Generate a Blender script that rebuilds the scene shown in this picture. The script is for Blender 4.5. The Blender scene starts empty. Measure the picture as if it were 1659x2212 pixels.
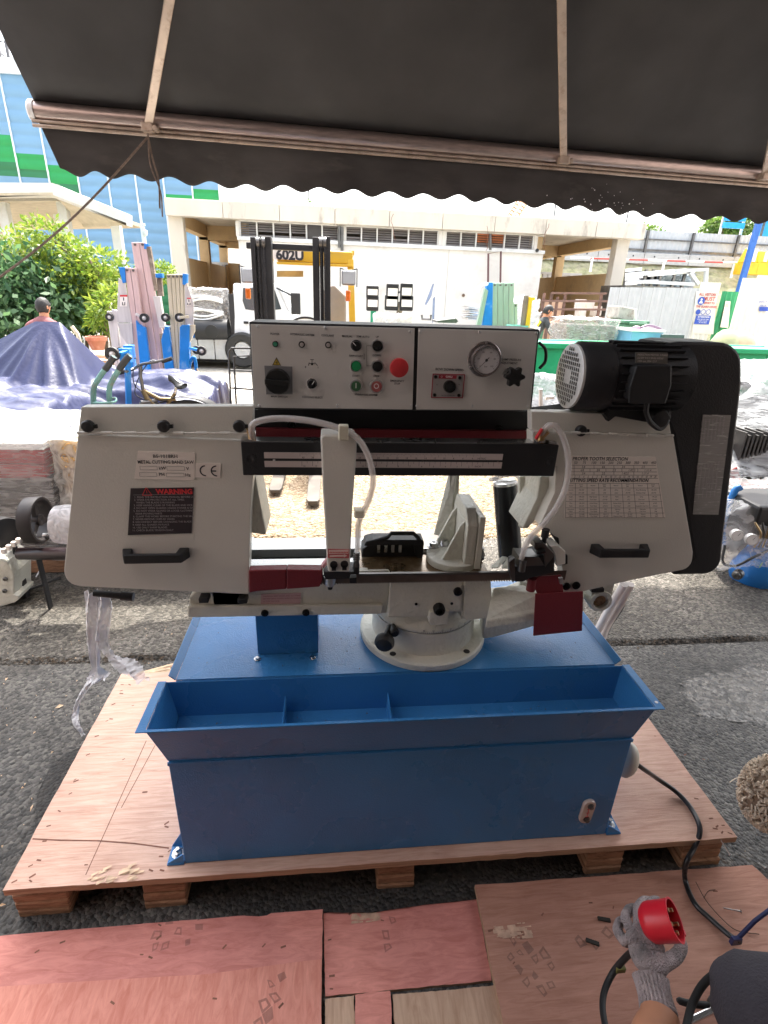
import bpy, bmesh, math, random
from mathutils import Vector, Matrix, noise as mnoise
import numpy as np
random.seed(7)
scene = bpy.context.scene
COL = scene.collection
PI = math.pi
# ------------------------------------------------------------------ camera
F_PX, CX, CY, CAM_H = 1130.0, 829.5, 1106.0, 1.65      # measured on a 1659 x 2212 copy of the photograph
def _u(v):
    v = Vector(v); return v.normalized()
_D = _u((713.0-CX, 631.0-CY, F_PX))
_L = _u((11800.0-CX, 1045.0-CY, F_PX))
_L = (_L - _D*_L.dot(_D)).normalized()
_U = _L.cross(_D)
ROT = Matrix((_L, _D, _U))                # world = ROT @ (right, down, forward)
def at(u, v, x=None, y=None, z=None):
    """the point of the place seen at (u, v) that lies on the plane x=, y= or z="""
    r = ROT @ Vector((u-CX, v-CY, F_PX))
    c = Vector((0, 0, CAM_H))
    if z is not None: t = (z-CAM_H)/r.z
    elif y is not None: t = y/r.y
    else: t = x/r.x
    return c + r*t
cam_d = bpy.data.cameras.new('camera'); cam = bpy.data.objects.new('camera', cam_d); COL.objects.link(cam)
Rm = Matrix((ROT @ Vector((1,0,0)), ROT @ Vector((0,-1,0)), ROT @ Vector((0,0,-1)))).transposed()
cam.matrix_world = Matrix.Translation((0,0,CAM_H)) @ Rm.to_4x4()
cam_d.sensor_fit = 'HORIZONTAL'; cam_d.sensor_width = 36.0; cam_d.lens = F_PX/1659.0*36.0
cam_d.clip_start = 0.02; cam_d.clip_end = 600
scene.camera = cam
# ------------------------------------------------------------------ sky, sun, exposure
SUN_EL, SUN_AZ = 63.0, 12.0               # azimuth clockwise from +Y
w = bpy.data.worlds.new('World'); scene.world = w; w.use_nodes = True
nt = w.node_tree; bg = nt.nodes['Background']
sky = nt.nodes.new('ShaderNodeTexSky'); sky.sky_type = 'NISHITA'; sky.sun_disc = False
sky.sun_elevation = math.radians(SUN_EL); sky.sun_rotation = math.radians(SUN_AZ)
sky.air_density = 1.3; sky.dust_density = 6.0; sky.ozone_density = 0.6
hsv = nt.nodes.new('ShaderNodeHueSaturation'); hsv.inputs['Saturation'].default_value = 0.45
nt.links.new(sky.outputs[0], hsv.inputs['Color']); nt.links.new(hsv.outputs[0], bg.inputs[0])
bg.inputs[1].default_value = 0.15
sd = bpy.data.lights.new('sun', 'SUN'); sd.energy = 2.0; sd.angle = math.radians(0.6); sd.color = (1.0, 0.95, 0.86)
sun = bpy.data.objects.new('sun', sd); COL.objects.link(sun)
_s = Vector((math.sin(math.radians(SUN_AZ))*math.cos(math.radians(SUN_EL)), math.cos(math.radians(SUN_AZ))*math.cos(math.radians(SUN_EL)), math.sin(math.radians(SUN_EL))))
sun.rotation_euler = _s.to_track_quat('Z', 'Y').to_euler(); sun.location = _s*50
scene.view_settings.view_transform = 'Standard'; scene.view_settings.look = 'None'
scene.view_settings.exposure = 2.5; scene.view_settings.gamma = 1.0
scene.view_settings.use_curve_mapping = False
try: scene.cycles.max_bounces = 10; scene.cycles.diffuse_bounces = 5; scene.cycles.transparent_max_bounces = 16
except Exception: pass

# ------------------------------------------------------------------ materials
MATS = {}
def pm(name, col, rough=.5, metal=0., var=.12, vs=6., bump=0., bs=60., dirt=None, dirt_amt=.0, ds=3., coat=0., alpha=1., trans=0., emit=0., spec=.5, ior=1.45, stretch=None, coord='Object'):
    """painted / plastic / metal surface with real colour variation, wear and fine relief"""
    if name in MATS: return MATS[name]
    m = bpy.data.materials.new(name); m.use_nodes = True; t = m.node_tree; b = t.nodes['Principled BSDF']
    N = t.nodes.new; Lk = t.links.new
    tc = N('ShaderNodeTexCoord'); mp = N('ShaderNodeMapping'); Lk(tc.outputs[coord], mp.inputs[0])
    if stretch: mp.inputs['Scale'].default_value = stretch
    n1 = N('ShaderNodeTexNoise'); n1.inputs['Scale'].default_value = vs; n1.inputs['Detail'].default_value = 6; Lk(mp.outputs[0], n1.inputs['Vector'])
    r = N('ShaderNodeValToRGB'); Lk(n1.outputs['Fac'], r.inputs[0])
    lo = [max(0, c*(1-var)) for c in col]; hi = [min(1, c*(1+var)) for c in col]
    r.color_ramp.elements[0].position = .3; r.color_ramp.elements[1].position = .7
    r.color_ramp.elements[0].color = (*lo, 1); r.color_ramp.elements[1].color = (*hi, 1)
    out = r.outputs[0]
    if dirt:
        n2 = N('ShaderNodeTexNoise'); n2.inputs['Scale'].default_value = ds; n2.inputs['Detail'].default_value = 9; n2.inputs['Roughness'].default_value = .7; Lk(mp.outputs[0], n2.inputs['Vector'])
        r2 = N('ShaderNodeValToRGB'); r2.color_ramp.elements[0].position = .62-dirt_amt*.25; r2.color_ramp.elements[1].position = .75
        Lk(n2.outputs['Fac'], r2.inputs[0])
        mx = N('ShaderNodeMix'); mx.data_type = 'RGBA'; Lk(r2.outputs[0], mx.inputs[0]); Lk(out, mx.inputs[6]); mx.inputs[7].default_value = (*dirt, 1)
        out = mx.outputs[2]
    Lk(out, b.inputs['Base Color'])
    rr = N('ShaderNodeMapRange'); Lk(n1.outputs['Fac'], rr.inputs[0]); rr.inputs[3].default_value = max(.02, rough-.08); rr.inputs[4].default_value = min(1, rough+.08)
    Lk(rr.outputs[0], b.inputs['Roughness'])
    b.inputs['Metallic'].default_value = metal
    b.inputs['Specular IOR Level'].default_value = spec; b.inputs['IOR'].default_value = ior
    if coat: b.inputs['Coat Weight'].default_value = coat; b.inputs['Coat Roughness'].default_value = .15
    if bump:
        nb = N('ShaderNodeTexNoise'); nb.inputs['Scale'].default_value = bs; nb.inputs['Detail'].default_value = 4; Lk(mp.outputs[0], nb.inputs['Vector'])
        bp = N('ShaderNodeBump'); bp.inputs['Strength'].default_value = bump; bp.inputs['Distance'].default_value = .01; Lk(nb.outputs['Fac'], bp.inputs['Height']); Lk(bp.outputs[0], b.inputs['Normal'])
    if alpha < 1: b.inputs['Alpha'].default_value = alpha
    if trans: b.inputs['Transmission Weight'].default_value = trans
    if emit: b.inputs['Emission Color'].default_value = (*col, 1); b.inputs['Emission Strength'].default_value = emit
    MATS[name] = m; return m
def film(name, tint=(.9,.92,.95), alpha=.35, bs=25., bump=1.0, streak=(1,1,1)):
    """stretch film: a wrinkled shiny skin, mostly clear, milky in the creases"""
    m = bpy.data.materials.new(name); m.use_nodes = True; t = m.node_tree; b = t.nodes['Principled BSDF']; N = t.nodes.new; Lk = t.links.new
    tc = N('ShaderNodeTexCoord'); mp = N('ShaderNodeMapping'); mp.inputs['Scale'].default_value = streak; Lk(tc.outputs['Object'], mp.inputs[0])
    n = N('ShaderNodeTexNoise'); n.inputs['Scale'].default_value = bs*.55; n.inputs['Detail'].default_value = 4; n.inputs['Roughness'].default_value = .45; n.inputs['Distortion'].default_value = 2.2; Lk(mp.outputs[0], n.inputs['Vector'])
    r = N('ShaderNodeValToRGB'); r.color_ramp.elements[0].position = .35; r.color_ramp.elements[1].position = .75
    r.color_ramp.elements[0].color = (alpha*.55,)*3+(1,); r.color_ramp.elements[1].color = (min(1,alpha*1.7),)*3+(1,)
    Lk(n.outputs['Fac'], r.inputs[0]); Lk(r.outputs[0], b.inputs['Alpha'])
    b.inputs['Base Color'].default_value = (*tint, 1); b.inputs['Roughness'].default_value = .28; b.inputs['Specular IOR Level'].default_value = .5
    bp = N('ShaderNodeBump'); bp.inputs['Strength'].default_value = bump*.4; bp.inputs['Distance'].default_value = .02; Lk(n.outputs['Fac'], bp.inputs['Height']); Lk(bp.outputs[0], b.inputs['Normal'])
    MATS[name] = m; return m
# ------------------------------------------------------------------ mesh helpers
class MB:
    """collects primitives of one part; build() links them as ONE mesh object"""
    def __init__(s): s.v = []; s.f = []; s.mi = []; s.cur = 0
    def add(s, vs, fs):
        o = len(s.v); s.v += [tuple(p) for p in vs]; s.f += [tuple(i+o for i in f) for f in fs]; s.mi += [s.cur]*len(fs); return s
    def box(s, x0, x1, y0, y1, z0, z1):
        return s.add([(x0,y0,z0),(x1,y0,z0),(x1,y1,z0),(x0,y1,z0),(x0,y0,z1),(x1,y0,z1),(x1,y1,z1),(x0,y1,z1)],
                     [(3,2,1,0),(4,5,6,7),(0,1,5,4),(1,2,6,5),(2,3,7,6),(3,0,4,7)])
    def hexa(s, p):   # 8 corners, bottom 4 then top 4
        return s.add(p, [(3,2,1,0),(4,5,6,7),(0,1,5,4),(1,2,6,5),(2,3,7,6),(3,0,4,7)])
    def bar(s, a, b, w, h=None, up=(0,0,1)):
        a, b = Vector(a), Vector(b); h = h or w; d = (b-a).normalized(); up = Vector(up)
        if abs(d.dot(up)) > .98: up = Vector((0,1,0)) if abs(d.y) < .9 else Vector((1,0,0))
        sx = d.cross(up).normalized()*w/2; sz = sx.cross(d).normalized()*h/2
        return s.hexa([a-sx-sz, a+sx-sz, b+sx-sz, b-sx-sz, a-sx+sz, a+sx+sz, b+sx+sz, b-sx+sz])
    def prism(s, pts, off):
        """planar polygon (3D points) swept along vector off"""
        off = Vector(off); n = len(pts); P = [Vector(p) for p in pts]
        nv = Vector((0,0,0))
        for i in range(n): nv += (P[i]).cross(P[(i+1)%n])
        fl = nv.dot(off) > 0
        vs = P+[p+off for p in P]
        fs = [tuple(range(n))[::-1] if fl else tuple(range(n)), tuple(range(n,2*n)) if fl else tuple(range(2*n-1,n-1,-1))]
        for i in range(n):
            j = (i+1) % n
            fs.append((i,j,n+j,n+i) if fl else (j,i,n+i,n+j))
        return s.add(vs, fs)
    def cyl(s, a, b, r0, r1=None, n=20, caps=True):
        r1 = r0 if r1 is None else r1
        return s.tube([a, b], [r0, r1], n, caps)
    def tube(s, pts, r, n=10, caps=True):
        P = [Vector(p) for p in pts]; R = r if isinstance(r, (list, tuple)) else [r]*len(P)
        d0 = (P[1]-P[0]).normalized(); up = Vector((0,0,1)) if abs(d0.z) < .9 else Vector((1,0,0))
        sx = d0.cross(up).normalized(); vs = []
        for i, p in enumerate(P):
            d = (P[min(i+1,len(P)-1)]-P[max(i-1,0)]).normalized()
            sx = (sx-d*sx.dot(d)).normalized(); sy = d.cross(sx)
            for k in range(n):
                a = 2*PI*k/n; vs.append(p+sx*math.cos(a)*R[i]+sy*math.sin(a)*R[i])
        fs = []
        for i in range(len(P)-1):
            for k in range(n):
                q = (k+1)%n; fs.append((i*n+k, (i+1)*n+k, (i+1)*n+q, i*n+q)[::-1])
        if caps: fs.append(tuple(range(n))[::-1]); fs.append(tuple(range((len(P)-1)*n, len(P)*n)))
        return s.add(vs, fs)
    def lathe(s, c, axis, prof, n=28, a0=0, a1=2*PI):
        """prof: (radius, distance along axis)"""
        c = Vector(c); ax = Vector(axis).normalized(); up = Vector((0,0,1)) if abs(ax.z) < .9 else Vector((1,0,0))
        sx = ax.cross(up).normalized(); sy = ax.cross(sx); vs = []; full = abs(a1-a0-2*PI) < 1e-6; m = n if full else n+1
        for (r, h) in prof:
            for k in range(m):
                a = a0+(a1-a0)*k/n; vs.append(c+ax*h+(sx*math.cos(a)+sy*math.sin(a))*max(r,1e-5))
        fs = []
        for i in range(len(prof)-1):
            for k in range(n if full else n):
                q = (k+1)%m if full else k+1
                fs.append((i*m+k, i*m+q, (i+1)*m+q, (i+1)*m+k))
        return s.add(vs, fs)
    def ball(s, c, r, n=14, sq=(1,1,1)):
        c = Vector(c); vs = []; m = n//2
        for i in range(m+1):
            a = PI*i/m
            for k in range(n):
                b = 2*PI*k/n; vs.append((c.x+r*sq[0]*math.sin(a)*math.cos(b), c.y+r*sq[1]*math.sin(a)*math.sin(b), c.z+r*sq[2]*math.cos(a)))
        fs = [(i*n+k, (i+1)*n+k, (i+1)*n+(k+1)%n, i*n+(k+1)%n) for i in range(m) for k in range(n)]
        return s.add(vs, fs)
    def quad(s, *p): return s.add(p, [tuple(range(len(p)))])
    def grid(s, fn, nu, nv):
        vs = [fn(i/nu, j/nv) for j in range(nv+1) for i in range(nu+1)]
        fs = [(j*(nu+1)+i, j*(nu+1)+i+1, (j+1)*(nu+1)+i+1, (j+1)*(nu+1)+i) for j in range(nv) for i in range(nu)]
        return s.add(vs, fs)
    def build(s, name, m, parent=None, smooth=False, bevel=0., solid=0., seg=2, fix=True, auto=None):
        me = bpy.data.meshes.new(name); me.from_pydata(s.v, [], s.f)
        ms = m if isinstance(m, (list, tuple)) else [m]
        for x in ms: me.materials.append(x)
        if len(ms) > 1: me.polygons.foreach_set('material_index', s.mi)
        if fix:
            b = bmesh.new(); b.from_mesh(me); bmesh.ops.recalc_face_normals(b, faces=b.faces); b.to_mesh(me); b.free()
        if smooth:
            me.polygons.foreach_set('use_smooth', [True]*len(me.polygons))
            try: me.set_sharp_from_angle(angle=math.radians(auto or 40))
            except Exception: pass
        me.update()
        o = bpy.data.objects.new(name, me); COL.objects.link(o)
        if parent: o.parent = parent
        if solid:
            sm = o.modifiers.new('solid', 'SOLIDIFY'); sm.thickness = solid; sm.offset = 0
        if bevel:
            bv = o.modifiers.new('bevel', 'BEVEL'); bv.width = bevel; bv.segments = seg; bv.limit_method = 'ANGLE'; bv.angle_limit = math.radians(40); bv.harden_normals = False
        return o
def tag(o, label=None, cat=None, group=None, kind=None):
    if label: o['label'] = label
    if cat: o['category'] = cat
    if group: o['group'] = group
    if kind: o['kind'] = kind
    return o
def thing(name, label, cat, group=None):
    """an empty that carries the parts; parts are modelled in place"""
    o = bpy.data.objects.new(name, None); COL.objects.link(o); o.empty_display_size = .05
    return tag(o, label, cat, group)
def settle(root, loc):
    """move a thing's empty to its base and keep its parts where they are"""
    root.location = loc; inv = Matrix.Translation(-Vector(loc))
    for c in root.children: c.matrix_parent_inverse = inv
def copy_tree(o, parent=None):
    c = o.copy(); COL.objects.link(c); c.parent = parent
    for ch in o.children: copy_tree(ch, c)
    return c
def text(s, size, m, parent, origin, xdir=(1,0,0), ydir=(0,0,1), name='lettering', align='LEFT', depth=.0004, bold=0., sx=1.):
    cu = bpy.data.curves.new(name, 'FONT'); cu.body = s; cu.size = size; cu.align_x = align; cu.align_y = 'CENTER'; cu.extrude = depth; cu.offset = bold; cu.resolution_u = 3
    tmp = bpy.data.objects.new(name, cu); COL.objects.link(tmp)
    me = bpy.data.meshes.new_from_object(tmp); bpy.data.objects.remove(tmp)
    X = Vector(xdir).normalized(); Y = Vector(ydir).normalized(); Z = X.cross(Y)
    M = Matrix((X*sx, Y, Z)).transposed().to_4x4(); M.translation = Vector(origin)
    me.transform(M); me.materials.clear(); me.materials.append(m)
    o = bpy.data.objects.new(name, me); COL.objects.link(o); o.parent = parent
    return o
def text_into(mb, s, size, origin, xdir=(1,0,0), ydir=(0,0,1), align='LEFT', sx=1., bold=0.):
    cu = bpy.data.curves.new('t', 'FONT'); cu.body = s; cu.size = size; cu.align_x = align; cu.align_y = 'CENTER'; cu.offset = bold; cu.resolution_u = 2
    tmp = bpy.data.objects.new('t', cu); COL.objects.link(tmp); me = bpy.data.meshes.new_from_object(tmp); bpy.data.objects.remove(tmp)
    X = Vector(xdir).normalized(); Y = Vector(ydir).normalized(); o = Vector(origin)
    mb.add([o+X*v.co.x*sx+Y*v.co.y for v in me.vertices], [tuple(p.vertices) for p in me.polygons])
    bpy.data.meshes.remove(me)
def nz(x, y, z=0.): return mnoise.noise(Vector((x, y, z)))
def spline(pts, n=8):
    P = [Vector(p) for p in pts]; P = [P[0]*2-P[1]]+P+[P[-1]*2-P[-2]]; out = []
    for i in range(1, len(P)-2):
        for k in range(n):
            t = k/n; a, b, c, d = P[i-1:i+3]
            out.append(.5*((2*b)+(c-a)*t+(2*a-5*b+4*c-d)*t*t+(-a+3*b-3*c+d)*t**3))
    out.append(P[-2]); return out
# common materials
BLACK = pm('black_paint', (.022,.022,.024), .42, bump=.15, bs=300)
BLACKP = pm('black_plastic', (.016,.016,.017), .5, bump=.1, bs=400)
RUBBER = pm('black_rubber', (.02,.02,.02), .6)
STEEL = pm('bright_steel', (.62,.62,.62), .28, 1., var=.15)
DSTEEL = pm('dark_steel', (.16,.155,.15), .38, 1., var=.3)
INK = pm('dark_print', (.03,.03,.035), .6, var=.05)
WHITEP = pm('white_print', (.8,.8,.8), .5, var=.04)
REDP = pm('red_print', (.6,.03,.04), .5, var=.05)
CLEAR = film('clear_film', alpha=.28, bs=14)
# ================================================================== SETTING: ground
def ground_mat(name, stops, vs, bump, dist, rough, stain=None, macro=1.2, spec=.4):
    m = bpy.data.materials.new(name); m.use_nodes = True; t = m.node_tree; b = t.nodes['Principled BSDF']; N = t.nodes.new; Lk = t.links.new
    tc = N('ShaderNodeTexCoord')
    vo = N('ShaderNodeTexVoronoi'); vo.inputs['Scale'].default_value = vs; Lk(tc.outputs['Object'], vo.inputs['Vector'])
    no = N('ShaderNodeTexNoise'); no.inputs['Scale'].default_value = vs*.55; no.inputs['Detail'].default_value = 8; no.inputs['Roughness'].default_value = .75; Lk(tc.outputs['Object'], no.inputs['Vector'])
    mxv = N('ShaderNodeMix'); mxv.data_type = 'FLOAT'; mxv.inputs[0].default_value = .55
    sx = N('ShaderNodeSeparateColor'); Lk(vo.outputs['Color'], sx.inputs[0])
    Lk(sx.outputs[0], mxv.inputs[2]); Lk(no.outputs['Fac'], mxv.inputs[3])
    r = N('ShaderNodeValToRGB'); Lk(mxv.outputs[0], r.inputs[0]); cr = r.color_ramp
    while len(cr.elements) < len(stops): cr.elements.new(.5)
    for e, (p, c) in zip(cr.elements, stops): e.position = p; e.color = (*c, 1)
    nm = N('ShaderNodeTexNoise'); nm.inputs['Scale'].default_value = macro; nm.inputs['Detail'].default_value = 7; nm.inputs['Roughness'].default_value = .65; Lk(tc.outputs['Object'], nm.inputs['Vector'])
    r2 = N('ShaderNodeValToRGB'); r2.color_ramp.elements[0].position = .35; r2.color_ramp.elements[1].position = .66
    r2.color_ramp.elements[0].color = (*(stain or (.5,.5,.5)), 1); r2.color_ramp.elements[1].color = (1,1,1,1); Lk(nm.outputs['Fac'], r2.inputs[0])
    mu = N('ShaderNodeMix'); mu.data_type = 'RGBA'; mu.blend_type = 'MULTIPLY'; mu.inputs[0].default_value = 1; Lk(r.outputs[0], mu.inputs[6]); Lk(r2.outputs[0], mu.inputs[7])
    Lk(mu.outputs[2], b.inputs['Base Color']); b.inputs['Roughness'].default_value = rough; b.inputs['Specular IOR Level'].default_value = spec
    h = N('ShaderNodeMath'); h.operation = 'SUBTRACT'; Lk(no.outputs['Fac'], h.inputs[0]); Lk(vo.outputs['Distance'], h.inputs[1])
    bp = N('ShaderNodeBump'); bp.inputs['Strength'].default_value = bump; bp.inputs['Distance'].default_value = dist; Lk(h.outputs[0], bp.inputs['Height']); Lk(bp.outputs[0], b.inputs['Normal'])
    return m
G_ASPH = ground_mat('worn_asphalt', [(.25,(.035,.034,.032)),(.5,(.10,.095,.088)),(.75,(.20,.19,.17))], 85, .8, .009, .58, (.30,.285,.27), 1.3)
G_ROUGH = ground_mat('coarse_asphalt', [(.2,(.04,.037,.032)),(.5,(.12,.11,.095)),(.8,(.26,.24,.21))], 75, 1., .012, .6, (.5,.48,.45), 1.6)
G_GRAV = ground_mat('exposed_aggregate', [(.2,(.13,.085,.05)),(.5,(.33,.25,.165)),(.8,(.5,.42,.31))], 42, 1., .03, .8, (.8,.77,.72))
G_CONC = ground_mat('yard_concrete', [(.2,(.3,.28,.25)),(.5,(.42,.4,.36)),(.8,(.5,.48,.44))], 14, .5, .01, .85, (.72,.68,.62), .5)
MB().box(-220, 220, -60, 320, -.4, -.05).build('ground', G_CONC)['kind'] = 'structure'
def rough_sheet(name, x0, x1, y0, y1, step, z, amp, m, ragged=0.):
    nx = int((x1-x0)/step); ny = int((y1-y0)/step); mb = MB()
    X = np.linspace(x0, x1, nx+1); Y = np.linspace(y0, y1, ny+1)
    vs = []
    for j, y in enumerate(Y):
        for i, x in enumerate(X):
            yy = y
            if j in (0, ny) and ragged: yy += ragged*(nz(x*3, y, 3)+.6*nz(x*14, y, 7))
            edge = min(j, ny-j)
            h = amp*(nz(x*9, y*9)+.7*nz(x*31, y*31, 5)+.5*nz(x*70, y*70, 9))+.012*nz(x*1.1, y*1.1, 2)
            if edge == 0: h -= .03
            vs.append((x, yy, z+h))
    mb.v = vs; mb.f = [(j*(nx+1)+i, j*(nx+1)+i+1, (j+1)*(nx+1)+i+1, (j+1)*(nx+1)+i) for j in range(ny) for i in range(nx)]; mb.mi = [0]*len(mb.f)
    o = mb.build(name, m, smooth=True, fix=False, auto=80); o['kind'] = 'structure'; return o
rough_sheet('asphalt_apron', -2.6, 3.0, .35, 2.13, .014, 0., .0042, G_ASPH, .03)
rough_sheet('asphalt_strip', -3.2, 4.2, 2.15, 3.45, .02, 0., .0048, G_ROUGH, .03)
MB().box(-30, 30, -8, 2.14, -.04, -.022).build('forecourt', G_ASPH)['kind'] = 'structure'
MB().box(-30, 30, 2.14, 3.6, -.04, -.028).build('forecourt_edge', G_ROUGH)['kind'] = 'structure'
rough_sheet('gravel_yard', -3.6, 5.0, 3.46, 5.2, .03, .0, .005, G_GRAV)
MB().box(-30, 30, 3.6, 5.25, -.045, -.026).build('gravel_bed', G_GRAV)['kind'] = 'structure'
MB().box(-60, 60, 5.2, 6.4, -.045, -.012).build('road_band', G_ROUGH)['kind'] = 'structure'
PAL_SHADE = ground_mat('pallet_shade_ground', [(.3,(.012,.011,.010)),(.6,(.03,.027,.024)),(.85,(.07,.06,.05))], 85, .8, .009, .5, (.6,.58,.55), 3.)  # shade under the pallet, put into the colour of a dark ground sheet
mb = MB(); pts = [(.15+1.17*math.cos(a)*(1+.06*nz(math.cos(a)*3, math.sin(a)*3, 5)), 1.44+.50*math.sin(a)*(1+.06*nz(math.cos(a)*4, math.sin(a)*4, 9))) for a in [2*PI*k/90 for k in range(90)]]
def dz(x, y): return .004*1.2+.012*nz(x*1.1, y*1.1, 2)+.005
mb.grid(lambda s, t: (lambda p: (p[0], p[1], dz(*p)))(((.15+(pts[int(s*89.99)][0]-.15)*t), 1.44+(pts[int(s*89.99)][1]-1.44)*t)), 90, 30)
mb.build('pallet_shade', PAL_SHADE, smooth=True, fix=False, auto=80)['kind'] = 'structure'
WET = ground_mat('wet_worn_asphalt', [(.3,(.05,.047,.043)),(.55,(.15,.14,.125)),(.8,(.34,.32,.29))], 60, 1., .012, .20, (.6,.58,.55), 5., .8)
for (wx, wy, ra, rb_) in ((2.02,1.72,.42,.20),(2.35,1.40,.25,.16),(-1.55,1.55,.22,.30)):
    mb = MB(); q_ = [(1+.35*nz(math.cos(a)*2+wx, math.sin(a)*2, 5)+.18*nz(math.cos(a)*7, math.sin(a)*7, wx)) for a in [2*PI*k/60 for k in range(60)]]
    def wf_(s, t):
        k = int(s*59.99)%60; a = 2*PI*k/60; x = wx+ra*q_[k]*math.cos(a)*t; y = wy+rb_*q_[k]*math.sin(a)*t; return (x, y, dz(x, y)-.0035-.006*t**6+.002*nz(x*30,y*30))
    mb.grid(wf_, 60, 24); mb.build('wet_patch', WET, smooth=True, fix=False, auto=80)['kind'] = 'structure'
# the joint between the two slabs: dark packed dirt and small litter
LITTER = pm('leaf_litter', (.05,.035,.022), .9, var=.5, vs=40)
mb = MB(); rnd = random.Random(3)
for i in range(900):
    x = rnd.uniform(-2.6, 2.8); y = 2.14+rnd.gauss(0, .018); s = rnd.uniform(.003, .014); a = rnd.uniform(0, PI); z = rnd.uniform(-.006, .006)
    dx, dy = math.cos(a)*s, math.sin(a)*s
    mb.add([(x-dx,y-dy,z),(x+dy*.5,y-dx*.5,z+.002),(x+dx,y+dy,z+.001),(x-dy*.5,y+dx*.5,z+.004)], [(0,1,2,3)])
tag(mb.build('joint_litter', LITTER, fix=False), 'dark leaf bits and dirt packed along the slab joint', 'litter', kind='stuff')
CHIP = pm('wood_chip', (.62,.45,.3), .8, var=.3, vs=30)
mb = MB()
for i in range(330):
    r = rnd.random()
    if r < .45: x, y, z = rnd.uniform(-1.7, -.8), rnd.uniform(1.0, 2.4), .004
    elif r < .75: x, y, z = rnd.uniform(1.25, 2.5), rnd.uniform(.7, 2.6), .004
    else: x, y, z = rnd.uniform(-.8, 1.25), rnd.uniform(.86, .97), -.002
    s = rnd.uniform(.0015, .006) if rnd.random() < .93 else rnd.uniform(.008, .016); a = rnd.uniform(0, PI); dx, dy = math.cos(a)*s, math.sin(a)*s; k = rnd.uniform(.15, .6)
    mb.add([(x-dx,y-dy,z),(x+dy*k,y-dx*k,z+.003),(x+dx,y+dy,z+.002),(x-dy*k,y+dx*k,z+.006)], [(0,1,2,3)])
tag(mb.build('wood_chips', CHIP, fix=False), 'pale wood chips and splinters scattered over the asphalt', 'wood chips', kind='stuff')

# ================================================================== unseen shop behind the photographer, walls and ceiling added to cut front light
WALLB = pm('shop_wall_paint', (.32,.26,.24), .85, dirt=(.1,.08,.07), dirt_amt=.3, ds=1.5)
sh = thing('unseen_shop', 'unseen open fronted shop the awning hangs on, enclosed behind the photographer to block light', 'building')
MB().box(-3.0, 3.6, -5.2, -5.0, -.05, 5.4).build('back_wall', WALLB, sh); MB().box(-3.2, -3.0, -5.2, -.56, -.05, 5.4).build('side_wall', WALLB, sh); MB().box(3.6, 3.8, -5.2, -.56, -.05, 5.4).build('side_wall', WALLB, sh)
MB().box(-3.2, 3.8, -5.2, -.55, 3.3, 3.45).build('ceiling', WALLB, sh); MB().box(-9, 9, -.75, -.55, 3.3, 7.5).build('front_lintel', WALLB, sh); MB().box(-9, -3.2, -.75, -.55, -.05, 3.3).build('front_wall', WALLB, sh); MB().box(3.8, 9, -.75, -.55, -.05, 3.3).build('front_wall', WALLB, sh)
settle(sh, (.3,-2.8,0))

# ================================================================== awning
FAB = pm('awning_fabric', (.078,.077,.077), .9, var=.18, vs=2.5, bump=.35, bs=900, dirt=(.10,.098,.095), dirt_amt=.25, ds=1.2, spec=.1)
ALU = pm('bronze_aluminium', (.52,.43,.40), .34, .85, var=.18, vs=14, stretch=(1,8,8))
ALUW = pm('pale_aluminium', (.55,.45,.37), .42, .5, var=.15, vs=12, dirt=(.3,.2,.14), dirt_amt=.4, ds=14)
aw = thing('awning', 'dark retractable awning with scalloped valance above the machine', 'awning')
BZ = 2.45
bl = at(78, 240, z=BZ); br = at(1640, 377, z=BZ); mdir = (br-bl).normalized(); br = bl+mdir*6.2
up = Vector((mdir.y, -mdir.x, 0))*math.cos(math.radians(36))+Vector((0,0,math.sin(math.radians(36))))   # up the slope, towards the shop
def fabp(s, t):     # s along the bar 0..1, t up the slope
    p = bl+(br-bl)*s + up*(t*5.2) + mdir*(.10*t if s < .5 else 0)
    p.z += .04+.012*math.sin(s*29+t*3)*math.sin(PI*min(1, t*1.2)) - .10*math.sin(PI*min(t,1))*.6
    return p
o = MB().grid(fabp, 70, 30).build('canopy', FAB, aw, smooth=True, solid=.0015, fix=False)
# valance: hangs from the bar, wavy hem, gently billowing
hemL, hemR = 372, 470
VA = at(145, 374, y=bl.y+.03)
nsc = 0
def val(s, t):
    p = bl+(br-bl)*s
    scal = abs(math.sin(PI*(s*6.2/.205)))
    drop = .236
    corner = max(0, 1-s*6.2/.35)
    b = .05*math.sin(s*6.2*2.3-.6)*t + .02*math.sin(s*6.2*7.1+1)*t + .012*math.sin(s*6.2*19)*t*t
    z = p.z-.035 - t*(drop - .030*(1-scal**2))
    q = Vector((p.x, p.y, z)) + Vector((-mdir.y, mdir.x, 0))*(b+.03*t) + mdir*(.06*t*max(0, corner))
    return q
VALM = pm('valance_fabric', (.075,.07,.068), .9, var=.2, vs=3, bump=.3, bs=700, dirt=(.11,.10,.092), dirt_amt=.3, ds=2.2, spec=.1, stretch=(1,1,3))
MB().grid(val, 620, 16).build('valance', VALM, aw, smooth=True, solid=.0012, fix=False)
mb = MB(); r_ = random.Random(12)
for k in range(32):
    p = val(.52+r_.gauss(0,.025), min(.97, max(.2, r_.gauss(.72,.16))))+Vector((mdir.y,-mdir.x,0))*.003; q = r_.uniform(.0012,.004); mb.quad(p+Vector((-q,0,-q)), p+Vector((q,0,-q)), p+Vector((q,0,q*r_.uniform(.4,1.5))), p+Vector((-q,0,q)))
mb.build('lint_specks', WHITEP, aw, fix=False)['kind'] = 'stuff'
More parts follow.
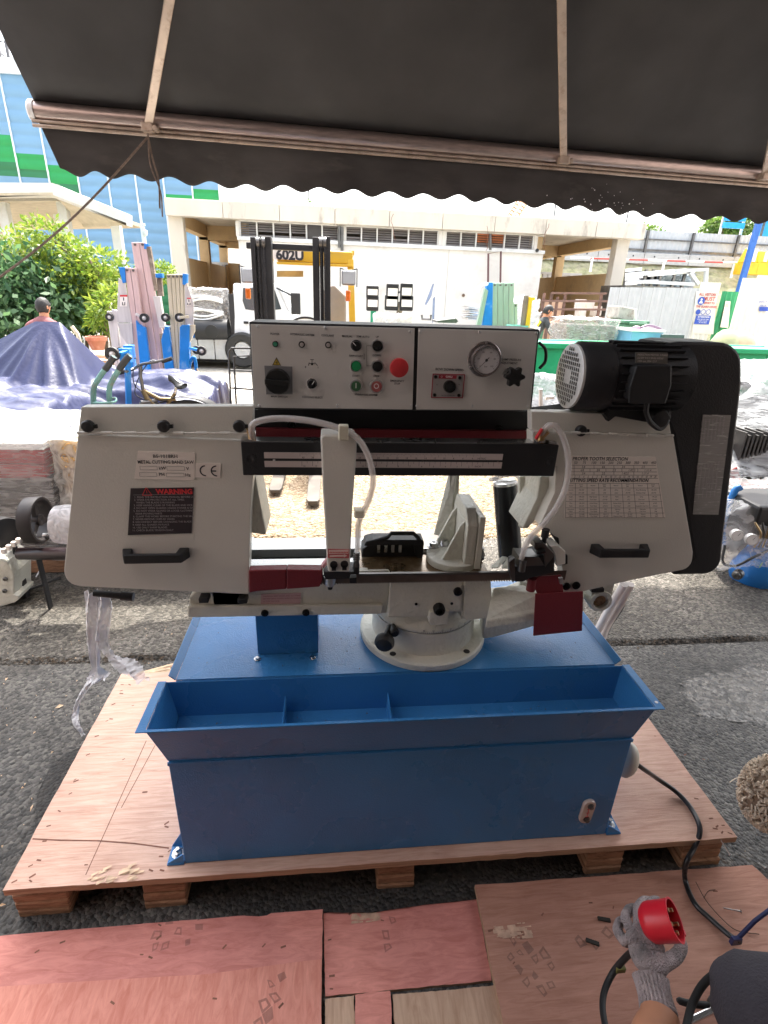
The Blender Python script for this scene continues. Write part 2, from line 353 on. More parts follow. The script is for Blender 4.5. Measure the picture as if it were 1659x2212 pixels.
# front bar: round top section with two thin ribs under it
e1 = bl - mdir*.02; e2 = br
MB().tube([e1, e2], .042, 20).build('front_bar', ALU, aw, smooth=True)
off = Vector((mdir.y, -mdir.x, 0))*.022
MB().tube([e1-Vector((0,0,.047))+off, e2-Vector((0,0,.047))+off], .0085, 8).build('bar_rib', ALUW, aw, smooth=True)
MB().tube([e1-Vector((0,0,.066))+off, e2-Vector((0,0,.066))+off], .0085, 8).build('bar_rib', ALUW, aw, smooth=True)
MB().lathe(e1, -mdir, [(.0,.012),(.04,.012),(.048,.004),(.048,-.02)], 20).build('end_cap', WHITEP, aw, smooth=True)
def arm(u0, v0, u1, v1):
    n = mdir.cross(up).normalized()
    def on(u, v, d):
        r = ROT @ Vector((u-CX, v-CY, F_PX)); c = Vector((0,0,CAM_H)); P0 = bl-Vector((0,0,d))
        return c+r*(n.dot(P0-c)/n.dot(r))
    a = on(u0, v0, .06); b = on(u1, v1, .06); c = a+(b-a)*3.2
    MB().bar(a, c, .040, .022, n).build('folding_arm', ALUW, aw, bevel=.004)
    k = MB(); k.box(a.x-.03, a.x+.03, a.y-.03, a.y+.03, a.z-.03, a.z+.012); k.cyl((a.x+.04,a.y-.03,a.z-.012), (a.x+.04,a.y+.05,a.z-.012), .014); k.build('arm_bracket', ALUW, aw, bevel=.006)
    return a
ja = arm(320, 272, 366, 0); jb = arm(1217, 343, 1213, 0)
arm(1652, 378, 1690, 200)
settle(aw, (0.6, 3.6, 0))
ROPE = pm('old_rope', (.2,.15,.12), .9, var=.3, vs=60, bump=.4, bs=300)
pa = ja+Vector((0,-.02,-.05)); pb = at(-60, 640, y=2.9)
mb = MB(); mb.tube([pa+(pb-pa)*(i/14)-Vector((0,0,.05*math.sin(PI*i/14))) for i in range(15)], .006, 6)
tag(mb.build('guy_rope', ROPE, smooth=True), 'thin tie rope stretched from the awning bar down to the left', 'rope')
mb = MB(); mb.tube(spline([ja+Vector((0,-.03,-.04)), ja+Vector((.012,-.03,-.15)), ja+Vector((.03,-.03,-.25)), ja+Vector((.02,-.03,-.38))], 5), .005, 6)
mb.tube(spline([ja+Vector((.005,-.035,-.04)), ja+Vector((-.002,-.035,-.18)), ja+Vector((.035,-.035,-.30)), ja+Vector((.03,-.035,-.42))], 5), .004, 6)
tag(mb.build('rope_end', ROPE, smooth=True), 'loose rope ends dangling under the left awning joint', 'rope')
# ================================================================== plywood pallet under the saw
def wood_mat(name, base, dark, stretch=(1.2,14,14), rough=.7, blotch=None, vs=6):
    m = bpy.data.materials.new(name); m.use_nodes = True; t = m.node_tree; b = t.nodes['Principled BSDF']; N = t.nodes.new; Lk = t.links.new
    tc = N('ShaderNodeTexCoord'); mp = N('ShaderNodeMapping'); mp.inputs['Scale'].default_value = stretch; Lk(tc.outputs['Object'], mp.inputs[0])
    n = N('ShaderNodeTexNoise'); n.inputs['Scale'].default_value = vs; n.inputs['Detail'].default_value = 10; n.inputs['Roughness'].default_value = .68; n.inputs['Distortion'].default_value = .9; Lk(mp.outputs[0], n.inputs['Vector'])
    r = N('ShaderNodeValToRGB'); Lk(n.outputs['Fac'], r.inputs[0]); r.color_ramp.elements[0].position = .28; r.color_ramp.elements[0].color = (*dark, 1); r.color_ramp.elements[1].position = .56; r.color_ramp.elements[1].color = (*base, 1)
    e = r.color_ramp.elements.new(.8); e.color = (*[min(1, c*1.18) for c in base], 1)
    n2 = N('ShaderNodeTexNoise'); n2.inputs['Scale'].default_value = 1.9; n2.inputs['Detail'].default_value = 6; Lk(tc.outputs['Object'], n2.inputs['Vector'])
    r2 = N('ShaderNodeValToRGB'); r2.color_ramp.elements[0].position = .38; r2.color_ramp.elements[1].position = .62; r2.color_ramp.elements[0].color = (*(blotch or (.72,.66,.66)), 1); r2.color_ramp.elements[1].color = (1,1,1,1); Lk(n2.outputs['Fac'], r2.inputs[0])
    mu = N('ShaderNodeMix'); mu.data_type = 'RGBA'; mu.blend_type = 'MULTIPLY'; mu.inputs[0].default_value = .8; Lk(r.outputs[0], mu.inputs[6]); Lk(r2.outputs[0], mu.inputs[7])
    Lk(mu.outputs[2], b.inputs['Base Color']); b.inputs['Roughness'].default_value = rough; b.inputs['Specular IOR Level'].default_value = .3
    bp = N('ShaderNodeBump'); bp.inputs['Strength'].default_value = .35; bp.inputs['Distance'].default_value = .004; Lk(n.outputs['Fac'], bp.inputs['Height']); Lk(bp.outputs[0], b.inputs['Normal'])
    return m
PLY = wood_mat('plywood_face', (.72,.48,.37), (.54,.31,.22))
PLYE = wood_mat('plywood_edge', (.5,.34,.22), (.25,.14,.08), (1,1,160), vs=2)
PLYR = wood_mat('plywood_red', (.74,.31,.25), (.55,.19,.15), (2,9,9), blotch=(.62,.55,.6))
PLYB = wood_mat('plywood_brown', (.52,.28,.20), (.38,.18,.12), (1.4,12,12))
PLYO = wood_mat('plywood_orange', (.76,.33,.25), (.60,.21,.15), (9,2,9))
PALE = wood_mat('pale_plank', (.62,.43,.3), (.45,.28,.18), (10,1.2,10))
BLOCK = wood_mat('pallet_block', (.42,.25,.15), (.16,.08,.04), (6,1.5,30), vs=3)
DUST = pm('boot_dust', (.15,.11,.10), .95, var=.4, vs=50, alpha=.3)
PL = at(5, 1925, z=.14); PR = at(1590, 1805, z=.14); PBK = 1.86
def ragged_sheet(name, x0, x1, y0, y1, z0, z1, mats, parent=None, rot=0., seed=1, amp=.0015, n=60):
    """a sheet of ply: face, laminated edge, slightly ragged rim"""
    mb = MB(); rim = []
    def run(a, b, k, s):
        for i in range(k):
            t = i/k; p = Vector(a).lerp(Vector(b), t); d = (Vector(b)-Vector(a)).normalized(); q = Vector((d.y, -d.x))
            rim.append(p+q*(amp*(nz(p.x*20, p.y*20, seed)+nz(p.x*70, p.y*70, seed+3))))
    run((x0,y0),(x1,y0),n,0); run((x1,y0),(x1,y1),n//2,1); run((x1,y1),(x0,y1),n,2); run((x0,y1),(x0,y0),n//2,3)
    m = len(rim); mb.v = [(p.x,p.y,z1) for p in rim]+[(p.x,p.y,z0) for p in rim]
    mb.f = [tuple(range(m)), tuple(range(2*m-1, m-1, -1))]+[(m+i, m+(i+1)%m, (i+1)%m, i) for i in range(m)]; mb.mi = [0,0]+[1]*m
    return mb.build(name, mats, parent, fix=False)
pal = thing('pallet', 'plywood topped export pallet with square runners carrying the band saw', 'pallet')
ragged_sheet('deck', PL.x, PR.x, .992, PBK, .118, .14, [PLY, PLYE], pal, seed=2)
for u, wd in ((60,.15),(340,.12),(860,.115),(1325,.125),(1540,.14)):
    c = at(u, 2010-u*.09, z=.06).x
    mb = MB()
    for k in range(4):       # runners show their growth layers at the sawn end
        z0 = -.005+k*.0305; j = rnd.uniform(-.006,.006)
        mb.box(c-wd/2+abs(j), c+wd/2-abs(j)*.6, 1.0+.004*k+abs(j), PBK-.03, z0, z0+.0300)
    mb.build('runner', BLOCK, pal, bevel=.004, seg=1)
# torn veneer at the front left, a long split and a scored line
mb = MB(); t0 = at(232, 1898, z=.141)
for i in range(30):
    a = rnd.uniform(-.4, .4)+.2; L = rnd.uniform(.006, .028); p = t0+Vector((rnd.uniform(-.055,.07), rnd.uniform(-.012,.03), 0)); d = Vector((math.cos(a), math.sin(a)*.6, rnd.uniform(0,.35)))*L; q = Vector((-d.y, d.x, 0))*.22
    mb.add([p-q, p+q, p+d+q*.4, p+d-q*.4], [(0,1,2,3)])
mb.build('torn_veneer', CHIP, pal, fix=False)['kind'] = 'stuff'
SPLIT = pm('split_shadow_wood', (.2,.09,.06), .9, var=.3, vs=40)
mb = MB()
pp = [at(u, v, z=.1404) for (u, v) in ((70,1812),(130,1815),(210,1816),(290,1822),(365,1832))]
for i in range(4):
    a, b = pp[i], pp[i+1]; q = Vector((0,.0022,0)); mb.quad(a-q, b-q, b+q, a+q)
for (a, b) in (((316,1600),(185,1890)),((335,1610),(262,1745))):
    a, b = at(*a, z=.1404), at(*b, z=.1404); q = Vector((.0012,0,0)); mb.quad(a-q, b-q, b+q, a+q)
mb.build('split', SPLIT, pal, fix=False)
def staples(parent, spots, z, name='staple_hole'):
    mb = MB()
    for (u, v) in spots:
        p = at(u, v, z=z); a = rnd.uniform(-.6, .9); d = Vector((math.cos(a), math.sin(a), 0))*rnd.uniform(.004,.008); q = Vector((-d.y, d.x, 0))*.35
        mb.quad(p-d-q, p+d-q, p+d+q, p-d+q)
    mb.build(name, SPLIT, parent, fix=False)['kind'] = 'stuff'
staples(pal, [(264,1479),(280,1479),(262,1492),(262,1498),(245,1521),(287,1524),(240,1553),(231,1557),(209,1590),(267,1640),(190,1630),(162,1684),(164,1687),(152,1714),(313,1711),(105,1784),(96,1817),(128,1752),(360,1778),(360,1786),(366,1838),(348,1850),(84,1858),(66,1870),(70,1892),(350,1880),(326,1880),(66,1903),(31,1904),(186,1868),(1560,1798),(1545,1790),(1549,1785),(1536,1768),(1520,1640),(1480,1630),(1415,1590),(1504,1725),(1577,1800),(1562,1783)], .1405)
# splintered sheet end sticking out at the far left corner
mb = MB(); s0 = at(300, 1466, z=.12)
for i in range(16):
    L = rnd.uniform(.06, .2); p = s0+Vector((rnd.uniform(-.03,.1), rnd.uniform(0,.03), rnd.uniform(0,.01))); d = Vector((L, rnd.uniform(.0,.05), rnd.uniform(0,.012))); mb.bar(p, p+d, .012, .0015)
mb.build('splinter', CHIP, pal)['kind'] = 'stuff'
settle(pal, (.18, 1.42, 0))

# ------------------------------------------------------------------ loose sheets on the near ground
def sheet(label, quadpx, z, th, mats, seed):
    P = [at(u, v, z=z) for (u, v) in quadpx]
    mb = MB(); m = len(P); rim = []
    for i in range(m):
        a, b = P[i], P[(i+1)%m]; k = 24
        for j in range(k):
            p = a.lerp(b, j/k); d = (b-a).normalized(); q = Vector((-d.y, d.x, 0)); rim.append(p+q*.0015*(nz(p.x*25, p.y*25, seed)+nz(p.x*90, p.y*90, seed)))
    n = len(rim); mb.v = [tuple(p) for p in rim]+[(p.x, p.y, p.z-th) for p in rim]
    mb.f = [tuple(range(n)), tuple(range(2*n-1, n-1, -1))]+[(n+i, n+(i+1)%n, (i+1)%n, i) for i in range(n)]; mb.mi = [0,0]+[1]*n
    o = mb.build('plywood_sheet', mats); return tag(o, label, 'plywood sheet', 'loose plywood sheets on the floor in front of the pallet')
sheetA = sheet('reddish plywood sheet with boot marks at bottom left', [(-260,2042),(697,1964),(692,2420),(-400,2420)], .012, .022, [PLYR, PLYE], 1)
sheetB = sheet('dull red plywood sheet in the middle between two others', [(699,1972),(1028,1937),(1062,2118),(703,2152)], .004, .018, [PLYR, PLYE], 4)
sheetC = sheet('large brown plywood sheet under the gloved hand at bottom right', [(1026,1912),(1625,1868),(1900,2120),(2200,2420),(1130,2420)], .022, .020, [PLYB, PLYE], 7)
# darker orange veneer strip on the near half of sheet A
mb = MB(); q = [at(u, v, z=.0124) for (u, v) in ((-300,2150),(180,2120),(450,2104),(640,2078),(695,2072),(692,2418),(-390,2418))]
mb.add(q, [tuple(range(len(q)))]); mb.build('veneer', PLYO, sheetA, fix=False)
sheet('pale square board at bottom edge left of the centre offcut', [(703,2158),(765,2150),(770,2420),(700,2420)], .006, .02, [PALE, PLYE], 9)['category'] = 'board'
sheet('salmon offcut board between two pale boards at the bottom edge', [(767,2148),(843,2140),(858,2420),(771,2420)], .011, .02, [PLYR, PLYE], 12)['category'] = 'board'
sheet('pale board at the bottom edge right of the salmon offcut', [(848,2148),(944,2140),(1080,2128),(1130,2420),(864,2420)], .006, .02, [PALE, PLYE], 15)['category'] = 'board'
def boot(parent, cu, cv, z, rows, ang, du=.028, dv=.03, w=.020, h=.022, name='boot_mark'):
    mb = MB(); c = at(cu, cv, z=z); ca, sa = math.cos(ang), math.sin(ang)
    for j, row in enumerate(rows):
        for i, ch in enumerate(row):
            if ch == ' ': continue
            x = (i-len(row)/2)*du; y = (len(rows)/2-j)*dv; k = rnd.uniform(.75, 1.1)
            pts = []
            for (a, b) in ((-w/2,-h/2),(w/2,-h/2),(w/2,h/2),(-w/2,h/2)):
                X = x+a*k+rnd.uniform(-.0045,.0045); Y = y+b*k+rnd.uniform(-.0045,.0045); pts.append((c.x+X*ca-Y*sa, c.y+X*sa+Y*ca, z))
            o = len(mb.v)
            inner = [tuple(Vector(p).lerp(Vector((sum(q[0] for q in pts)/4, sum(q[1] for q in pts)/4, z)), .45)) for p in pts]
            mb.add(pts+inner, [(0,1,5,4),(1,2,6,5),(2,3,7,6),(3,0,4,7)] + ([(4,5,6,7)] if ch == '#' else []))
    mb.build(name, DUST, parent, fix=False)['kind'] = 'stuff'
boot(sheetA, 395, 2022, .0126, [' # oo','o o #','oo # '], .10)
boot(sheetA, 600, 2165, .0128, ['  o#',' oo ','o#  '], .5)
boot(sheetB, 860, 2040, .0044, [' o','o ','o ','  '], .1)
boot(sheetC, 1165, 2085, .0224, [' oo ','oo# ','# oo','o# o',' oo '], .35)
boot(sheetC, 1300, 2030, .0224, ['o   ',' o o'], .5)
staples(sheetA, [(135,2035),(80,2055),(345,1998),(343,2025),(485,2045),(570,2042),(612,2045),(306,2062),(325,2068),(464,2157),(607,2172),(243,2166)], .0128)
staples(sheetB, [(712,2030),(826,1988),(758,1972),(717,2108),(716,2136)], .0045)
staples(sheetC, [(1172,1975),(1276,1950),(1325,1960),(1398,1994),(1110,2080),(1060,2010),(1275,2030),(1545,1925)], .0225)
SP2 = pm('dark_splint', (.03,.025,.02), .8)
mb = MB()
for (u, v, a) in ((1305,1986,-.25),(1280,2035,-.4)):
    p = at(u, v, z=.026); d = Vector((math.cos(a), math.sin(a), 0)); mb.bar(p-d*.017, p+d*.017, .009, .006)
tag(mb.build('dark_chips', SP2), 'two short black plastic slivers on the brown plywood', 'litter', kind='stuff')
# chipped veneer patches
mb = MB()
for (cu, cv, sh, w_, d_) in ((1108,2012,sheetC,.05,.018),(790,1975,sheetB,.035,.02)):
    c = at(cu, cv, z=.023 if sh is sheetC else .005)
    for i in range(46):
        p = c+Vector((rnd.uniform(-w_,w_), rnd.uniform(-d_,d_), rnd.uniform(0,.001))); s = rnd.uniform(.003,.012); q = s*rnd.uniform(.2,.5)
        mb.add([p+Vector((-s,-q,0)), p+Vector((s,-q,.001)), p+Vector((s,q,.001)), p+Vector((-s,q,0))], [(0,1,2,3)])
tag(mb.build('veneer_flakes', pm('flaked_veneer', (.52,.34,.24), .85, var=.3, vs=40), fix=False), 'pale flaked veneer patches on the loose plywood', 'wood flakes', kind='stuff')
# ================================================================== the band saw
CREAM = pm('cream_enamel', (.66,.645,.59), .38, var=.05, vs=3, bump=.12, bs=260)
CREAMC = pm('cream_casting', (.64,.63,.55), .42, var=.06, vs=8, bump=.45, bs=70, dirt=(.4,.38,.3), dirt_amt=.1)
BLUE = pm('blue_enamel', (.036,.18,.42), .28, var=.10, vs=4, bump=.16, bs=240, dirt=(.06,.19,.38), dirt_amt=.18, ds=6)
DRED = pm('dark_red_paint', (.17,.018,.026), .5, var=.1, bump=.2, bs=260)
LABELW = pm('cream_label', (.80,.74,.68), .45, var=.04, vs=10)
BOLT = pm('black_bolt', (.02,.02,.02), .35, .6)
saw = thing('band_saw', 'big cream and blue metal cutting band saw standing on the plywood pallet', 'band saw')
def plate(name, px, y, th, m, parent, bevel=0., smooth=False):
    return MB().prism([at(u, v, y=y) for (u, v) in px], (0, th, 0)).build(name, m, parent, bevel=bevel, smooth=smooth)
def screw(parent, u, v, y, r=.006, m=None, h=.004, name='screw', hexs=True):
    c = at(u, v, y=y); mb = MB(); mb.lathe(c, (0,-1,0), [(r, -.004),(r, h*.7),(r*.8, h),(r*.5, h),(r*.45, h*.5),(0, h*.5)], 12)
    return mb.build(name, m or BOLT, parent, smooth=True)
YB = 1.03
xl, xr = at(362,1642,y=YB).x, at(1367,1594,y=YB).x
z0, z1 = .141, .532
# lower cabinet, with the front sheet, folded feet
MB().box(xl, xr, YB, 1.52, z0, z1).build('cabinet', BLUE, saw, bevel=.003)
for s, X in ((-1, xl), (1, xr)):
    mb = MB(); a, b = (X-.048, X-.002) if s < 0 else (X+.002, X+.048)
    mb.box(a, b, YB-.004, YB+.055, z0, z0+.006)
    mb.prism([(a if s<0 else b, YB-.002, z0+.006), (b if s<0 else a, YB-.002, z0+.006), (b if s<0 else a, YB-.002, z0+.04)], (0,.004,0))
    mb.prism([(a if s<0 else b, YB+.05, z0+.006), (b if s<0 else a, YB+.05, z0+.006), (b if s<0 else a, YB+.05, z0+.085)], (0,.004,0))
    f = mb.build('foot', BLUE, saw, bevel=.001)
    MB().lathe(((a+b)/2, YB+.026, z0+.006), (0,0,1), [(.017,0),(.017,.003),(.011,.003),(.011,.012),(.006,.013),(.006,.022),(0,.022)], 16).build('bolt', STEEL, f, smooth=True)
# chip trough: flared sheet-metal box, open on top, with dividers
ZR, YR0, YR1 = .672, .992, 1.165
rl, rr = at(314,1574,z=ZR).x, at(1416,1529,z=ZR).x
bl0, br0 = at(360,1475,z=ZR).x, at(1349,1443,z=ZR).x
rl = (rl+bl0)/2; rr = (rr+br0)/2
mb = MB(); T = .003
o4 = [(rl,YR0,ZR),(rr,YR0,ZR),(rr,YR1,ZR),(rl,YR1,ZR)]; i4 = [(xl,YB,z1+.002),(xr,YB,z1+.002),(xr,YR1-.01,z1+.002),(xl,YR1-.01,z1+.002)]
for i in range(4):
    j = (i+1)%4; A, B, C_, D_ = Vector(o4[i]), Vector(o4[j]), Vector(i4[j]), Vector(i4[i]); n = (B-A).cross(D_-A).normalized()*T
    mb.hexa([A, B, B+n, A+n, D_, C_, C_+n, D_+n])
mb.box(xl, xr, YB, YR1-.01, z1+.002, z1+.03)
tr = mb.build('chip_trough', BLUE, saw, bevel=.0015)
mb = MB(); mb.prism([(rl-.022,YR0-.004,ZR),(rl,YR0-.004,ZR),(rl+.001,YR1,ZR),(rl-.020,YR1,ZR)], (0,0,.0025)); mb.prism([(rr+.022,YR0-.004,ZR),(rr,YR0-.004,ZR),(rr-.001,YR1,ZR),(rr+.020,YR1,ZR)], (0,0,.0025)); mb.box(rl, rr, YR0-.004, YR0+.004, ZR-.001, ZR+.0025)
mb.build('rim', BLUE, tr)
MB().lathe((rr+.012, YR0+.02, ZR+.0027), (0,0,1), [(.0045,0),(.0045,.0006),(0,.0006)], 12).build('rivet_hole', WHITEP, tr)
for (u, v) in ((616,1512),(838,1505)):
    p = at(u, v, y=YR1-.022)
    MB().box(p.x-.0015, p.x+.0015, YR0+.03, YR1-.012, z1+.03, z1+.085).build('divider', BLUE, tr)
MB().box(xl-.001, xr+.001, YB-.0035, YB, z1-.012, z1-.002).build('seam_strip', BLUE, saw)
# drip tray deck with raised side lips
ty0, ty1 = 1.172, 1.66
tl, trx = at(380,1468,z=ZR).x, at(1330,1437,z=ZR).x
mb = MB(); mb.box(tl, trx, ty0, ty1, ZR-.003, ZR)
mb.box(tl, trx, ty0-.002, ty0+.001, ZR-.05, ZR-.003)
for X, s in ((tl, 1), (trx, -1)):
    mb.prism([(X,ty0,ZR),(X-s*.016,ty0,ZR+.016),(X-s*.019,ty0,ZR+.014),(X-s*.002,ty0,ZR-.003)], (0,ty1-ty0,0))
mb.build('drip_tray', BLUE, saw, bevel=.001)
MB().box(xl+.01, xr-.01, ty0+.02, 1.5, z1, ZR-.004).build('cabinet_top', BLUE, saw)
rs_ = random.Random(21); mb = MB()
for k in range(150):
    if k < 90: x, y, z = rs_.uniform(xl+.03, xr-.03), rs_.uniform(YB+.03, YR1-.03), z1+.031
    else: x, y, z = rs_.uniform(tl+.03, trx-.03), rs_.uniform(1.19, 1.42), ZR+.0006
    s = rs_.uniform(.0012, .004); a = rs_.uniform(0, PI); dx, dy = math.cos(a)*s, math.sin(a)*s; mb.quad((x-dx,y-dy,z),(x+dy*.4,y-dx*.4,z+.001),(x+dx,y+dy,z+.001),(x-dy*.4,y+dx*.4,z))
tag(mb.build('metal_swarf', DSTEEL, fix=False), 'fine metal swarf and dust lying in the blue trough and on the drip tray', 'swarf', kind='stuff')
# sight glass
sg = at(1266,1748,y=YB); d_ = (at(1272,1722,y=YB)-at(1258,1776,y=YB)); L_ = .082
mb = MB(); pts = []
ax = Vector((.055,0,1)).normalized(); sdv = Vector((1,0,-.055)).normalized()
for k in range(20):
    a = PI*k/19; pts.append(sg+ax*(L_*.33)+sdv*math.cos(a)*.019+ax*math.sin(a)*.019)
for k in range(20):
    a = PI+PI*k/19; pts.append(sg-ax*(L_*.33)+sdv*math.cos(a)*.019+ax*math.sin(a)*.019)
GLASSC = pm('sight_glass_plastic', (.55,.45,.40), .15, var=.1, coat=.6)
gl = MB().prism([p+Vector((0,-.012,0)) for p in pts], (0,.012,0)).build('sight_glass', GLASSC, saw, bevel=.003)
for s in (1,-1):
    MB().lathe(sg+ax*(s*L_*.33)+Vector((.002,-.012,0)), (0,-1,0), [(.010,0),(.010,.002),(.0065,.003),(.0065,.008),(.003,.008),(0,.007)], 14).build('screw', DSTEEL, gl, smooth=True)
mb = MB(); mb.box(sg.x-.001, sg.x+.001, YB-.0128, YB-.0122, sg.z-.018, sg.z+.018)
for k in (-.016,0,.016): mb.box(sg.x-.006, sg.x+.006, YB-.0130, YB-.0124, sg.z+k-.0007, sg.z+k+.0007)
mb.build('level_mark', REDP, gl)
# coolant filler knob seen past the right side of the cabinet
MB().ball(tuple(at(1352,1640,y=1.12)), .045, 18, (.8,.9,1.45)).build('filler_bulge', pm('cream_plastic', (.62,.56,.46), .4), saw, smooth=True)
# post under the bed
p0 = at(557,1414,z=ZR); p1 = at(688,1408,z=ZR)
MB().box(p0.x, p1.x, p0.y, p0.y+.14, ZR, .838).build('bed_post', BLUE, saw, bevel=.002)
for (u, v) in ((556,1424),(676,1421)): 
    c = at(u, v, z=ZR); MB().lathe(c, (0,0,1), [(.010,0),(.010,.0015),(.0065,.002),(.006,.007),(0,.007)], 12).build('bolt', STEEL, saw, smooth=True)
# ---- turntable
cx, cy = .283, 1.36
tt = MB().lathe((cx,cy,ZR), (0,0,1), [(0,0),(.192,0),(.194,.004),(.194,.020),(.190,.024),(.162,.024),(.158,.027),(.157,.10),(0,.10)], 72).build('turntable_base', CREAMC, saw, smooth=True)
MB().lathe((cx,cy,ZR+.0245), (0,0,1), [(.1575,0),(.160,0),(.160,.001)], 72).build('base_seam', BLACKP, saw)
for a in (-128, -52, 128, 52):
    c = (cx+.176*math.cos(math.radians(a)), cy+.176*math.sin(math.radians(a)), ZR+.0243)
    MB().lathe(c, (0,0,1), [(.0095,0),(.0095,.0008),(.004,.0009),(0,.0009)], 14).build('mounting_hole', BLACKP, tt)
MB().lathe((cx,cy,ZR+.100), (0,0,1), [(.1535,0),(.1535,.003)], 72).build('swivel_gap', BLACKP, saw)
sw = MB().lathe((cx,cy,ZR+.103), (0,0,1), [(0,0),(.156,0),(.158,.004),(.158,.012),(.150,.022),(.135,.05),(.133,.175),(0,.175)], 72).build('swivel_head', CREAMC, saw, smooth=True)
# degree scale on a curved strip
mb = MB(); zs = ZR+.100
for k in range(-6, 31):
    a = math.radians(-90+k*1.9); L = .007 if k % 5 == 0 else .004; r = .1585
    mb.box(0,0,0,0,0,0); o = len(mb.v)-8
    ca, sa = math.cos(a), math.sin(a); t_ = Vector((-sa, ca, 0))*.0005; q = Vector((cx+ca*r, cy+sa*r, zs+.004))
    mb.v = mb.v[:o]; mb.f = mb.f[:-6]; mb.mi = mb.mi[:-6]
    mb.quad(q-t_, q+t_, q+t_+Vector((0,0,L)), q-t_+Vector((0,0,L)))
for k, s in ((-5,'45'),(0,'30'),(5,'15'),(10,'0'),(15,'15'),(20,'30'),(25,'45'),(29,'60')):
    a = math.radians(-90+k*1.9); q = Vector((cx+math.cos(a)*.1592, cy+math.sin(a)*.1592, zs+.0135)); X = (-math.sin(a), math.cos(a), 0)
    text_into(mb, s, .0065, q, X, (0,0,1), 'CENTER')
mb.build('degree_scale', INK, sw, fix=False)
# clamp knob on the base
kc = at(831,1386,y=1.19); kb = MB(); kb.tube([kc, kc+Vector((.02,.05,.012))], .011, 12); kb.lathe(kc, (-.25,-1,-.1), [(0,-.014),(.020,-.014),(.027,-.006),(.028,.006),(.022,.016),(.010,.020),(0,.021)], 20)
kb.build('clamp_knob', BLACKP, saw, smooth=True)
kb = MB(); kc2 = at(852,1366,y=1.215); kb.lathe(kc2, (.1,-1,0), [(0,-.03),(.010,-.03),(.013,-.004),(.013,.004),(.010,.008),(0,.008)], 14); kb.build('knob_stem', BLACKP, saw, smooth=True)
# ---- bed: front beam, left table, pads
YF = 1.22; ZT = .955
plate('bed_beam', [(408,1292),(412,1333),(560,1331),(835,1326),(845,1245),(700,1243),(520,1245),(440,1262)], YF, .05, CREAMC, saw, bevel=.004)
plate('bed_flange', [(405,1310),(405,1335),(825,1327),(828,1307)], YF-.012, .012, CREAMC, saw, bevel=.004)
yb_ = at(600,1162,z=ZT).y
tx0, tx1 = at(540,1245,y=YF).x, at(1040,1240,y=YF).x
mb = MB(); zs0 = (at(600,1207,z=ZT).y, at(600,1187,z=ZT).y)
mb.box(tx0-.06, at(774,1215,z=ZT).x, YF+.05, zs0[0], ZT-.03, ZT); mb.box(tx0-.06, at(830,1190,z=ZT).x, zs0[1], yb_, ZT-.03, ZT); mb.box(tx0-.10, tx0-.02, YF, yb_, ZT-.09, ZT+.004)
MACH = pm('machined_bed', (.48,.49,.48), .3, .75, var=.12, vs=3, stretch=(1,5,1), dirt=(.62,.63,.62), dirt_amt=.2)
mb.build('left_bed', MACH, saw, bevel=.0015)
MB().box(tx0-.05, at(830,1200,z=ZT).x, zs0[0], zs0[1], ZT-.06, ZT-.025).build('bed_slot', BLACKP, saw)
OILY = pm('oily_table', (.22,.15,.08), .22, .5, var=.6, vs=9, dirt=(.5,.46,.38), dirt_amt=.5, ds=9, coat=.3)
tb0 = at(776,1215,z=ZT).x
MB().box(tb0, .43, YF+.006, yb_+.05, ZT-.04, ZT-.001).build('cutting_table', OILY, saw, bevel=.0015)
plate('table_lip', [(776,1234),(776,1243),(842,1243),(842,1236),(839,1232)], YF-.004, .008, CREAMC, saw, bevel=.002)
plate('front_pad', [(845,1243),(838,1334),(962,1330),(964,1322),(997,1322),(998,1242)], YF-.018, .022, CREAMC, saw, bevel=.003)
plate('right_pad', [(1004,1242),(1002,1333),(1008,1341),(1058,1335),(1064,1330),(1060,1242)], YF-.020, .024, CREAMC, saw, bevel=.003)
plate('pad_slot', [(997,1242),(996,1338),(1003,1338),(1004,1242)], YF-.012, .05, CREAMC, saw)
plate('pointer_block', [(928,1322),(926,1343),(930,1351),(968,1349),(970,1320)], YF-.03, .05, CREAMC, saw, bevel=.003)
screw(saw, 948, 1314, YF-.034, .016, BOLT, .018, 'cap_bolt'); screw(saw, 989, 1278, YF-.022, .012, BOLT, .006, 'cap_bolt')
for (u, v) in ((899,1305),(976,1304)): screw(saw, u, v, YF-.019, .004, BOLT, .001, 'tapped_hole')
for (u, v) in ((572,1324),(661,1323)): screw(saw, u, v, YF-.013, .010, BOLT, .005, 'cap_bolt')
lab = plate('caution_label', [(564,1284),(563,1305),(649,1304),(650,1281)], YF-.0025, .002, pm('pink_label', (.62,.42,.42), .45), saw)
mb = MB(); 
for k, s in enumerate(('WARNING: KEEP HANDS AND CLOTHING', 'BEFORE USING SYSTEM, REFER TO MANUAL', 'OF THIS MACHINE')):
    text_into(mb, s, .0052, at(568,1288.5+k*5.4,y=YF-.0031), (1,0,.004))
mb.build('lettering', pm('brown_print', (.3,.08,.08), .6), lab, fix=False)
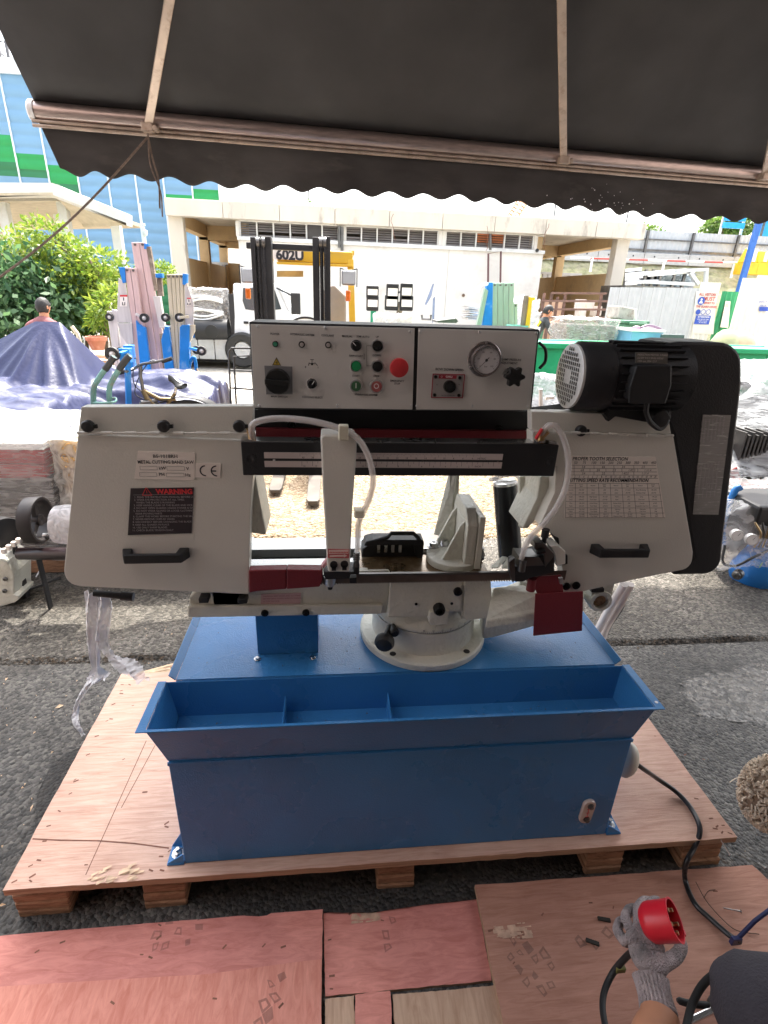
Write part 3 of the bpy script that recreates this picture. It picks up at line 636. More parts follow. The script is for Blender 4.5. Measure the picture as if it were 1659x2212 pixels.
# ---- swing arm of the bow pivot, right of the turntable
mb = MB(); ya = 1.27
a_ = [at(1042,1334,y=ya), at(1042,1381,y=ya), at(1066,1378,y=ya), at(1160,1352,y=ya), at(1262,1322,y=ya+.02), at(1262,1285,y=ya+.02), at(1180,1295,y=ya), at(1110,1325,y=ya)]
mb.prism(a_, (.03,.16,.0)); mb.build('pivot_arm', CREAMC, saw, bevel=.006)
mb = MB(); q = [at(1050,1340,z=.865), at(1066,1268,z=.9), at(1130,1262,z=.9), at(1168,1280,z=.9), at(1245,1300,z=.87), at(1160,1322,z=.865)]
mb.prism(q, (0,0,-.03)); mb.build('arm_web', CREAMC, saw, bevel=.006)
for (a, b) in (((1062,1228),(1108,1185)),((1085,1229),(1118,1180))):
    A, B = at(*a, z=ZT-.02), at(*b, y=1.52); mb = MB(); mb.prism([A, A+Vector((.02,0,0)), B+Vector((.015,0,0)), B], (0,.012,.0)); mb.build('casting_rib', CREAMC, saw, bevel=.002)
mb = MB(); mb.tube([at(1138,1285,y=1.33), at(1138,1250,y=1.33)], .022, 16); mb.build('pivot_boss', CREAMC, saw, smooth=True)
pv = at(1297,1298,y=1.30)
mb = MB(); mb.lathe(pv, (0,-1,0), [(0,-.05),(.034,-.05),(.036,0),(.034,.006),(.025,.006),(.023,-.01),(0,-.01)], 28); mb.box(pv.x-.033, pv.x+.033, 1.302, 1.35, pv.z, pv.z+.06); mb.build('pivot_eye', CREAMC, saw, smooth=True)
MB().lathe(pv, (0,-1,0), [(.023,-.009),(.020,-.004),(.014,0),(.013,.004),(.004,.005),(0,-.002)], 20).build('pivot_pin', pm('rusty_steel', (.28,.17,.1), .5, .7, var=.5, vs=60), saw, smooth=True)
plate('pivot_lug', [(1278,1272),(1278,1280),(1305,1279),(1305,1271)], 1.29, .03, BLACKP, saw)
# ---- vice: disc foot and jaw
jd = at(915,1200,z=ZT).y
vc = (at(978,1196,z=ZT+.02).x, at(978,1196,z=ZT+.02).y)
vj = MB().lathe((vc[0], vc[1], ZT), (0,0,1), [(0,0),(.074,0),(.075,.002),(.075,.017),(.073,.019),(0,.019)], 48).build('vice_foot', CREAMC, saw, smooth=True)
# jaw plate: stands facing left-right, seen edge on
jt = ZT+.155
X0 = vc[0]+.018
mb = MB(); mb.box(X0, X0+.028, YF+.022, YF+.19, ZT+.006, jt-.02); mb.prism([(X0,YF+.022,jt-.02),(X0,YF+.19,jt-.02),(X0,YF+.17,jt+.015),(X0,YF+.06,jt+.015)], (.028,0,0)); mb.build('jaw_body', CREAMC, saw, bevel=.003)
mb = MB(); mb.box(X0+.030, X0+.046, YF+.018, YF+.195, ZT+.004, jt+.004); mb.build('jaw_plate', CREAMC, saw, bevel=.002)
for yy in (YF+.05, YF+.15):
    mb = MB(); mb.prism([(X0,yy,ZT+.018),(X0-.055,yy,ZT+.018),(X0-.012,yy,jt-.035),(X0,yy,jt-.02)], (0,.010,0)); mb.build('jaw_rib', CREAMC, saw, bevel=.002)
mb = MB(); mb.prism([(X0-.006,YF+.185,ZT+.02),(X0-.05,YF+.21,ZT+.02),(X0-.02,YF+.21,jt+.06),(X0-.002,YF+.19,jt+.07)], (.006,.012,0)); mb.prism([(X0,YF+.18,ZT),(X0+.02,YF+.18,ZT),(X0+.01,YF+.20,jt+.075),(X0-.02,YF+.20,jt+.065)],(0,.014,0)); mb.build('jaw_back', CREAMC, saw, bevel=.002)
for (u, v) in ((936,1180),(960,1176)):
    c = at(u, v, z=ZT+.019); MB().lathe(c, (0,0,1), [(.019,0),(.019,.002),(.0125,.003),(.0125,.014),(.006,.014),(.006,.008),(0,.008)], 18).build('cap_bolt', STEEL, saw, smooth=True)
c = at(1056,1188,z=ZT+.01); MB().lathe((X0+.062, YF+.09, ZT), (0,0,1), [(.016,0),(.016,.004),(.011,.005),(.011,.035),(.005,.035),(0,.028)], 18).build('cap_bolt', DSTEEL, saw, smooth=True)
mb = MB(); mb.prism([(X0+.046,YF+.10,ZT+.0),(X0+.085,YF+.10,ZT+.0),(X0+.046,YF+.10,jt-.05)], (0,.012,0)); mb.build('jaw_gusset', CREAMC, saw, bevel=.002)
# quick-clamp block with loop handle on the table
y0h = 1.33
hb = plate('clamp_block', [(781,1205),(783,1186),(795,1178),(905,1176),(905,1206)], y0h, .06, BLACKP, saw, bevel=.003)
plate('clamp_hood', [(786,1180),(790,1171),(806,1167),(915,1167),(917,1178)], y0h-.012, .05, BLACKP, saw, bevel=.003)
pts = [at(u, v, y=y0h-.006) for (u, v) in ((806,1170),(838,1160),(845,1152),(893,1152),(902,1160),(908,1170))]
MB().tube(pts, .0060, 10).build('loop_handle', BLACKP, saw, smooth=True)
for k in range(4):
    a = at(818+k*15.5, 1182, y=y0h-.013); MB().box(a.x-.004, a.x+.004, y0h-.014, y0h-.002, a.z-.016, a.z+.006).build('steel_finger', STEEL, saw)
mb = MB(); a = at(905,1192,y=y0h+.03); mb.tube([a, a+Vector((.04,0,0))], .011, 14); mb.build('clamp_spindle', STEEL, saw, smooth=True)
plate('clamp_tail', [(893,1178),(897,1197),(903,1206),(913,1206),(916,1176)], y0h-.012, .05, BLACKP, saw, bevel=.002)
# ---- hydraulic feed cylinder
hy = 1.46; A, B = at(1091,1046,y=hy), at(1103,1212,y=hy-.03)
mb = MB(); mb.tube([B, A], .037, 24); mb.build('feed_cylinder', pm('black_gloss', (.02,.02,.022), .22, .3), saw, smooth=True)
mb = MB(); mb.tube([A, A+(A-B).normalized()*.008], .036, 24); mb.build('cylinder_cap', STEEL, saw, smooth=True)
ring = [A+Vector((.045*math.cos(a), .03*math.sin(a), .016+.006*math.sin(a*2))) for a in [2*PI*k/24 for k in range(40)]]
VINYL = pm('clear_vinyl', (.72,.68,.66), .12, var=.03, alpha=.42, coat=.6, spec=.8)
VINYLI = pm('vinyl_core', (.80,.74,.70), .25, var=.04, alpha=.35, coat=.3)
MB().tube(ring, .006, 8).build('coiled_hose', VINYL, saw, smooth=True)
# ---- bow: castings behind guards and beam
YC = 1.235
plate('bow_arm', [(527,1028),(552,1028),(556,1052),(575,1152),(571,1156),(536,1150),(530,1080)], YC, .12, CREAMC, saw, bevel=.003)
plate('bow_arm', [(1168,1030),(1204,1030),(1204,1070),(1140,1142),(1128,1142),(1160,1076)], YC, .12, CREAMC, saw, bevel=.003)
plate('bow_web', [(1122,1030),(1165,1030),(1160,1076),(1130,1142),(1124,1142)], YC+.10, .02, CREAMC, saw, bevel=.003)
screw(saw, 1139, 1068, YC+.098, .009, BLACKP, .001, 'tapped_hole')
plate('bow_back', [(550,884),(1147,888),(1150,930),(548,930)], 1.31, .1, BLACK, saw)
plate('bow_web_red', [(552,926),(1152,932),(1152,960),(552,955)], 1.295, .05, DRED, saw)
for (u, v) in ((630,918),(1078,927)): screw(saw, u, v, 1.309, .011, BOLT, .005, 'cap_bolt')
# ---- left blade guard
YG = 1.205
def knob(u, v, y):
    c = at(u, v, y=y); mb = MB(); mb.lathe(c, (0,-1,0), [(.006,-.01),(.006,.008),(.0125,.008),(.0135,.012),(.0135,.02),(.011,.023),(0,.024)], 16)
    mb.bar(c+Vector((0,-.016,0)), c+Vector((.020,-.016,0)), .006, .008); return mb.build('guard_knob', BLACKP, saw, smooth=True)
def hinge(u0, v0, u1, v1, y):
    a, b = at(u0, v0, y=y-.004), at(u1, v1, y=y-.004); n = 15; h = MB().tube([a, b], .0022, 8).build('hinge', CREAM, saw, smooth=True)
    for k in range(n):
        p, q = a.lerp(b, (k+.06)/n), a.lerp(b, (k+.94)/n)
        if k % 2 == 0: MB().tube([p, q], .0038, 8).build('knuckle', CREAM, h, smooth=True)
plate('upper_guard', [(175,879),(547,877),(546,950),(540,951),(168,937)], YG, .03, CREAM, saw, bevel=.002)
plate('wheel_box', [(190,905),(530,903),(522,1262),(190,1245),(165,1200)], YG+.031, .13, CREAM, saw, bevel=.01)
curve = lambda c, r0, a0, a1, n=7: [(c[0]+r0*math.cos(math.radians(a0+(a1-a0)*k/n)), c[1]+r0*math.sin(math.radians(a0+(a1-a0)*k/n))) for k in range(n+1)]
plate('guard_door', [(168,938),(545,952)]+[(547,1026),(541,1100),(537,1284)]+[(175,1267)]+curve((172,1232),34,95,180,6), YG-.012, .042, CREAM, saw, bevel=.002)
hinge(166, 935, 548, 936, YG-.014)
for u in (196, 358, 519): knob(u, 917, YG)
def handle(pa, pb, y, name='grip_handle'):
    a, b = at(*pa, y=y), at(*pb, y=y); d = (b-a).normalized(); o = Vector((0,-.034,0)); mb = MB()
    for p, s in ((a, 1), (b, -1)):
        mb.hexa([p+Vector((-.012,0,-.014)), p+Vector((.012,0,-.014)), p+Vector((.012,0,.014)), p+Vector((-.012,0,.014)), p+o+Vector((-.008+s*.008,0,-.012)), p+o+Vector((.008+s*.008,0,-.012)), p+o+Vector((.008+s*.008,0,.012)), p+o+Vector((-.008+s*.008,0,.012))])
    q = o+Vector((0,.004,0)); mb.bar(a+q, b+q, .011, .024)
    return mb.build(name, BLACKP, saw, bevel=.003)
handle((277,1195), (400,1193), YG-.012)
def deck(name, px, y, m, parent): return plate(name, px, y-.0016, .0016, m, parent)
np_ = deck('name_plate', [(298,974),(422,978),(420,1037),(290,1034)], YG-.012, LABELW, saw)
yy = YG-.0142
mb = MB()
text_into(mb, 'BS-1018RH', .0112, at(357,986,y=yy), align='CENTER', bold=.00012, sx=1.05); text_into(mb, 'METAL CUTTING BAND SAW', .0112, at(358,998.5,y=yy), align='CENTER', bold=.00015, sx=.84)
for s, u, v in (('kW',343,1011.5),('V',402,1012.5),('PH',343,1025),('Hz',400,1026.5)): text_into(mb, s, .0105, at(u,v,y=yy), bold=.0002)
def frame(mb, u0, v0, u1, v1, y, w=.0006):
    a, b = at(u0,v0,y=y), at(u1,v1,y=y)
    for (p, q) in (((a.x,a.z),(b.x,a.z)),((b.x,a.z),(b.x,b.z)),((b.x,b.z),(a.x,b.z)),((a.x,b.z),(a.x,a.z))):
        x0_, x1_ = min(p[0],q[0])-w/2, max(p[0],q[0])+w/2; z0_, z1_ = min(p[1],q[1])-w/2, max(p[1],q[1])+w/2
        mb.quad((x0_,y,z0_),(x1_,y,z0_),(x1_,y,z1_),(x0_,y,z1_))
for (u0, v0, u1, v1) in ((302,1007,340,1015),(360,1008,399,1016),(301,1021,339,1029),(359,1022,398,1030)): frame(mb, u0, v0, u1, v1, yy)
mb.build('lettering', INK, np_, fix=False)
ce = deck('ce_plate', [(423,1000),(477,1001),(476,1033),(422,1031)], YG-.012, LABELW, saw)
mb = MB()
for (u, v, e) in ((444,1017,0),(468,1017.5,1)):
    c = at(u, v, y=yy); R_ = .0135
    for k in range(14):
        a0, a1 = math.radians(90+180*k/14), math.radians(90+180*(k+1)/14)
        mb.quad(*[(c.x+r*math.cos(a), yy, c.z+r*math.sin(a)) for (r, a) in ((R_,a0),(R_,a1),(R_*.78,a1),(R_*.78,a0))])
    if e: mb.quad((c.x-R_*.9,yy,c.z-.0014),(c.x-.001,yy,c.z-.0014),(c.x-.001,yy,c.z+.0014),(c.x-R_*.9,yy,c.z+.0014))
mb.build('lettering', INK, ce, fix=False)
WARN = pm('purple_black_label', (.035,.025,.03), .16, var=.3, vs=8, coat=.5)
wl = deck('warning_label', [(282,1055),(419,1053),(414,1152),(276,1156)], YG-.012, WARN, saw)
mb = MB(); text_into(mb, 'WARNING', .017, at(337,1062.5,y=yy), bold=.0008)
c = at(317,1063,y=yy)
for (a, b) in (((-.011,-.008),(.011,-.008)),((.011,-.008),(0,.011)),((0,.011),(-.011,-.008))):
    A, B = Vector((c.x+a[0],yy,c.z+a[1])), Vector((c.x+b[0],yy,c.z+b[1])); n = Vector((-(B-A).z,0,(B-A).x)).normalized()*.0008; mb.quad(A-n,B-n,B+n,A+n)
mb.box(c.x-.0007,c.x+.0007,yy-.0001,yy,c.z-.003,c.z+.004)
mb.build('heading', REDP, wl, fix=False)
GREYP = pm('grey_print', (.38,.35,.36), .5)
mb = MB(); lines = ['1. READ THE INSTRUCTION MANUAL BEFORE USE','2. WEAR EYE PROTECTION AT ALL TIMES','   WHEN THE BLADE IS RUNNING','3. KEEP HANDS CLEAR OF THE BLADE AND VICE','4. DO NOT OPEN GUARDS UNLESS POWER IS OFF','5. DO NOT WEAR GLOVES OR LOOSE CLOTHING','   NEAR MOVING PARTS','6. CLAMP THE WORK BEFORE STARTING THE SAW','7. NEVER REMOVE CHIPS BY HAND','8. DISCONNECT BEFORE CHANGING THE BLADE','9. KEEP ALL GUARDS IN PLACE','10. USE ONLY SHARP BLADES','11. CHECK BLADE TENSION DAILY']
for k, s in enumerate(lines): text_into(mb, s, .0066, at(290-k*.35,1074+k*6,y=yy), (1,0,.002), sx=.93)
a, b = at(288,1069.5,y=yy), at(410,1067.5,y=yy); mb.quad(a, b, b+Vector((0,0,.0006)), a+Vector((0,0,.0006)))
mb.build('lettering', GREYP, wl, fix=False)
mb = MB()
for (u, v) in ((443,1290),(526,1291)): p = at(u, v, y=YG); mb.box(p.x-.012, p.x+.012, YG-.02, YG+.01, p.z-.006, p.z+.008)
mb.build('guard_latch', BLACKP, saw, bevel=.002)
# ---- right blade guard
plate('upper_guard', [(1148,889),(1300,893),(1444,897),(1450,938),(1148,930)], YG+.004, .03, CREAM, saw, bevel=.002)
plate('wheel_box', [(1215,905),(1430,912),(1470,1190),(1440,1220),(1260,1262),(1232,1190)], YG+.035, .13, CREAM, saw, bevel=.01)
plate('guard_door', [(1150,934),(1455,943)]+[(1497,1192)]+curve((1468,1204),28,0,75,5)+[(1371,1252),(1260,1277.6),(1218,1281),(1216,1235),(1214,1222),(1224.6,1218.5),(1224.6,1199),(1208.5,1178),(1207,1165),(1165.5,1134.7),(1198,1064),(1202,1008),(1150,1000)], YG-.012, .042, CREAM, saw, bevel=.002)
hinge(1150, 932, 1455, 941, YG-.014)
for u, v in ((1249,927),): knob(u, v, YG+.004)
handle((1283,1184), (1388,1184), YG-.012)
for (u, v) in ((1223,1266),(1244,1264)): screw(saw, u, v, YG-.012, .0115, BOLT, .006, 'cap_bolt')
# speed chart
ch = deck('speed_chart', [(1226,985),(1416,987),(1438,1119),(1219,1119)], YG-.012, LABELW, saw)
mb = MB(); W = .0006
def hl(u0, v0, u1, v1): 
    a, b = at(u0,v0,y=yy), at(u1,v1,y=yy); n = Vector((-(b-a).z,0,(b-a).x)).normalized()*W/2*1.3; mb.quad(a-n,b-n,b+n,a+n)
text_into(mb, 'PROPER TOOTH SELECTION', .0125, at(1237,991,y=yy), (1,0,.0), bold=.0002, sx=.9)
text_into(mb, 'CUTTING SPEED RATE RECOMMENDATION', .0125, at(1225,1038,y=yy), bold=.0002, sx=.88)
for k, s in enumerate(('50','75','100','150','200','250','300','350','400','450')): text_into(mb, s, .010, at(1240+k*18.5,1000,y=yy), sx=.9)
for k in range(5): hl(1228, 1005+k*7, 1417+k*1.1, 1005.5+k*7)
for k, row in enumerate((('5/8','4/6','3/4','2/3'),('6/8','3/4','2/3','1.4/2.5','1.1/1.4'),('3/4','2/3','1.4/2.5','1.1/1.4'))):
    n = len(row)
    for i, s in enumerate(row):
        uu = 1244+(i+.3)*172/n; text_into(mb, s, .0085, at(uu,1009+k*7,y=yy), sx=.8); hl(1240+i*172/n, 1005+k*7, 1240.3+i*172/n, 1012+k*7)
for k in range(20): text_into(mb, str(k+1), .0078, at(1231+k*9.6,1030,y=yy), sx=.72)
rows = [('Material','Speed FPM','Material','Speed FPM','Material','Speed FPM','Material','Speed FPM'),('Carbon Steel','196-354 (60-108)','Tool Steel','203 (62)','Alloy Steel','111-321 (34-98)','Free-Machining Stainless Steel','190-304 (58-93)'),('Angle Steel','180-220 (54-67)','High-Speed Tool Steel','75-118 (23-36)','Mold Steel','246 (75)','Gray Cast Iron','108-225 (33-69)'),('Thin Tube','180-220 (54-67)','Cold-Work Tool Steel','95-213 (29-65)','Water-Hard Tool Steel','242 (74)','Ductile Austenitic Cast Iron','65-85 (20-26)'),('Aluminum Alloy','220-534 (67-163)','Hot-Work Tool Steel','203 (62)','Stainless Steel','85 (26)','Malleable Cast Iron','321 (98)'),('Copper Alloy','229-482 (70-147)','Oil-Hardening Tool Steel','203-213 (62-65)','CR Stainless Steel','85-203 (26-62)','Plastics Lumber','220 (67)')]
vt = [1044,1054,1069,1083,1097,1108,1118]; cw = [0,20,45,70,95,120,145,175,200]
for k, v in enumerate(vt): hl(1223-k*.3, v, 1423+k*2.4, v+.3)
for c_ in range(9):
    uu = 1223+cw[c_]; hl(uu, 1044, uu-.3*6+c_*1.6*.9, 1118)
for k, row in enumerate(rows):
    for c_, s in enumerate(row):
        parts = s.split(' ', 1); h_ = (vt[k+1]-vt[k]); uu = 1223+(cw[c_]+cw[c_+1])/2+c_*k*.22
        for i, p_ in enumerate(parts[:2]): text_into(mb, p_, .0052 if k else .0045, at(uu, vt[k]+h_*(.5 if len(parts)==1 else (.3,.72)[i]), y=yy), align='CENTER', sx=.85)
mb.build('lettering', INK, ch, fix=False)
# ---- belt cover and motor
plate('belt_cover', [(1440,742),(1470,738),(1545,740)]+curve((1558,785),45,-80,0,6)+[(1603,830),(1560,1195)]+curve((1519,1200),41,0,90,6)+[(1455,1243),(1462,1236),(1500,1205),(1455,940),(1440,905)], YG+.01, .13, BLACK, saw, bevel=.008)
bp_ = deck('belt_speed_plate', [(1519,896),(1579,897),(1552,1112),(1497,1111)], YG+.010, pm('brushed_plate', (.55,.54,.52), .25, .5, var=.1, vs=30, stretch=(1,1,12)), saw)
mb = MB(); yz = YG+.0078; rt = at(1519,896,y=yz); rb = at(1497,1111,y=yz); dn = (rb-rt).normalized(); rg = Vector((-dn.z,0,dn.x)); rg = rg if rg.x > 0 else -rg
rnd2 = random.Random(5)
for k in range(7):
    t = .006+k*.0095
    for (a, b) in ((.012,.11),(.13,.16),(.17,.23)):
        s = ''.join(rnd2.choice('SPEED BELT RATE MIN FT 0123456789') for _ in range(int((b-a)/.0045)))
        p = rt+dn*(a+.002)+rg*(.062-t); text_into(mb, s, .0062, p, dn, rg, sx=.9)
for k in range(5):
    p = rt+dn*.145+rg*(.010+k*.011); mb.quad(p, p+dn*.085, p+dn*.085+rg*.0008, p+rg*.0008)
mb.build('lettering', GREYP, bp_, fix=False)
ym = 1.235; mc0 = at(1233,808,y=ym); mc1 = at(1440,822,y=ym); mz = (mc0.z+mc1.z)/2; xa, xb = mc0.x, at(1462,810,y=ym).x; R_ = .081
mo = MB().lathe((xa,ym,mz), (1,0,0), [(R_*.92,0),(R_,.012),(R_,.075),(R_*.96,.078),(R_*.96,xb-xa)], 40).build('motor_body', BLACK, saw, smooth=True)
mb = MB()
for k in range(26):
    a = 2*PI*k/26; p = Vector((xa+.085, ym+R_*.95*math.cos(a), mz+R_*.95*math.sin(a))); d = Vector((0,math.cos(a),math.sin(a)))
    mb.bar(p+d*.004, p+d*.004+Vector((xb-xa-.11,0,0)), .003, .008, d)
mb.build('cooling_fin', BLACK, mo, bevel=0)['kind'] = 'stuff'
# fan grille (faces left)
fg = MB().lathe((xa-.002,ym,mz), (-1,0,0), [(R_*.93,-.004),(R_*.93,.002),(R_*.88,.004),(0,.005)], 40).build('fan_grille', pm('pale_grille', (.66,.66,.64), .4, .2), mo, smooth=True)
mb = MB(); xg = xa-.0078
for r in range(-5, 6):
    for q in range(-6, 7):
        yy_, zz_ = r*.0105, q*.0105
        if yy_**2+zz_**2 > (R_*.80)**2 or (abs(r) <= 1 and abs(q) <= 1): continue
        mb.quad((xg,ym+yy_-.0026,mz+zz_-.004),(xg,ym+yy_+.0026,mz+zz_-.004),(xg,ym+yy_+.0026,mz+zz_+.004),(xg,ym+yy_-.0026,mz+zz_+.004))
mb.build('grille_slot', BLACKP, fg, fix=False)['kind'] = 'stuff'
jb_ = plate('terminal_box', [(1380,793),(1448,792),(1446,830),(1434,868),(1364,868),(1366,840)], ym-R_-.028, .05, BLACKP, saw, bevel=.006)
plate('box_lid', [(1376,790),(1452,788),(1451,833),(1438,873),(1359,872),(1361,838)], ym-R_-.034, .007, BLACKP, saw, bevel=.003)
mpl = plate('motor_plate', [(1374,761),(1443,762),(1442,786),(1373,784)], ym-R_-.004, .003, pm('etched_plate', (.22,.21,.19), .35, .7, var=.3, vs=40), saw)
mb = MB()
for k, s in enumerate(('INDUCTION MOTOR  3 PHASE', '2.2 kW 415 V 50 Hz 4 POLE', '1430 rpm  IP54  Cl. F')): text_into(mb, s, .0055, at(1377,766+k*7,y=ym-R_-.0052), sx=.95)
mb.build('lettering', LABELW, mpl, fix=False)
plate('motor_foot', [(1322,880),(1448,872),(1450,905),(1438,912),(1395,912),(1330,900),(1315,912),(1303,893)], YG-.01, .12, BLACKP, saw, bevel=.003)
MB().tube([at(u, v, y=ym-R_-.01) for (u, v) in spl] if False else spline([at(1398,868,y=YG-.05), at(1396,890,y=YG-.045), at(1405,912,y=YG-.04), at(1425,926,y=YG-.03), at(1440,912,y=YG-.02), at(1436,895,y=YG)], 6), .006, 8).build('motor_cable', RUBBER, saw, smooth=True)
mb = MB(); c = at(1425,905,y=YG-.03); mb.lathe(c, (0,-1,0), [(0,-.02),(.022,-.02),(.024,0),(.02,.006),(0,.007)], 18); mb.build('belt_tension_knob', BLACKP, saw, smooth=True)
# ---- beam with rules, guide arms, blade
YBm = 1.175
bm = plate('guide_beam', [(520,955),(545,955),(1160,959),(1208,962),(1196,1029),(525,1027)], YBm, .05, BLACK, saw, bevel=.002)
for (px) in ([(519,950),(545,950),(545,955),(519,955)], [(1158,953),(1178,953),(1178,957),(1158,957)], [(1186,954),(1206,956),(1206,961),(1186,959)]):
    plate('steel_cap', px, YBm+.001, .045, STEEL, saw, bevel=.001)
plate('beam_edge', [(545,953),(1160,957),(1160,959),(545,955)], YBm+.002, .04, STEEL, saw)
RULE = pm('scale_plate', (.55,.48,.46), .4, var=.05)
r1 = deck('scale_rule', [(570,977),(1087,981),(1085,994),(571,990)], YBm, RULE, saw); r2 = deck('scale_rule', [(571,996),(1085,999),(1083,1012),(572,1009)], YBm, RULE, saw)
mb = MB(); yr = YBm-.0022
def tick(u, v, L, w=.0007): p = at(u, v, y=yr); mb.quad((p.x-w/2,yr,p.z),(p.x+w/2,yr,p.z),(p.x+w/2,yr,p.z-L),(p.x-w/2,yr,p.z-L))
for k in range(131): tick(648+k*3.0, 978.3+k*.023, .008 if k % 10 == 0 else (.006 if k % 5 == 0 else .0035), .0005)
for k in range(20): 
    s = str(40-2*k) if k < 19 else 'METRIC'; text_into(mb, s, .0062, at(655+k*20.3,988.5+k*.13,y=yr), align='CENTER')
mb.build('graduation', INK, r1, fix=False)
mb = MB()
for k in range(38): tick(652+k*12.8*.9, 996.6+k*.05, .011 if k % 2 == 0 else .005)
for k in range(15): text_into(mb, str(16-k), .0062, at(657+k*25.4,1006.5+k*.13,y=yr), align='CENTER')
text_into(mb, 'INCH', .0062, at(1032,1008,y=yr), align='CENTER')
mb.build('graduation', INK, r2, fix=False)
for (u, v) in ((541,992),(1188,998)): screw(saw, u, v, YBm, .014, BLACK, .001, 'end_screw')
for (u, v) in ((592,994),(913,998),(1075,999)): screw(saw, u, v, YBm, .003, STEEL, .001, 'rivet')
plate('guide_arm', [(692,945),(700,940),(768,940),(771,946),(770,980),(761,1100),(757,1203),(755,1236),(709,1236),(706,1215),(703,1150),(697,1060),(694,980)], YBm-.035, .035, CREAM, saw, bevel=.004)
plate('arm_cap', [(694,938),(762,938),(770,944),(692,944)], YBm-.03, .055, CREAM, saw, bevel=.003)
al = deck('blade_label', [(708,1186),(755,1187),(754,1206),(708,1205)], YBm-.035, pm('red_label', (.5,.10,.10), .45), saw)
mb = MB(); yl = YBm-.0372
a, b = at(710,1188,y=yl), at(753,1196,y=yl); mb.quad((a.x,yl,b.z),(b.x,yl,b.z),(b.x,yl,a.z),(a.x,yl,a.z))
p = at(712,1201,y=yl); q = at(750,1201,y=yl); mb.quad((p.x,yl,p.z-.0022),(q.x-.008,yl,p.z-.0022),(q.x-.008,yl,p.z+.0022),(p.x,yl,p.z+.0022)); mb.quad((q.x-.008,yl,p.z-.005),(q.x,yl,p.z),(q.x-.008,yl,p.z+.005))
mb.build('arrow', pm('pink_print', (.75,.55,.52), .5), al, fix=False)
mb = MB()
for k in range(12):
    p = at(711+k*3.4,1193.5,y=yl-.0005); mb.add([(p.x,yl-.0005,p.z-.001),(p.x+.0036,yl-.0005,p.z-.001),(p.x+.0034,yl-.0005,p.z+.003)], [(0,1,2)])
mb.build('saw_teeth_mark', REDP, al, fix=False)
for (u, v) in ((721,1219),(744,1218)): 
    c = at(u, v, y=YBm-.036); mb = MB(); mb.lathe(c, (0,-1,0), [(.0095,0),(.0095,.004),(.004,.004),(0,.003)], 14); mb.box(c.x-.0055, c.x+.0055, c.y-.004, c.y, c.z-.016, c.z); mb.build('keyhole_bolt', BLACKP, saw, smooth=True)
plate('guide_block', [(698,1232),(702,1252),(754,1250),(758,1241),(776,1241),(777,1218),(768,1214),(764,1236),(700,1236)], YBm-.03, .055, BLACKP, saw, bevel=.002)
plate('guide_plate', [(700,1226),(712,1226),(712,1234),(760,1235),(768,1196),(774,1196),(770,1240),(700,1240)], YBm-.005, .03, STEEL, saw, bevel=.001)
mb = MB(); c = at(713,1256,y=YBm); mb.lathe((c.x,c.y,c.z), (0,0,1), [(0,-.012),(.009,-.012),(.009,-.006),(.014,-.006),(.015,.004),(.0148,.006),(.0155,.008),(.015,.014),(0,.014)], 20); mb.build('guide_bearing', STEEL, saw, smooth=True)
mb = MB(); mb.lathe((c.x,c.y,c.z), (0,0,1), [(0,-.022),(.006,-.022),(.007,-.012),(0,-.012)], 12); mb.build('bearing_pin', BOLT, saw)
plate('guide_foot', [(755,1249),(755,1260),(770,1260),(770,1248)], YBm-.012, .02, BLACKP, saw)
plate('blade_cover', [(537,1233),(619,1231),(619,1273),(556,1278),(538,1281)], YBm-.006, .03, DRED, saw, bevel=.003)
plate('blade_cover', [(619.5,1231),(693,1232),(697,1226),(697,1254),(690,1268),(619.5,1273)], YBm-.010, .03, DRED, saw, bevel=.003)
plate('cover_tab', [(695,1224),(704,1213),(707,1203),(709,1215),(700,1228)], YBm-.012, .02, pm('pink_tab', (.55,.25,.28), .5), saw)
# the blade itself with a toothed lower edge
zb0 = at(900,1259,y=YBm+.008).z; zb1 = at(900,1238,y=YBm+.008).z; xb0 = at(540,1245,y=YBm).x; xb1 = at(1225,1245,y=YBm).x
rim = [(xb0,YBm+.008,zb1),(xb1,YBm+.008,zb1)]; n = 120
for k in range(n):
    x = xb1-(xb1-xb0)*k/n; d = (xb1-xb0)/n; rim += [(x,YBm+.008,zb0+.004),(x-d*.2,YBm+.008,zb0-.001)]
rim.append((xb0,YBm+.008,zb0+.003))
MB().prism(rim, (0,.0012,0)).build('saw_blade', pm('blade_steel', (.16,.12,.10), .45, .6, var=.3, vs=20), saw)
plate('blade_back', [(775,1240),(1120,1236),(1120,1240),(775,1244)], YBm+.004, .008, DSTEEL, saw)
# right guide block
rg_ = plate('guide_block', [(1100,1214),(1112,1205),(1113,1252),(1108,1259),(1101,1240)], YBm-.03, .012, DSTEEL, saw, bevel=.001)
plate('guide_block', [(1112,1226),(1150,1204),(1180,1200),(1184,1184),(1198,1200),(1198,1236),(1142,1250),(1131,1257),(1112,1257)], YBm-.028, .06, BLACKP, saw, bevel=.002)
mb = MB(); q = [at(1116,1208,y=YBm-.02), at(1163,1226,y=YBm-.03), at(1178,1210,y=YBm-.02), at(1122,1198,y=YBm+.03)]; 
plate('guide_top', [(1118,1224),(1121,1202),(1165,1204),(1176,1222)], YBm-.032, .05, DSTEEL, saw, bevel=.001)
plate('guide_cheek', [(1155,1172),(1175,1174),(1197,1196),(1197,1202),(1178,1225),(1176,1198),(1155,1186)], YBm-.034, .045, DSTEEL, saw, bevel=.001)
mb = MB(); p = at(1174,1175,y=YBm); mb.tube([p, p+Vector((0,0,.028))], .006, 10); mb.tube([p+Vector((0,0,.02)), p+Vector((0,0,.042))], .010, 12); mb.build('adjuster_screw', BLACKP, saw, smooth=True)
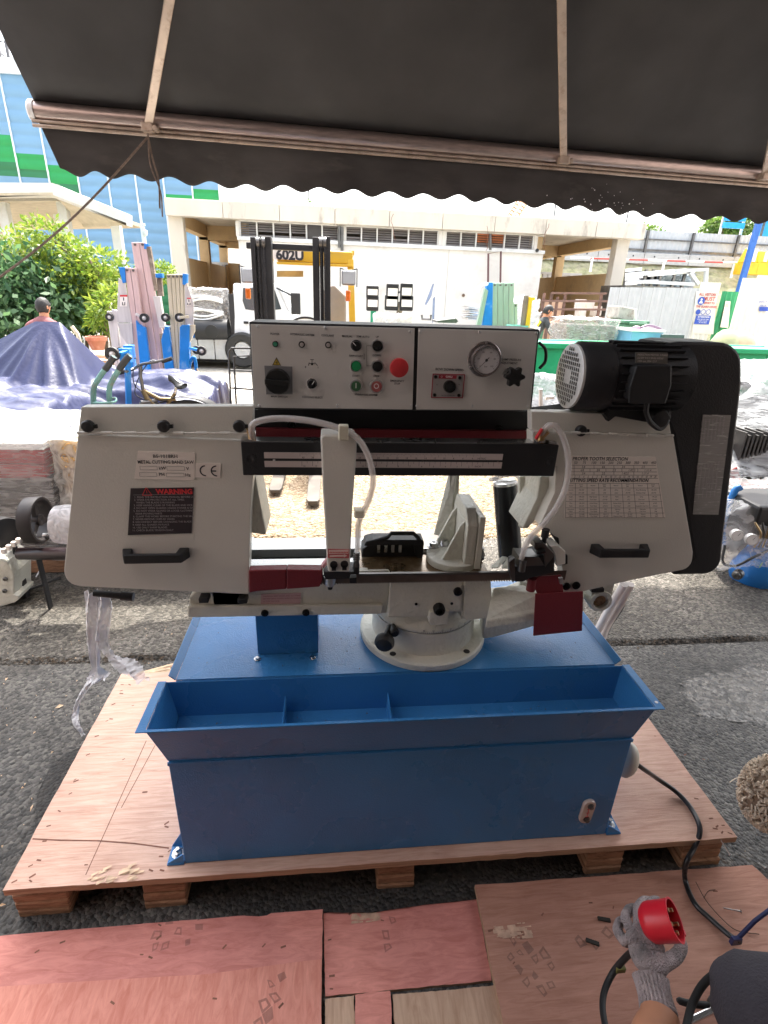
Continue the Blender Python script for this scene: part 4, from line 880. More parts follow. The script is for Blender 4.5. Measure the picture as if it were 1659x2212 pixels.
p = at(1159,1193,y=YBm-.036); mb = MB(); mb.tube([p, p+Vector((.02,-.004,.006))], .006, 10); mb.build('set_screw', BOLT, saw)
plate('guide_bracket', [(1188,1180),(1205,1178),(1222,1192),(1222,1218),(1203,1224),(1198,1196)], YBm-.024, .05, CREAM, saw, bevel=.002)
plate('dark_stop', [(1207,1163),(1208,1178),(1193,1158)], YBm+.01, .02, BLACKP, saw); plate('dark_stop', [(1214,1199),(1226,1200),(1226,1218),(1208,1222)], YBm+.01, .02, BLACKP, saw)
# red splash guard
plate('splash_guard', [(1154,1253),(1165,1246),(1212,1242),(1215,1258),(1218,1281),(1160,1282),(1157,1275)], YBm-.018, .004, DRED, saw, bevel=.0015)
plate('splash_guard', [(1157,1283),(1260,1278),(1258,1363),(1152,1374)], YBm-.026, .004, DRED, saw, bevel=.0015)
mb = MB(); p = at(1148,1262,y=YBm-.01); mb.tube([p+Vector((0,0,-.018)), p+Vector((0,0,.018))], .012, 16); mb.build('guide_roller', DRED, saw, smooth=True)
plate('roller_clip', [(1208,1250),(1216,1248),(1216,1262),(1210,1262)], YBm-.03, .008, STEEL, saw)
mb = MB(); p = at(203,1281,y=YG+.03); q = at(262,1287,y=YG+.03); mb.tube([p, q], .009, 10); mb.tube([q, q+Vector((.03,0,-.004))], .012, 10); mb.build('hose_coupling', BLACKP, saw, smooth=True)
# ---- coolant hoses
def hose(name, px, r=.0075):
    P = spline([at(u, v, y=y) for (u, v, y) in px], 8)
    h = MB().tube(P, r, 12).build(name, VINYL, saw, smooth=True)
    MB().tube(P, r*.62, 10).build('hose_bore', VINYLI, h, smooth=True); return h
hose('coolant_hose', [(548,950,1.19),(543,932,1.17),(548,915,1.16),(575,906,1.16),(620,904,1.16),(680,911,1.15),(740,928,1.14),(775,950,1.135),(797,990,1.13),(806,1035,1.125),(800,1070,1.125),(785,1105,1.13),(775,1130,1.14),(773,1160,1.15),(772,1190,1.15)])
hose('coolant_hose', [(1168,950,1.19),(1174,931,1.18),(1188,918,1.17),(1205,925,1.165),(1220,955,1.16),(1228,1000,1.155),(1222,1050,1.15),(1205,1090,1.145),(1180,1125,1.14),(1150,1155,1.14),(1135,1180,1.14),(1126,1208,1.14)])
BRASS = pm('brass', (.5,.33,.16), .35, .9, var=.2)
mb = MB(); p = at(546,955,y=1.19); mb.tube([p, p+Vector((-.002,-.002,.022)), p+Vector((-.004,-.006,.034))], .009, 12); mb.build('hose_barb', BRASS, saw, smooth=True)
mb = MB(); p = at(1166,958,y=1.19); mb.tube([p, p+Vector((.0,-.004,.02)), p+Vector((.01,-.008,.034))], .009, 12); mb.build('tap_body', BRASS, saw, smooth=True)
mb = MB(); p = at(1164,938,y=1.175); mb.bar(p+Vector((-.006,0,-.012)), p+Vector((.006,0,.014)), .010, .006); mb.build('tap_lever', REDP, saw, bevel=.002)
mb = MB(); p = at(771,1196,y=1.15); mb.tube([p+Vector((0,0,.004)), p-Vector((0,0,.035))], .0065, 10); 
for k in range(4): mb.lathe(p-Vector((0,0,.006*k)), (0,0,1), [(.0065,0),(.009,.002),(.0065,.004)], 12)
mb.build('hose_nozzle', DSTEEL, saw, smooth=True)
mb = MB(); p = at(1128,1218,y=1.14); mb.tube([p+Vector((0,0,.012)), p-Vector((0,0,.02))], .010, 12); mb.build('hose_nozzle', DSTEEL, saw, smooth=True)
p = at(742,930,y=1.13); mb = MB(); mb.box(p.x-.011, p.x+.011, 1.125, 1.145, p.z-.022, p.z+.012); mb.build('hose_clip', pm('ivory_plastic', (.62,.58,.46), .5), saw, bevel=.003)
p = at(778,1108,y=1.13); mb = MB(); mb.box(p.x-.014, p.x+.009, 1.12, 1.145, p.z-.010, p.z+.010); mb.build('hose_clip', MATS['ivory_plastic'], saw, bevel=.003)
settle(saw, (.2, 1.3, .14))
# ---- control panel of the saw (parts hang from the panel box)
saw_inv = saw.children[0].matrix_parent_inverse.copy()
YP = 1.262
PANELM = pm('panel_grey', (.60,.585,.56), .36, var=.03, vs=3, bump=.06, bs=400)
pb_ = plate('control_box', [(538,695),(1166,712),(1148,888),(547,884)], YP, .13, BLACK, saw, bevel=.002); pb_.matrix_parent_inverse = saw_inv
def sub(o, parent=None): return o
pf1 = plate('control_panel', [(541,700),(896,709),(891,885),(549,881)], YP-.003, .003, PANELM, saw, bevel=.001); pf1.matrix_parent_inverse = saw_inv
pf2 = plate('valve_panel', [(904,709),(1162,716),(1145,886),(899,885)], YP-.003, .003, PANELM, saw, bevel=.001); pf2.matrix_parent_inverse = saw_inv
y = YP-.003
for (u, v) in ((557,706),(703,708),(886,716),(888,876),(729,876),(560,877)): screw(pf1, u, v, y, .0035, STEEL, .002)
for (u, v) in ((908,716),(1036,717),(1158,720),(901,877),(1020,877),(1140,877)): screw(pf2, u, v, y, .0035, STEEL, .002)
def rim_button(name, u, v, r, col, parent, ring=.25, h=.008, mring=None, dome=0.):
    c = at(u, v, y=y)
    o = MB().lathe(c, (0,-1,0), [(r,0),(r,h*.6),(r*.92,h),(r*(1-ring),h),(r*(1-ring),h*.4)], 26).build(name, mring or STEEL, parent, smooth=True)
    MB().lathe(c, (0,-1,0), [(r*(1-ring),h*.3),(r*(1-ring)*.95,h*.9+dome*.4),(r*.4,h+dome),(0,h+dome)], 24).build('button_cap', col, o, smooth=True); return o
GREENB = pm('green_button', (.015,.26,.09), .3, coat=.3); GREEND = pm('dim_green_button', (.05,.14,.07), .35, coat=.3); REDB = pm('red_button', (.5,.035,.04), .35, coat=.3); REDD = pm('faded_red_button', (.36,.10,.10), .4)
BLKB = pm('black_button', (.015,.016,.016), .25, coat=.3); LENS = pm('green_lens', (.06,.28,.17), .2, coat=.5); CLR = pm('clear_lens', (.5,.46,.44), .2, coat=.5)
rim_button('indicator_lamp', 595,743, .0068, LENS, pf1, .22, .006, BLACKP); rim_button('indicator_lamp', 652,744, .0072, CLR, pf1, .3, .006, BLACKP); rim_button('indicator_lamp', 709,745, .0072, CLR, pf1, .3, .006, BLACKP)
rim_button('start_button', 769,790, .0145, GREENB, pf1, .18, .010); rim_button('up_button', 815,747, .0145, BLKB, pf1, .16, .010); rim_button('down_button', 815,791, .0145, BLKB, pf1, .16, .010)
on_ = rim_button('hydraulic_start', 769,833, .0155, GREEND, pf1, .22, .010, pm('grey_bezel', (.3,.29,.28), .4)); of_ = rim_button('hydraulic_stop', 813,834, .0165, REDD, pf1, .2, .010, MATS['grey_bezel'])
mb = MB(); c = at(769,833,y=y-.0106); mb.box(c.x-.0008,c.x+.0008,c.y-.0002,c.y,c.z-.006,c.z+.006); mb.build('mark', WHITEP, on_)
mb = MB(); c = at(813,834,y=y-.0106)
for k in range(16):
    a0, a1 = 2*PI*k/16, 2*PI*(k+1)/16; mb.quad(*[(c.x+r*math.cos(a), c.y, c.z+r*math.sin(a)) for (r, a) in ((.006,a0),(.006,a1),(.0045,a1),(.0045,a0))])
mb.build('mark', WHITEP, of_, fix=False)
c = at(860,792,y=y)
es = MB().lathe(c, (0,-1,0), [(.0135,0),(.0135,.010),(.021,.014),(.0225,.019),(.021,.026),(.012,.029),(0,.030)], 32).build('emergency_stop', REDB, pf1, smooth=True)
def selector(name, u, v, r, ang, ring=True):
    c = at(u, v, y=y); mb = MB()
    mb.lathe(c, (0,-1,0), [(r,0),(r,.006),(r*.86,.008),(r*.8,.016),(0,.017)], 24); a = math.radians(ang); d = Vector((math.sin(a),0,math.cos(a)))
    mb.bar(c+Vector((0,-.019,0))-d*r*.85, c+Vector((0,-.019,0))+d*r*.95, r*.55, .010, (0,1,0))
    o = mb.build(name, BLKB, pf1, smooth=True)
    mb = MB(); p = c+Vector((0,-.0245,0)); mb.bar(p+d*r*.15, p+d*r*.9, .0014, .0006, (0,1,0)); mb.build('pointer', WHITEP, o)
    if ring: MB().lathe(c, (0,-1,0), [(r*1.1,0),(r*1.1,.003),(r,.0035)], 24).build('bezel', STEEL, o, smooth=True)
selector('mode_selector', 769,746, .0125, -45); selector('coolant_selector', 674,828, .0115, 35)
ms = plate('switch_plate', [(571,790),(631,792),(632,852),(575,852)], YP-.005, .002, pm('switch_grey', (.22,.22,.23), .35), pf1)
c = at(600,823,y=YP-.005); sw_ = MB().lathe(c, (0,-1,0), [(.029,0),(.029,.012),(.027,.017),(0,.018)], 40).build('main_switch', BLKB, pf1, smooth=True)
mb = MB(); d = Vector((1,0,-.06)).normalized(); mb.bar(c+Vector((0,-.022,0))-d*.027, c+Vector((0,-.022,0))+d*.027, .013, .012, (0,1,0)); mb.build('switch_grip', BLKB, sw_, bevel=.002)
mb = MB(); yt = YP-.0036
def lt(s, u, v, size=.0062, al='CENTER', sx=.95): text_into(mb, s, size, at(u, v, y=yt), (1,0,-.02), (0,0,1), al, sx, .00012)
for s, u, v in (('POWER',594,721.5),('HYDRAULIC SYSTEM',653,723),('COOLANT',708,725),('MANUAL',750,726.5),('SEMI AUTO',784,727.5),('UP',815,728),('SAW START',769,769),('DOWN',814,768),('START',769,812),('STOP',813,813),('EMERGENCY',858,823),('STOP',858,829),('HYDRAULIC SYSTEM',791,853),('COOLING SELECT',675,858.5),('MAIN SWITCH',603,857),('0',660,793),('I',687,794)): lt(s, u, v)
def ln(u0, v0, u1, v1, w=.0006):
    a, b = at(u0,v0,y=yt), at(u1,v1,y=yt); n = Vector((-(b-a).z,0,(b-a).x)).normalized()*w/2; mb.quad(a-n,b-n,b+n,a+n)
for q in ((792,747,803,747),(792,747,792,790),(792,790,803,790),(769,847,769,852),(769,852,777,852),(806,852,813,852),(813,852,813,847)): ln(*q)
text_into(mb, 'BOW', .0055, at(787,770,y=yt), (0,0,1), (-1,0,0), 'CENTER')
# tap symbol
for q in ((668,785,680,785,.0012),(674,785,674,777,.001),(670,777,678,777,.0012),(680,783,686,790,.0012),(668,783,666,790,.0012),(672,787,676,787,.004)): ln(*q)
mb.build('lettering', INK, pf1, fix=False)
mb = MB(); A, B, C_ = at(588,789,y=yt), at(607,789.5,y=yt), at(597,772,y=yt); mb.quad(A, B, C_); tri = mb.build('hazard_triangle', pm('hazard_yellow', (.5,.36,.05), .5), pf1, fix=False)
mb = MB(); g = (A+B+C_)/3; 
for (p, q) in ((A,B),(B,C_),(C_,A)):
    n = (g-(p+q)/2).normalized()*.0012; mb.quad(p+Vector((0,-.0002,0)), q+Vector((0,-.0002,0)), q+n+Vector((0,-.0002,0)), p+n+Vector((0,-.0002,0)))
gx, gz = g.x, g.z; mb.add([(gx+.001,yt-.0002,gz+.005),(gx-.0028,yt-.0002,gz-.0008),(gx+.0004,yt-.0002,gz-.0002),(gx-.001,yt-.0002,gz-.0052),(gx+.003,yt-.0002,gz+.0008),(gx-.0002,yt-.0002,gz+.0004)], [(0,1,2,5),(2,3,4,5)])
mb.build('lightning_mark', INK, tri, fix=False)
# valve panel
c = at(1046,776,y=y); R_ = .034
ga = MB().lathe(c, (0,-1,0), [(.041,0),(.041,.003),(.0385,.005),(R_,.005),(R_,.022),(R_*.97,.025),(R_*.9,.025),(R_*.9,.020)], 44).build('pressure_gauge', pm('gauge_rim', (.35,.32,.32), .25, .9), pf2, smooth=True)
MB().lathe(c, (0,-1,0), [(0,.0195),(R_*.9,.0195)], 40).build('dial_face', pm('dial_white', (.62,.62,.64), .35), ga)
mb = MB(); yg = c.y-.0200
for k in range(41):
    a = math.radians(225-270*k/40); r1_, r2_ = R_*.86, R_*(.74 if k % 5 == 0 else .8); w = .0004
    d = Vector((math.cos(a),0,math.sin(a))); n = Vector((-d.z,0,d.x))*w; o = Vector((c.x,yg,c.z)); mb.quad(o+d*r1_-n, o+d*r1_+n, o+d*r2_+n, o+d*r2_-n)
for k in range(0, 41, 8):
    a = math.radians(225-270*k/40); text_into(mb, str(k//8*20), .0055, (c.x+math.cos(a)*R_*.58, yg, c.z+math.sin(a)*R_*.58), align='CENTER')
text_into(mb, 'bar', .006, (c.x,yg,c.z-R_*.42), align='CENTER')
a = math.radians(228); d = Vector((math.cos(a),0,math.sin(a))); n = Vector((-d.z,0,d.x)); o = Vector((c.x,yg-.001,c.z)); mb.quad(o-d*R_*.25-n*.001, o-d*R_*.25+n*.001, o+d*R_*.72+n*.0002, o+d*R_*.72-n*.0002)
mb.lathe(o, (0,-1,0), [(.0035,0),(.003,.001),(0,.0012)], 14)
mb.build('gauge_needle', INK, ga, fix=False)
for a in (90, 210, 330): MB().lathe((c.x+.0375*math.cos(math.radians(a)), c.y-.005, c.z+.0375*math.sin(math.radians(a))), (0,-1,0), [(.0028,0),(.0024,.0014),(0,.0015)], 10).build('screw', STEEL, ga, smooth=True)
c = at(1114,815,y=y-.045); mb = MB(); r0 = .0205
mb.lathe(at(1098,806,y=y), (0,-1,0), [(0,0),(.013,0),(.013,.006),(.008,.006),(.008,.016),(0,.016)], 16)
kb = mb.build('valve_stem', STEEL, pf2, smooth=True)
pts = [(c.x+(r0*(1+.20*math.cos(6*a)))*math.cos(a), c.y, c.z+(r0*(1+.20*math.cos(6*a)))*math.sin(a)) for a in [2*PI*k/72 for k in range(72)]]
mb = MB(); mb.prism(pts, (0,.02,0)); p = at(1098,806,y=y-.012); mb.tube([p, c+Vector((0,.016,0))], .008, 12); mb.build('star_knob', BLKB, pf2, bevel=.003)
bo = plate('speed_valve_plate', [(935,807),(1000,809),(999,860),(934,859)], YP-.006, .003, pm('valve_plate_grey', (.35,.33,.32), .4), pf2)
mb = MB(); frame(mb, 935.5,808, 999,859.5, YP-.0064, .0022); a, b = at(948,810,y=YP-.0064), at(986,818.5,y=YP-.0064); mb.quad((a.x,a.y,b.z),(b.x,a.y,b.z),(b.x,a.y,a.z),(a.x,a.y,a.z)); mb.build('red_border', pm('valve_red', (.34,.03,.05), .45), bo, fix=False)
rim_button('speed_knob', 970,834, .0150, BLKB, pf2, .1, .014, BLKB)
for (u, v) in ((941,814),(993,816),(939,853),(991,854)): screw(bo, u, v, YP-.006, .004, BOLT, .004)
mb = MB()
for s, u, v, z_ in (('BOW DOWN SPEED',971,798.5,.0075),('CLAMP PRESSURE',1103,777,.0068),('ADJUSTMENT',1100,784.5,.0068)): text_into(mb, s, z_, at(u, v, y=yt), (1,0,-.02), align='CENTER', bold=.0001)
mb.build('lettering', INK, pf2, fix=False)
mb = MB(); text_into(mb, 'GARLI', .006, at(970,814,y=YP-.0066), align='CENTER', bold=.0002); text_into(mb, 'O', .006, at(954,814,y=YP-.0066), align='CENTER')
mb.build('lettering', WHITEP, bo, fix=False)
mb = MB(); text_into(mb, 'MODE NO.FFC-02', .0042, at(968,854.5,y=YP-.0066), align='CENTER'); text_into(mb, 'LO', .004, at(942,831,y=YP-.0066)); text_into(mb, 'HI', .004, at(990,831,y=YP-.0066)); mb.build('lettering', INK, bo, fix=False)
# cable loop at the right side of the box and hoses behind
MB().tube(spline([at(1165,740,y=YP+.04), at(1178,755,y=YP+.05), at(1178,780,y=YP+.05), at(1166,795,y=YP+.04)], 6), .004, 8).build('side_cable', RUBBER, pb_, smooth=True)
o = MB(); 
for k in range(4): o.tube(spline([at(1150,884+k*3,y=1.34), at(1200,878+k*2,y=1.4), at(1250,870+k*2,y=1.42), at(1300,880,y=1.42)], 5), .006, 8)
o = o.build('cable_bundle', RUBBER, saw, smooth=True); o.matrix_parent_inverse = saw_inv

# ================================================================== things round the saw
# stretch-film strips hanging from the left end
FILMW = film('crumpled_film', (.78,.76,.77), .95, 26, .8, (1,1,.35)); FILMW.node_tree.nodes['Principled BSDF'].inputs['Roughness'].default_value = .55
mb = MB(); yy = 1.27
def strip(path, w):
    P = spline([at(u, v, y=yv) for (u, v, yv) in path], 8); n = len(P)
    W = [w[min(int(i/(n-1)*(len(w)-1)), len(w)-2)] + (w[min(int(i/(n-1)*(len(w)-1))+1, len(w)-1)]-w[min(int(i/(n-1)*(len(w)-1)), len(w)-2)])*((i/(n-1)*(len(w)-1))%1) for i in range(n)]
    m = 10
    def fn(s, t):
        i = min(int(t*(n-1)), n-1); p = P[i]; k = s-.5
        return (p.x+k*W[i]*1.4, p.y+.45*W[i]*math.sin(s*9+t*7)+.01*nz(s*6,t*40), p.z+.006*nz(s*5, t*30, 4))
    mb.grid(fn, m, n-1)
strip([(196,1278,1.30),(198,1320,1.31),(203,1380,1.32),(207,1440,1.33),(212,1462,1.33),(205,1470,1.3)], [.025,.032,.030,.014,.042,.03])
strip([(222,1282,1.30),(225,1320,1.30),(222,1380,1.32),(240,1415,1.30),(265,1430,1.28),(285,1450,1.25),(303,1470,1.22)], [.022,.034,.034,.016,.034,.038,.022])
strip([(203,1468,1.3),(190,1480,1.28),(172,1510,1.26),(163,1540,1.24),(165,1565,1.2),(178,1588,1.18)], [.02,.014,.011,.011,.010,.007])
tag(mb.build('film_strip', FILMW, smooth=True, fix=False), 'torn clear stretch film strips hanging from the left end of the band saw', 'plastic film')
# power lead running over the pallet
P = spline([Vector((xr+.03,1.2,.36)), at(1372,1648,y=1.12), at(1420,1682,z=.20), at(1460,1710,z=.155), at(1492,1745,z=.150), at(1512,1790,z=.152), at(1500,1830,y=.985), at(1483,1862,y=.955), at(1480,1900,z=.03), at(1500,1950,z=.030), at(1535,1985,z=.030), at(1575,2020,z=.035), at(1600,2034,z=.05)], 10)
mb = MB(); mb.tube(P, .0075, 12); tag(mb.build('power_lead', pm('glossy_black_rubber', (.018,.018,.02), .3), smooth=True), 'thick black power lead running from behind the blue cabinet across the pallet edge', 'cable')
mb = MB(); p = at(1589,2032,z=.045); mb.box(p.x-.014,p.x+.014,p.y-.006,p.y+.006,p.z-.012,p.z+.014); mb.tube([p+Vector((.0,0,.0)), at(1630,1990,z=.10), at(1690,1945,z=.16)], .006, 8)
tag(mb.build('cable_tie', pm('navy_tape', (.02,.025,.09), .4), bevel=.002), 'second lead taped in dark blue to the power lead beside the knee', 'cable')
mb = MB(); P = spline([at(1503,1905,z=.026), at(1525,1945,z=.028), at(1560,1985,z=.026), at(1592,2010,z=.026), at(1640,2018,z=.026)], 6); mb.tube(P, .0012, 6); mb.tube(spline([at(1520,1940,z=.027), at(1530,1925,z=.028), at(1545,1922,z=.027)], 5), .001, 5)
tag(mb.build('thin_wire', pm('rusty_wire', (.1,.06,.04), .7)), 'thin rusty wire lying on the brown plywood beside the lead', 'wire')
def nail(a, b, label):
    mb = MB(); a, b = Vector(a), Vector(b); d = (b-a).normalized(); mb.tube([a, b], [.0012,.0026], 8); mb.lathe(b, d, [(0,0),(.006,0),(.006,.0015),(0,.002)], 12)
    return tag(mb.build('nail', STEEL, smooth=True), label, 'nail', 'bright nails around the pallet')
nail(at(1562,1961,z=.027), at(1600,1969,z=.034), 'bright nail lying on the brown plywood near the knee')
nail(at(1557,1814,y=.99), at(1577,1846,y=.955), 'bright nail sticking out of the pallet runner at the right corner')
nail(at(1636,1862,z=.004), at(1654,1876,z=.010), 'bright nail on the asphalt past the plywood corner')
# ================================================================== left side: wrapped goods, tarp, bicycle, hand cart
def crinkle_box(x0, x1, y0, y1, z0, z1, amp, seed, n=26, top=None):
    mb = MB(); c = Vector(((x0+x1)/2,(y0+y1)/2,(z0+z1)/2))
    def J(p):
        q = Vector(p); d = (q-c).normalized(); a = amp*(nz(q.x*9+seed, q.y*9, q.z*9)+.6*nz(q.x*23+seed, q.y*23, q.z*23)); q += d*a
        if top: q.z += top(q.x, q.y)*max(0, (q.z-z0)/(z1-z0))
        return q
    mb.grid(lambda s, t: J((x0+(x1-x0)*s, y0, z0+(z1-z0)*t)), n, n); mb.grid(lambda s, t: J((x1, y0+(y1-y0)*s, z0+(z1-z0)*t)), n, n)
    mb.grid(lambda s, t: J((x1+(x0-x1)*s, y1, z0+(z1-z0)*t)), n, n); mb.grid(lambda s, t: J((x0, y1+(y0-y1)*s, z0+(z1-z0)*t)), n, n)
    mb.grid(lambda s, t: J((x0+(x1-x0)*s, y0+(y1-y0)*t, z1)), n, n); return mb
FILMT = film('pallet_film', (.74,.73,.71), .30, 16, 1.0, (.6,.6,4)); FILMTOP = film('milky_film', (.62,.61,.58), .75, 12, 1.4)
BLK2 = pm('black_case', (.03,.02,.022), .35, var=.4, vs=20, stretch=(1,1,8)); RED2 = pm('red_case', (.32,.02,.025), .35, var=.3, vs=10, stretch=(1,1,6)); YEL = pm('yellow_case', (.60,.34,.06), .5, var=.25, vs=12)
st = thing('wrapped_pallet', 'film wrapped stack of black and red cases at the left edge of the photo', 'wrapped goods')
x1 = at(108,1000,y=3.0).x
for k in range(8):
    z0_ = .10+k*.085; m = RED2 if k in (6,7) else BLK2
    MB().box(-2.9, x1-.02-rnd.uniform(0,.03), 3.0+rnd.uniform(0,.02), 3.32, z0_, z0_+.081).build('case', m, st, bevel=.006)
MB().box(-2.9, x1-.02, 3.0, 3.32, .78, .815).build('lid_board', WHITEP, st)
crinkle_box(-2.93, x1, 2.97, 3.34, .1, .835, .014, 3).build('stretch_film', FILMT, st, smooth=True, fix=False)
MB().grid(lambda s, t: (-2.93+(x1+2.93)*s, 2.98+.8*t, .842+.02*nz(s*9, t*5, 1)+.01*nz(s*30, t*20, 2)), 40, 24).build('top_film', FILMTOP, st, smooth=True, fix=False)
MB().box(-2.9, x1-.03, 3.0, 3.32, 0, .1).build('base', BLOCK, st, bevel=.004); settle(st, (-2.2,3.4,0))
st = thing('wrapped_pallet', 'film wrapped stack of yellow cases between the black stack and the saw', 'wrapped goods')
for k in range(9):
    for j in range(4):
        a = x1+.012+j*.24+rnd.uniform(0,.01); MB().box(a, a+.215, 3.05+rnd.uniform(0,.03), 3.6, .1+k*.078, .1+k*.078+.072).build('case', YEL, st, bevel=.010)
crinkle_box(x1+.004, x1+1.0, 3.02, 3.66, .08, .83, .018, 9).build('stretch_film', film('creased_film', (.72,.71,.68), .5, 20, 1.2, (1.5,1,1)), st, smooth=True, fix=False)
MB().grid(lambda s, t: (x1+.0+.8*s, 3.06+.8*t, .845+.03*s*.5+.02*nz(s*9, t*5, 7)+.01*nz(s*30, t*20, 8)), 30, 24).build('top_film', FILMTOP, st, smooth=True, fix=False)
settle(st, (x1+.4,3.4,0))
# tarpaulin over a long pile with a pointed hump
TARP = pm('blue_tarp', (.014,.019,.068), .42, var=.15, vs=3, bump=.3, bs=35, dirt=(.03,.035,.08), dirt_amt=.15, ds=4)
pk0, pk1 = at(76,694,y=5.5), at(130,694,y=5.5); pkz = pk0.z
def tarp_h(x, y):
    base = .74+.05*nz(x*.9, y*1.1, 2)+.13*abs(nz(x*1.3+y*1.5, y*4.0, 6))+.05*nz(x*1.6, y*7+x*2.0, 8)+.015*nz(x*9, y*22, 4)
    base += .05*max(0, -x-2.4)
    if x > -1.5: base -= (x+1.5)*.35
    if x > -2.15: k = min(1, (x+2.15)/.25)*min(1, max(0, (5.05-y)/.25)); base = base*(1-k)+.24*k
    if y < 4.0: base -= (4.0-y)**1.5*1.3
    dl = max(0, pk0.x-x); dr = max(0, x-pk1.x); df = max(0, 5.5-y); db = max(0, y-5.5)
    ang = math.atan2(5.5-y, x-(pk0.x+pk1.x)/2)
    f = 1+.16*abs(math.sin(ang*4.5+.6))+.10*abs(math.sin(ang*9.3))-.1
    d = max(dr*1.9, df*1.0*f, db*1.2, 0)+ .48*dl*(1 if y < 5.5 else 1)
    tent = pkz-d*(1 if d < .1 else 1)
    return max(base, tent)
x0_, x9_, y0_, y9_ = -5.6, -1.12, 3.80, 6.3
mb = MB(); nx, ny = 230, 150
def tf(s, t):
    x = x0_+(x9_-x0_)*s; y = y0_+(y9_-y0_)*t; z = tarp_h(x, y); e = min(s*nx, (1-s)*nx, t*ny, (1-t)*ny)
    if e < 1: z = .02
    elif e < 3: z *= .7
    return (x+.02*nz(x*4, y*4, 11), y, z)
mb.grid(tf, nx, ny)
tag(mb.build('tarpaulin', TARP, smooth=True, fix=False, auto=70), 'wide blue tarpaulin draped over a covered pile with one pointed hump', 'tarpaulin')
# hand wheel
HWB = pm('handwheel_black', (.022,.018,.018), .5)
hw = thing('handwheel', 'black three-spoke handwheel standing on edge beside the wrapped cases', 'handwheel')
yc = 2.62; hc = at(92,1123,y=yc); R_ = .118
MB().lathe(hc, (1,0,0), [(R_*.86,-.07),(R_,-.065),(R_*1.03,-.01),(R_,.0),(R_*.9,.0),(R_*.8,-.01),(R_*.8,-.06),(R_*.86,-.07)], 48).build('rim', HWB, hw, smooth=True)
mb = MB(); hub = hc
for a in (95, 215, 335):
    d = Vector((0, math.cos(math.radians(a)), math.sin(math.radians(a)))); s = d.cross(Vector((1,0,0)))*.02
    mb.hexa([hub+Vector((-.04,0,0))-s, hub+Vector((-.04,0,0))+s, hub+Vector((-.018,0,0))+s, hub+Vector((-.018,0,0))-s, hub+d*R_*.9+Vector((-.035,0,0))-s*.5, hub+d*R_*.9+Vector((-.035,0,0))+s*.5, hub+d*R_*.9+Vector((-.01,0,0))+s*.5, hub+d*R_*.9+Vector((-.01,0,0))-s*.5])
mb.build('spoke', HWB, hw, bevel=.003)
mb = MB(); mb.lathe(hub, (1,0,0), [(0,-.09),(.02,-.09),(.03,-.04),(.03,-.005),(.012,-.004),(0,-.01)], 20); mb.build('hub', HWB, hw, smooth=True)
p = hub+Vector((0,.01,-R_*.80)); MB().tube([p+Vector((-.02,0,0)), p+Vector((.03,0,0))], .014, 14).build('crank_boss', STEEL, hw, smooth=True); settle(hw, (hc.x, hc.y, hc.z-R_))
# roller stand the wheel rests against
rs = thing('roller_stand', 'black roller stand lying on the asphalt under the handwheel', 'roller stand')
GLB = pm('gloss_black_roller', (.018,.010,.012), .3, coat=.25)
for (ua, ub, v, yv, r) in ((16,80,1164,2.72,.028),(38,190,1196,2.58,.032)):
    a, b = at(ua, v, y=yv), at(ub, v, y=yv); d = (b-a).normalized(); MB().lathe(a, d, [(0,0),(r*.85,0),(r,.006),(r,(b-a).length)], 22).build('roller', GLB, rs, smooth=True)
for (u, v, y_) in ((16,1164,2.72),(70,1196,2.60)):
    p = at(u, v, y=y_); MB().box(p.x+.02, p.x+.03, y_-.02, y_+.02, .0, p.z).build('bracket', BLACK, rs, bevel=.003)
p = at(15,1152,y=2.60); MB().lathe(p, (.75,-.6,.1), [(0,-.10),(.075,-.10),(.080,-.02),(.078,0),(.03,.004),(0,.004)], 36).build('end_drum', BLACKP, rs, smooth=True)
a, b = at(45,1112,y=2.75), at(80,1090,y=2.9); MB().tube([a, b], .012, 10).build('rod', STEEL, rs, smooth=True)
mb = MB(); p = at(8,1190,y=2.55)
for k in range(7): q = p+Vector((k*.022, .01*k, k*.014)); mb.box(q.x-.01,q.x+.01,q.y-.01,q.y+.01,q.z-.014,q.z+.014)
mb.build('terminal_strip', LABELW, rs, bevel=.002)
settle(rs, (-1.75,2.7,0))
# film-wrapped hub on the far end of the saw bow
pw = at(134,1108,y=1.42); mb = MB()
mb.lathe(pw+Vector((0,0,-.035)), (-1,.0,0), [(.055,-.1),(.056,.0),(.052,.02),(.03,.026),(0,.027)], 26); o = mb.build('wrapped_handwheel', film('bubble_film', (.78,.74,.74), .8, 40, 1.), saw, smooth=True); o.matrix_parent_inverse = saw_inv
# cream casting at bottom left
cc = thing('casting', 'cream painted cast housing with two screws at the left edge', 'machine housing')
yq = 2.62
MB().prism([at(u, v, y=yq) for (u, v) in ((-60,1200),(2,1207),(14,1214),(30,1240),(31,1302),(-60,1330))], (0,.18,0)).build('housing', CREAMC, cc, bevel=.006)
MB().prism([at(u, v, y=yq-.01) for (u, v) in ((28,1284),(40,1288),(39,1296),(28,1304))], (0,.16,0)).build('mounting_lug', CREAMC, cc, bevel=.003)
for (u, v) in ((12,1250),(11,1276)): screw(cc, u, v, yq, .012, DSTEEL, .01)
settle(cc, (-1.85, 2.7, 0))
cn = thing('soda_can', 'orange and red drinks can lying on the asphalt by the cream casting', 'can')
a, b = at(20,1240,z=.033), at(60,1246,z=.033); d = (b-a).normalized()
MB().lathe(a, d, [(0,0),(.027,0),(.033,.008),(.033,.108),(.028,.117)], 24).build('can_body', pm('can_orange', (.62,.22,.02), .3, .3, var=.5, vs=14), cn, smooth=True)
MB().lathe(a+d*.117, d, [(.028,0),(.027,-.003),(0,-.003)], 24).build('can_end', STEEL, cn, smooth=True)
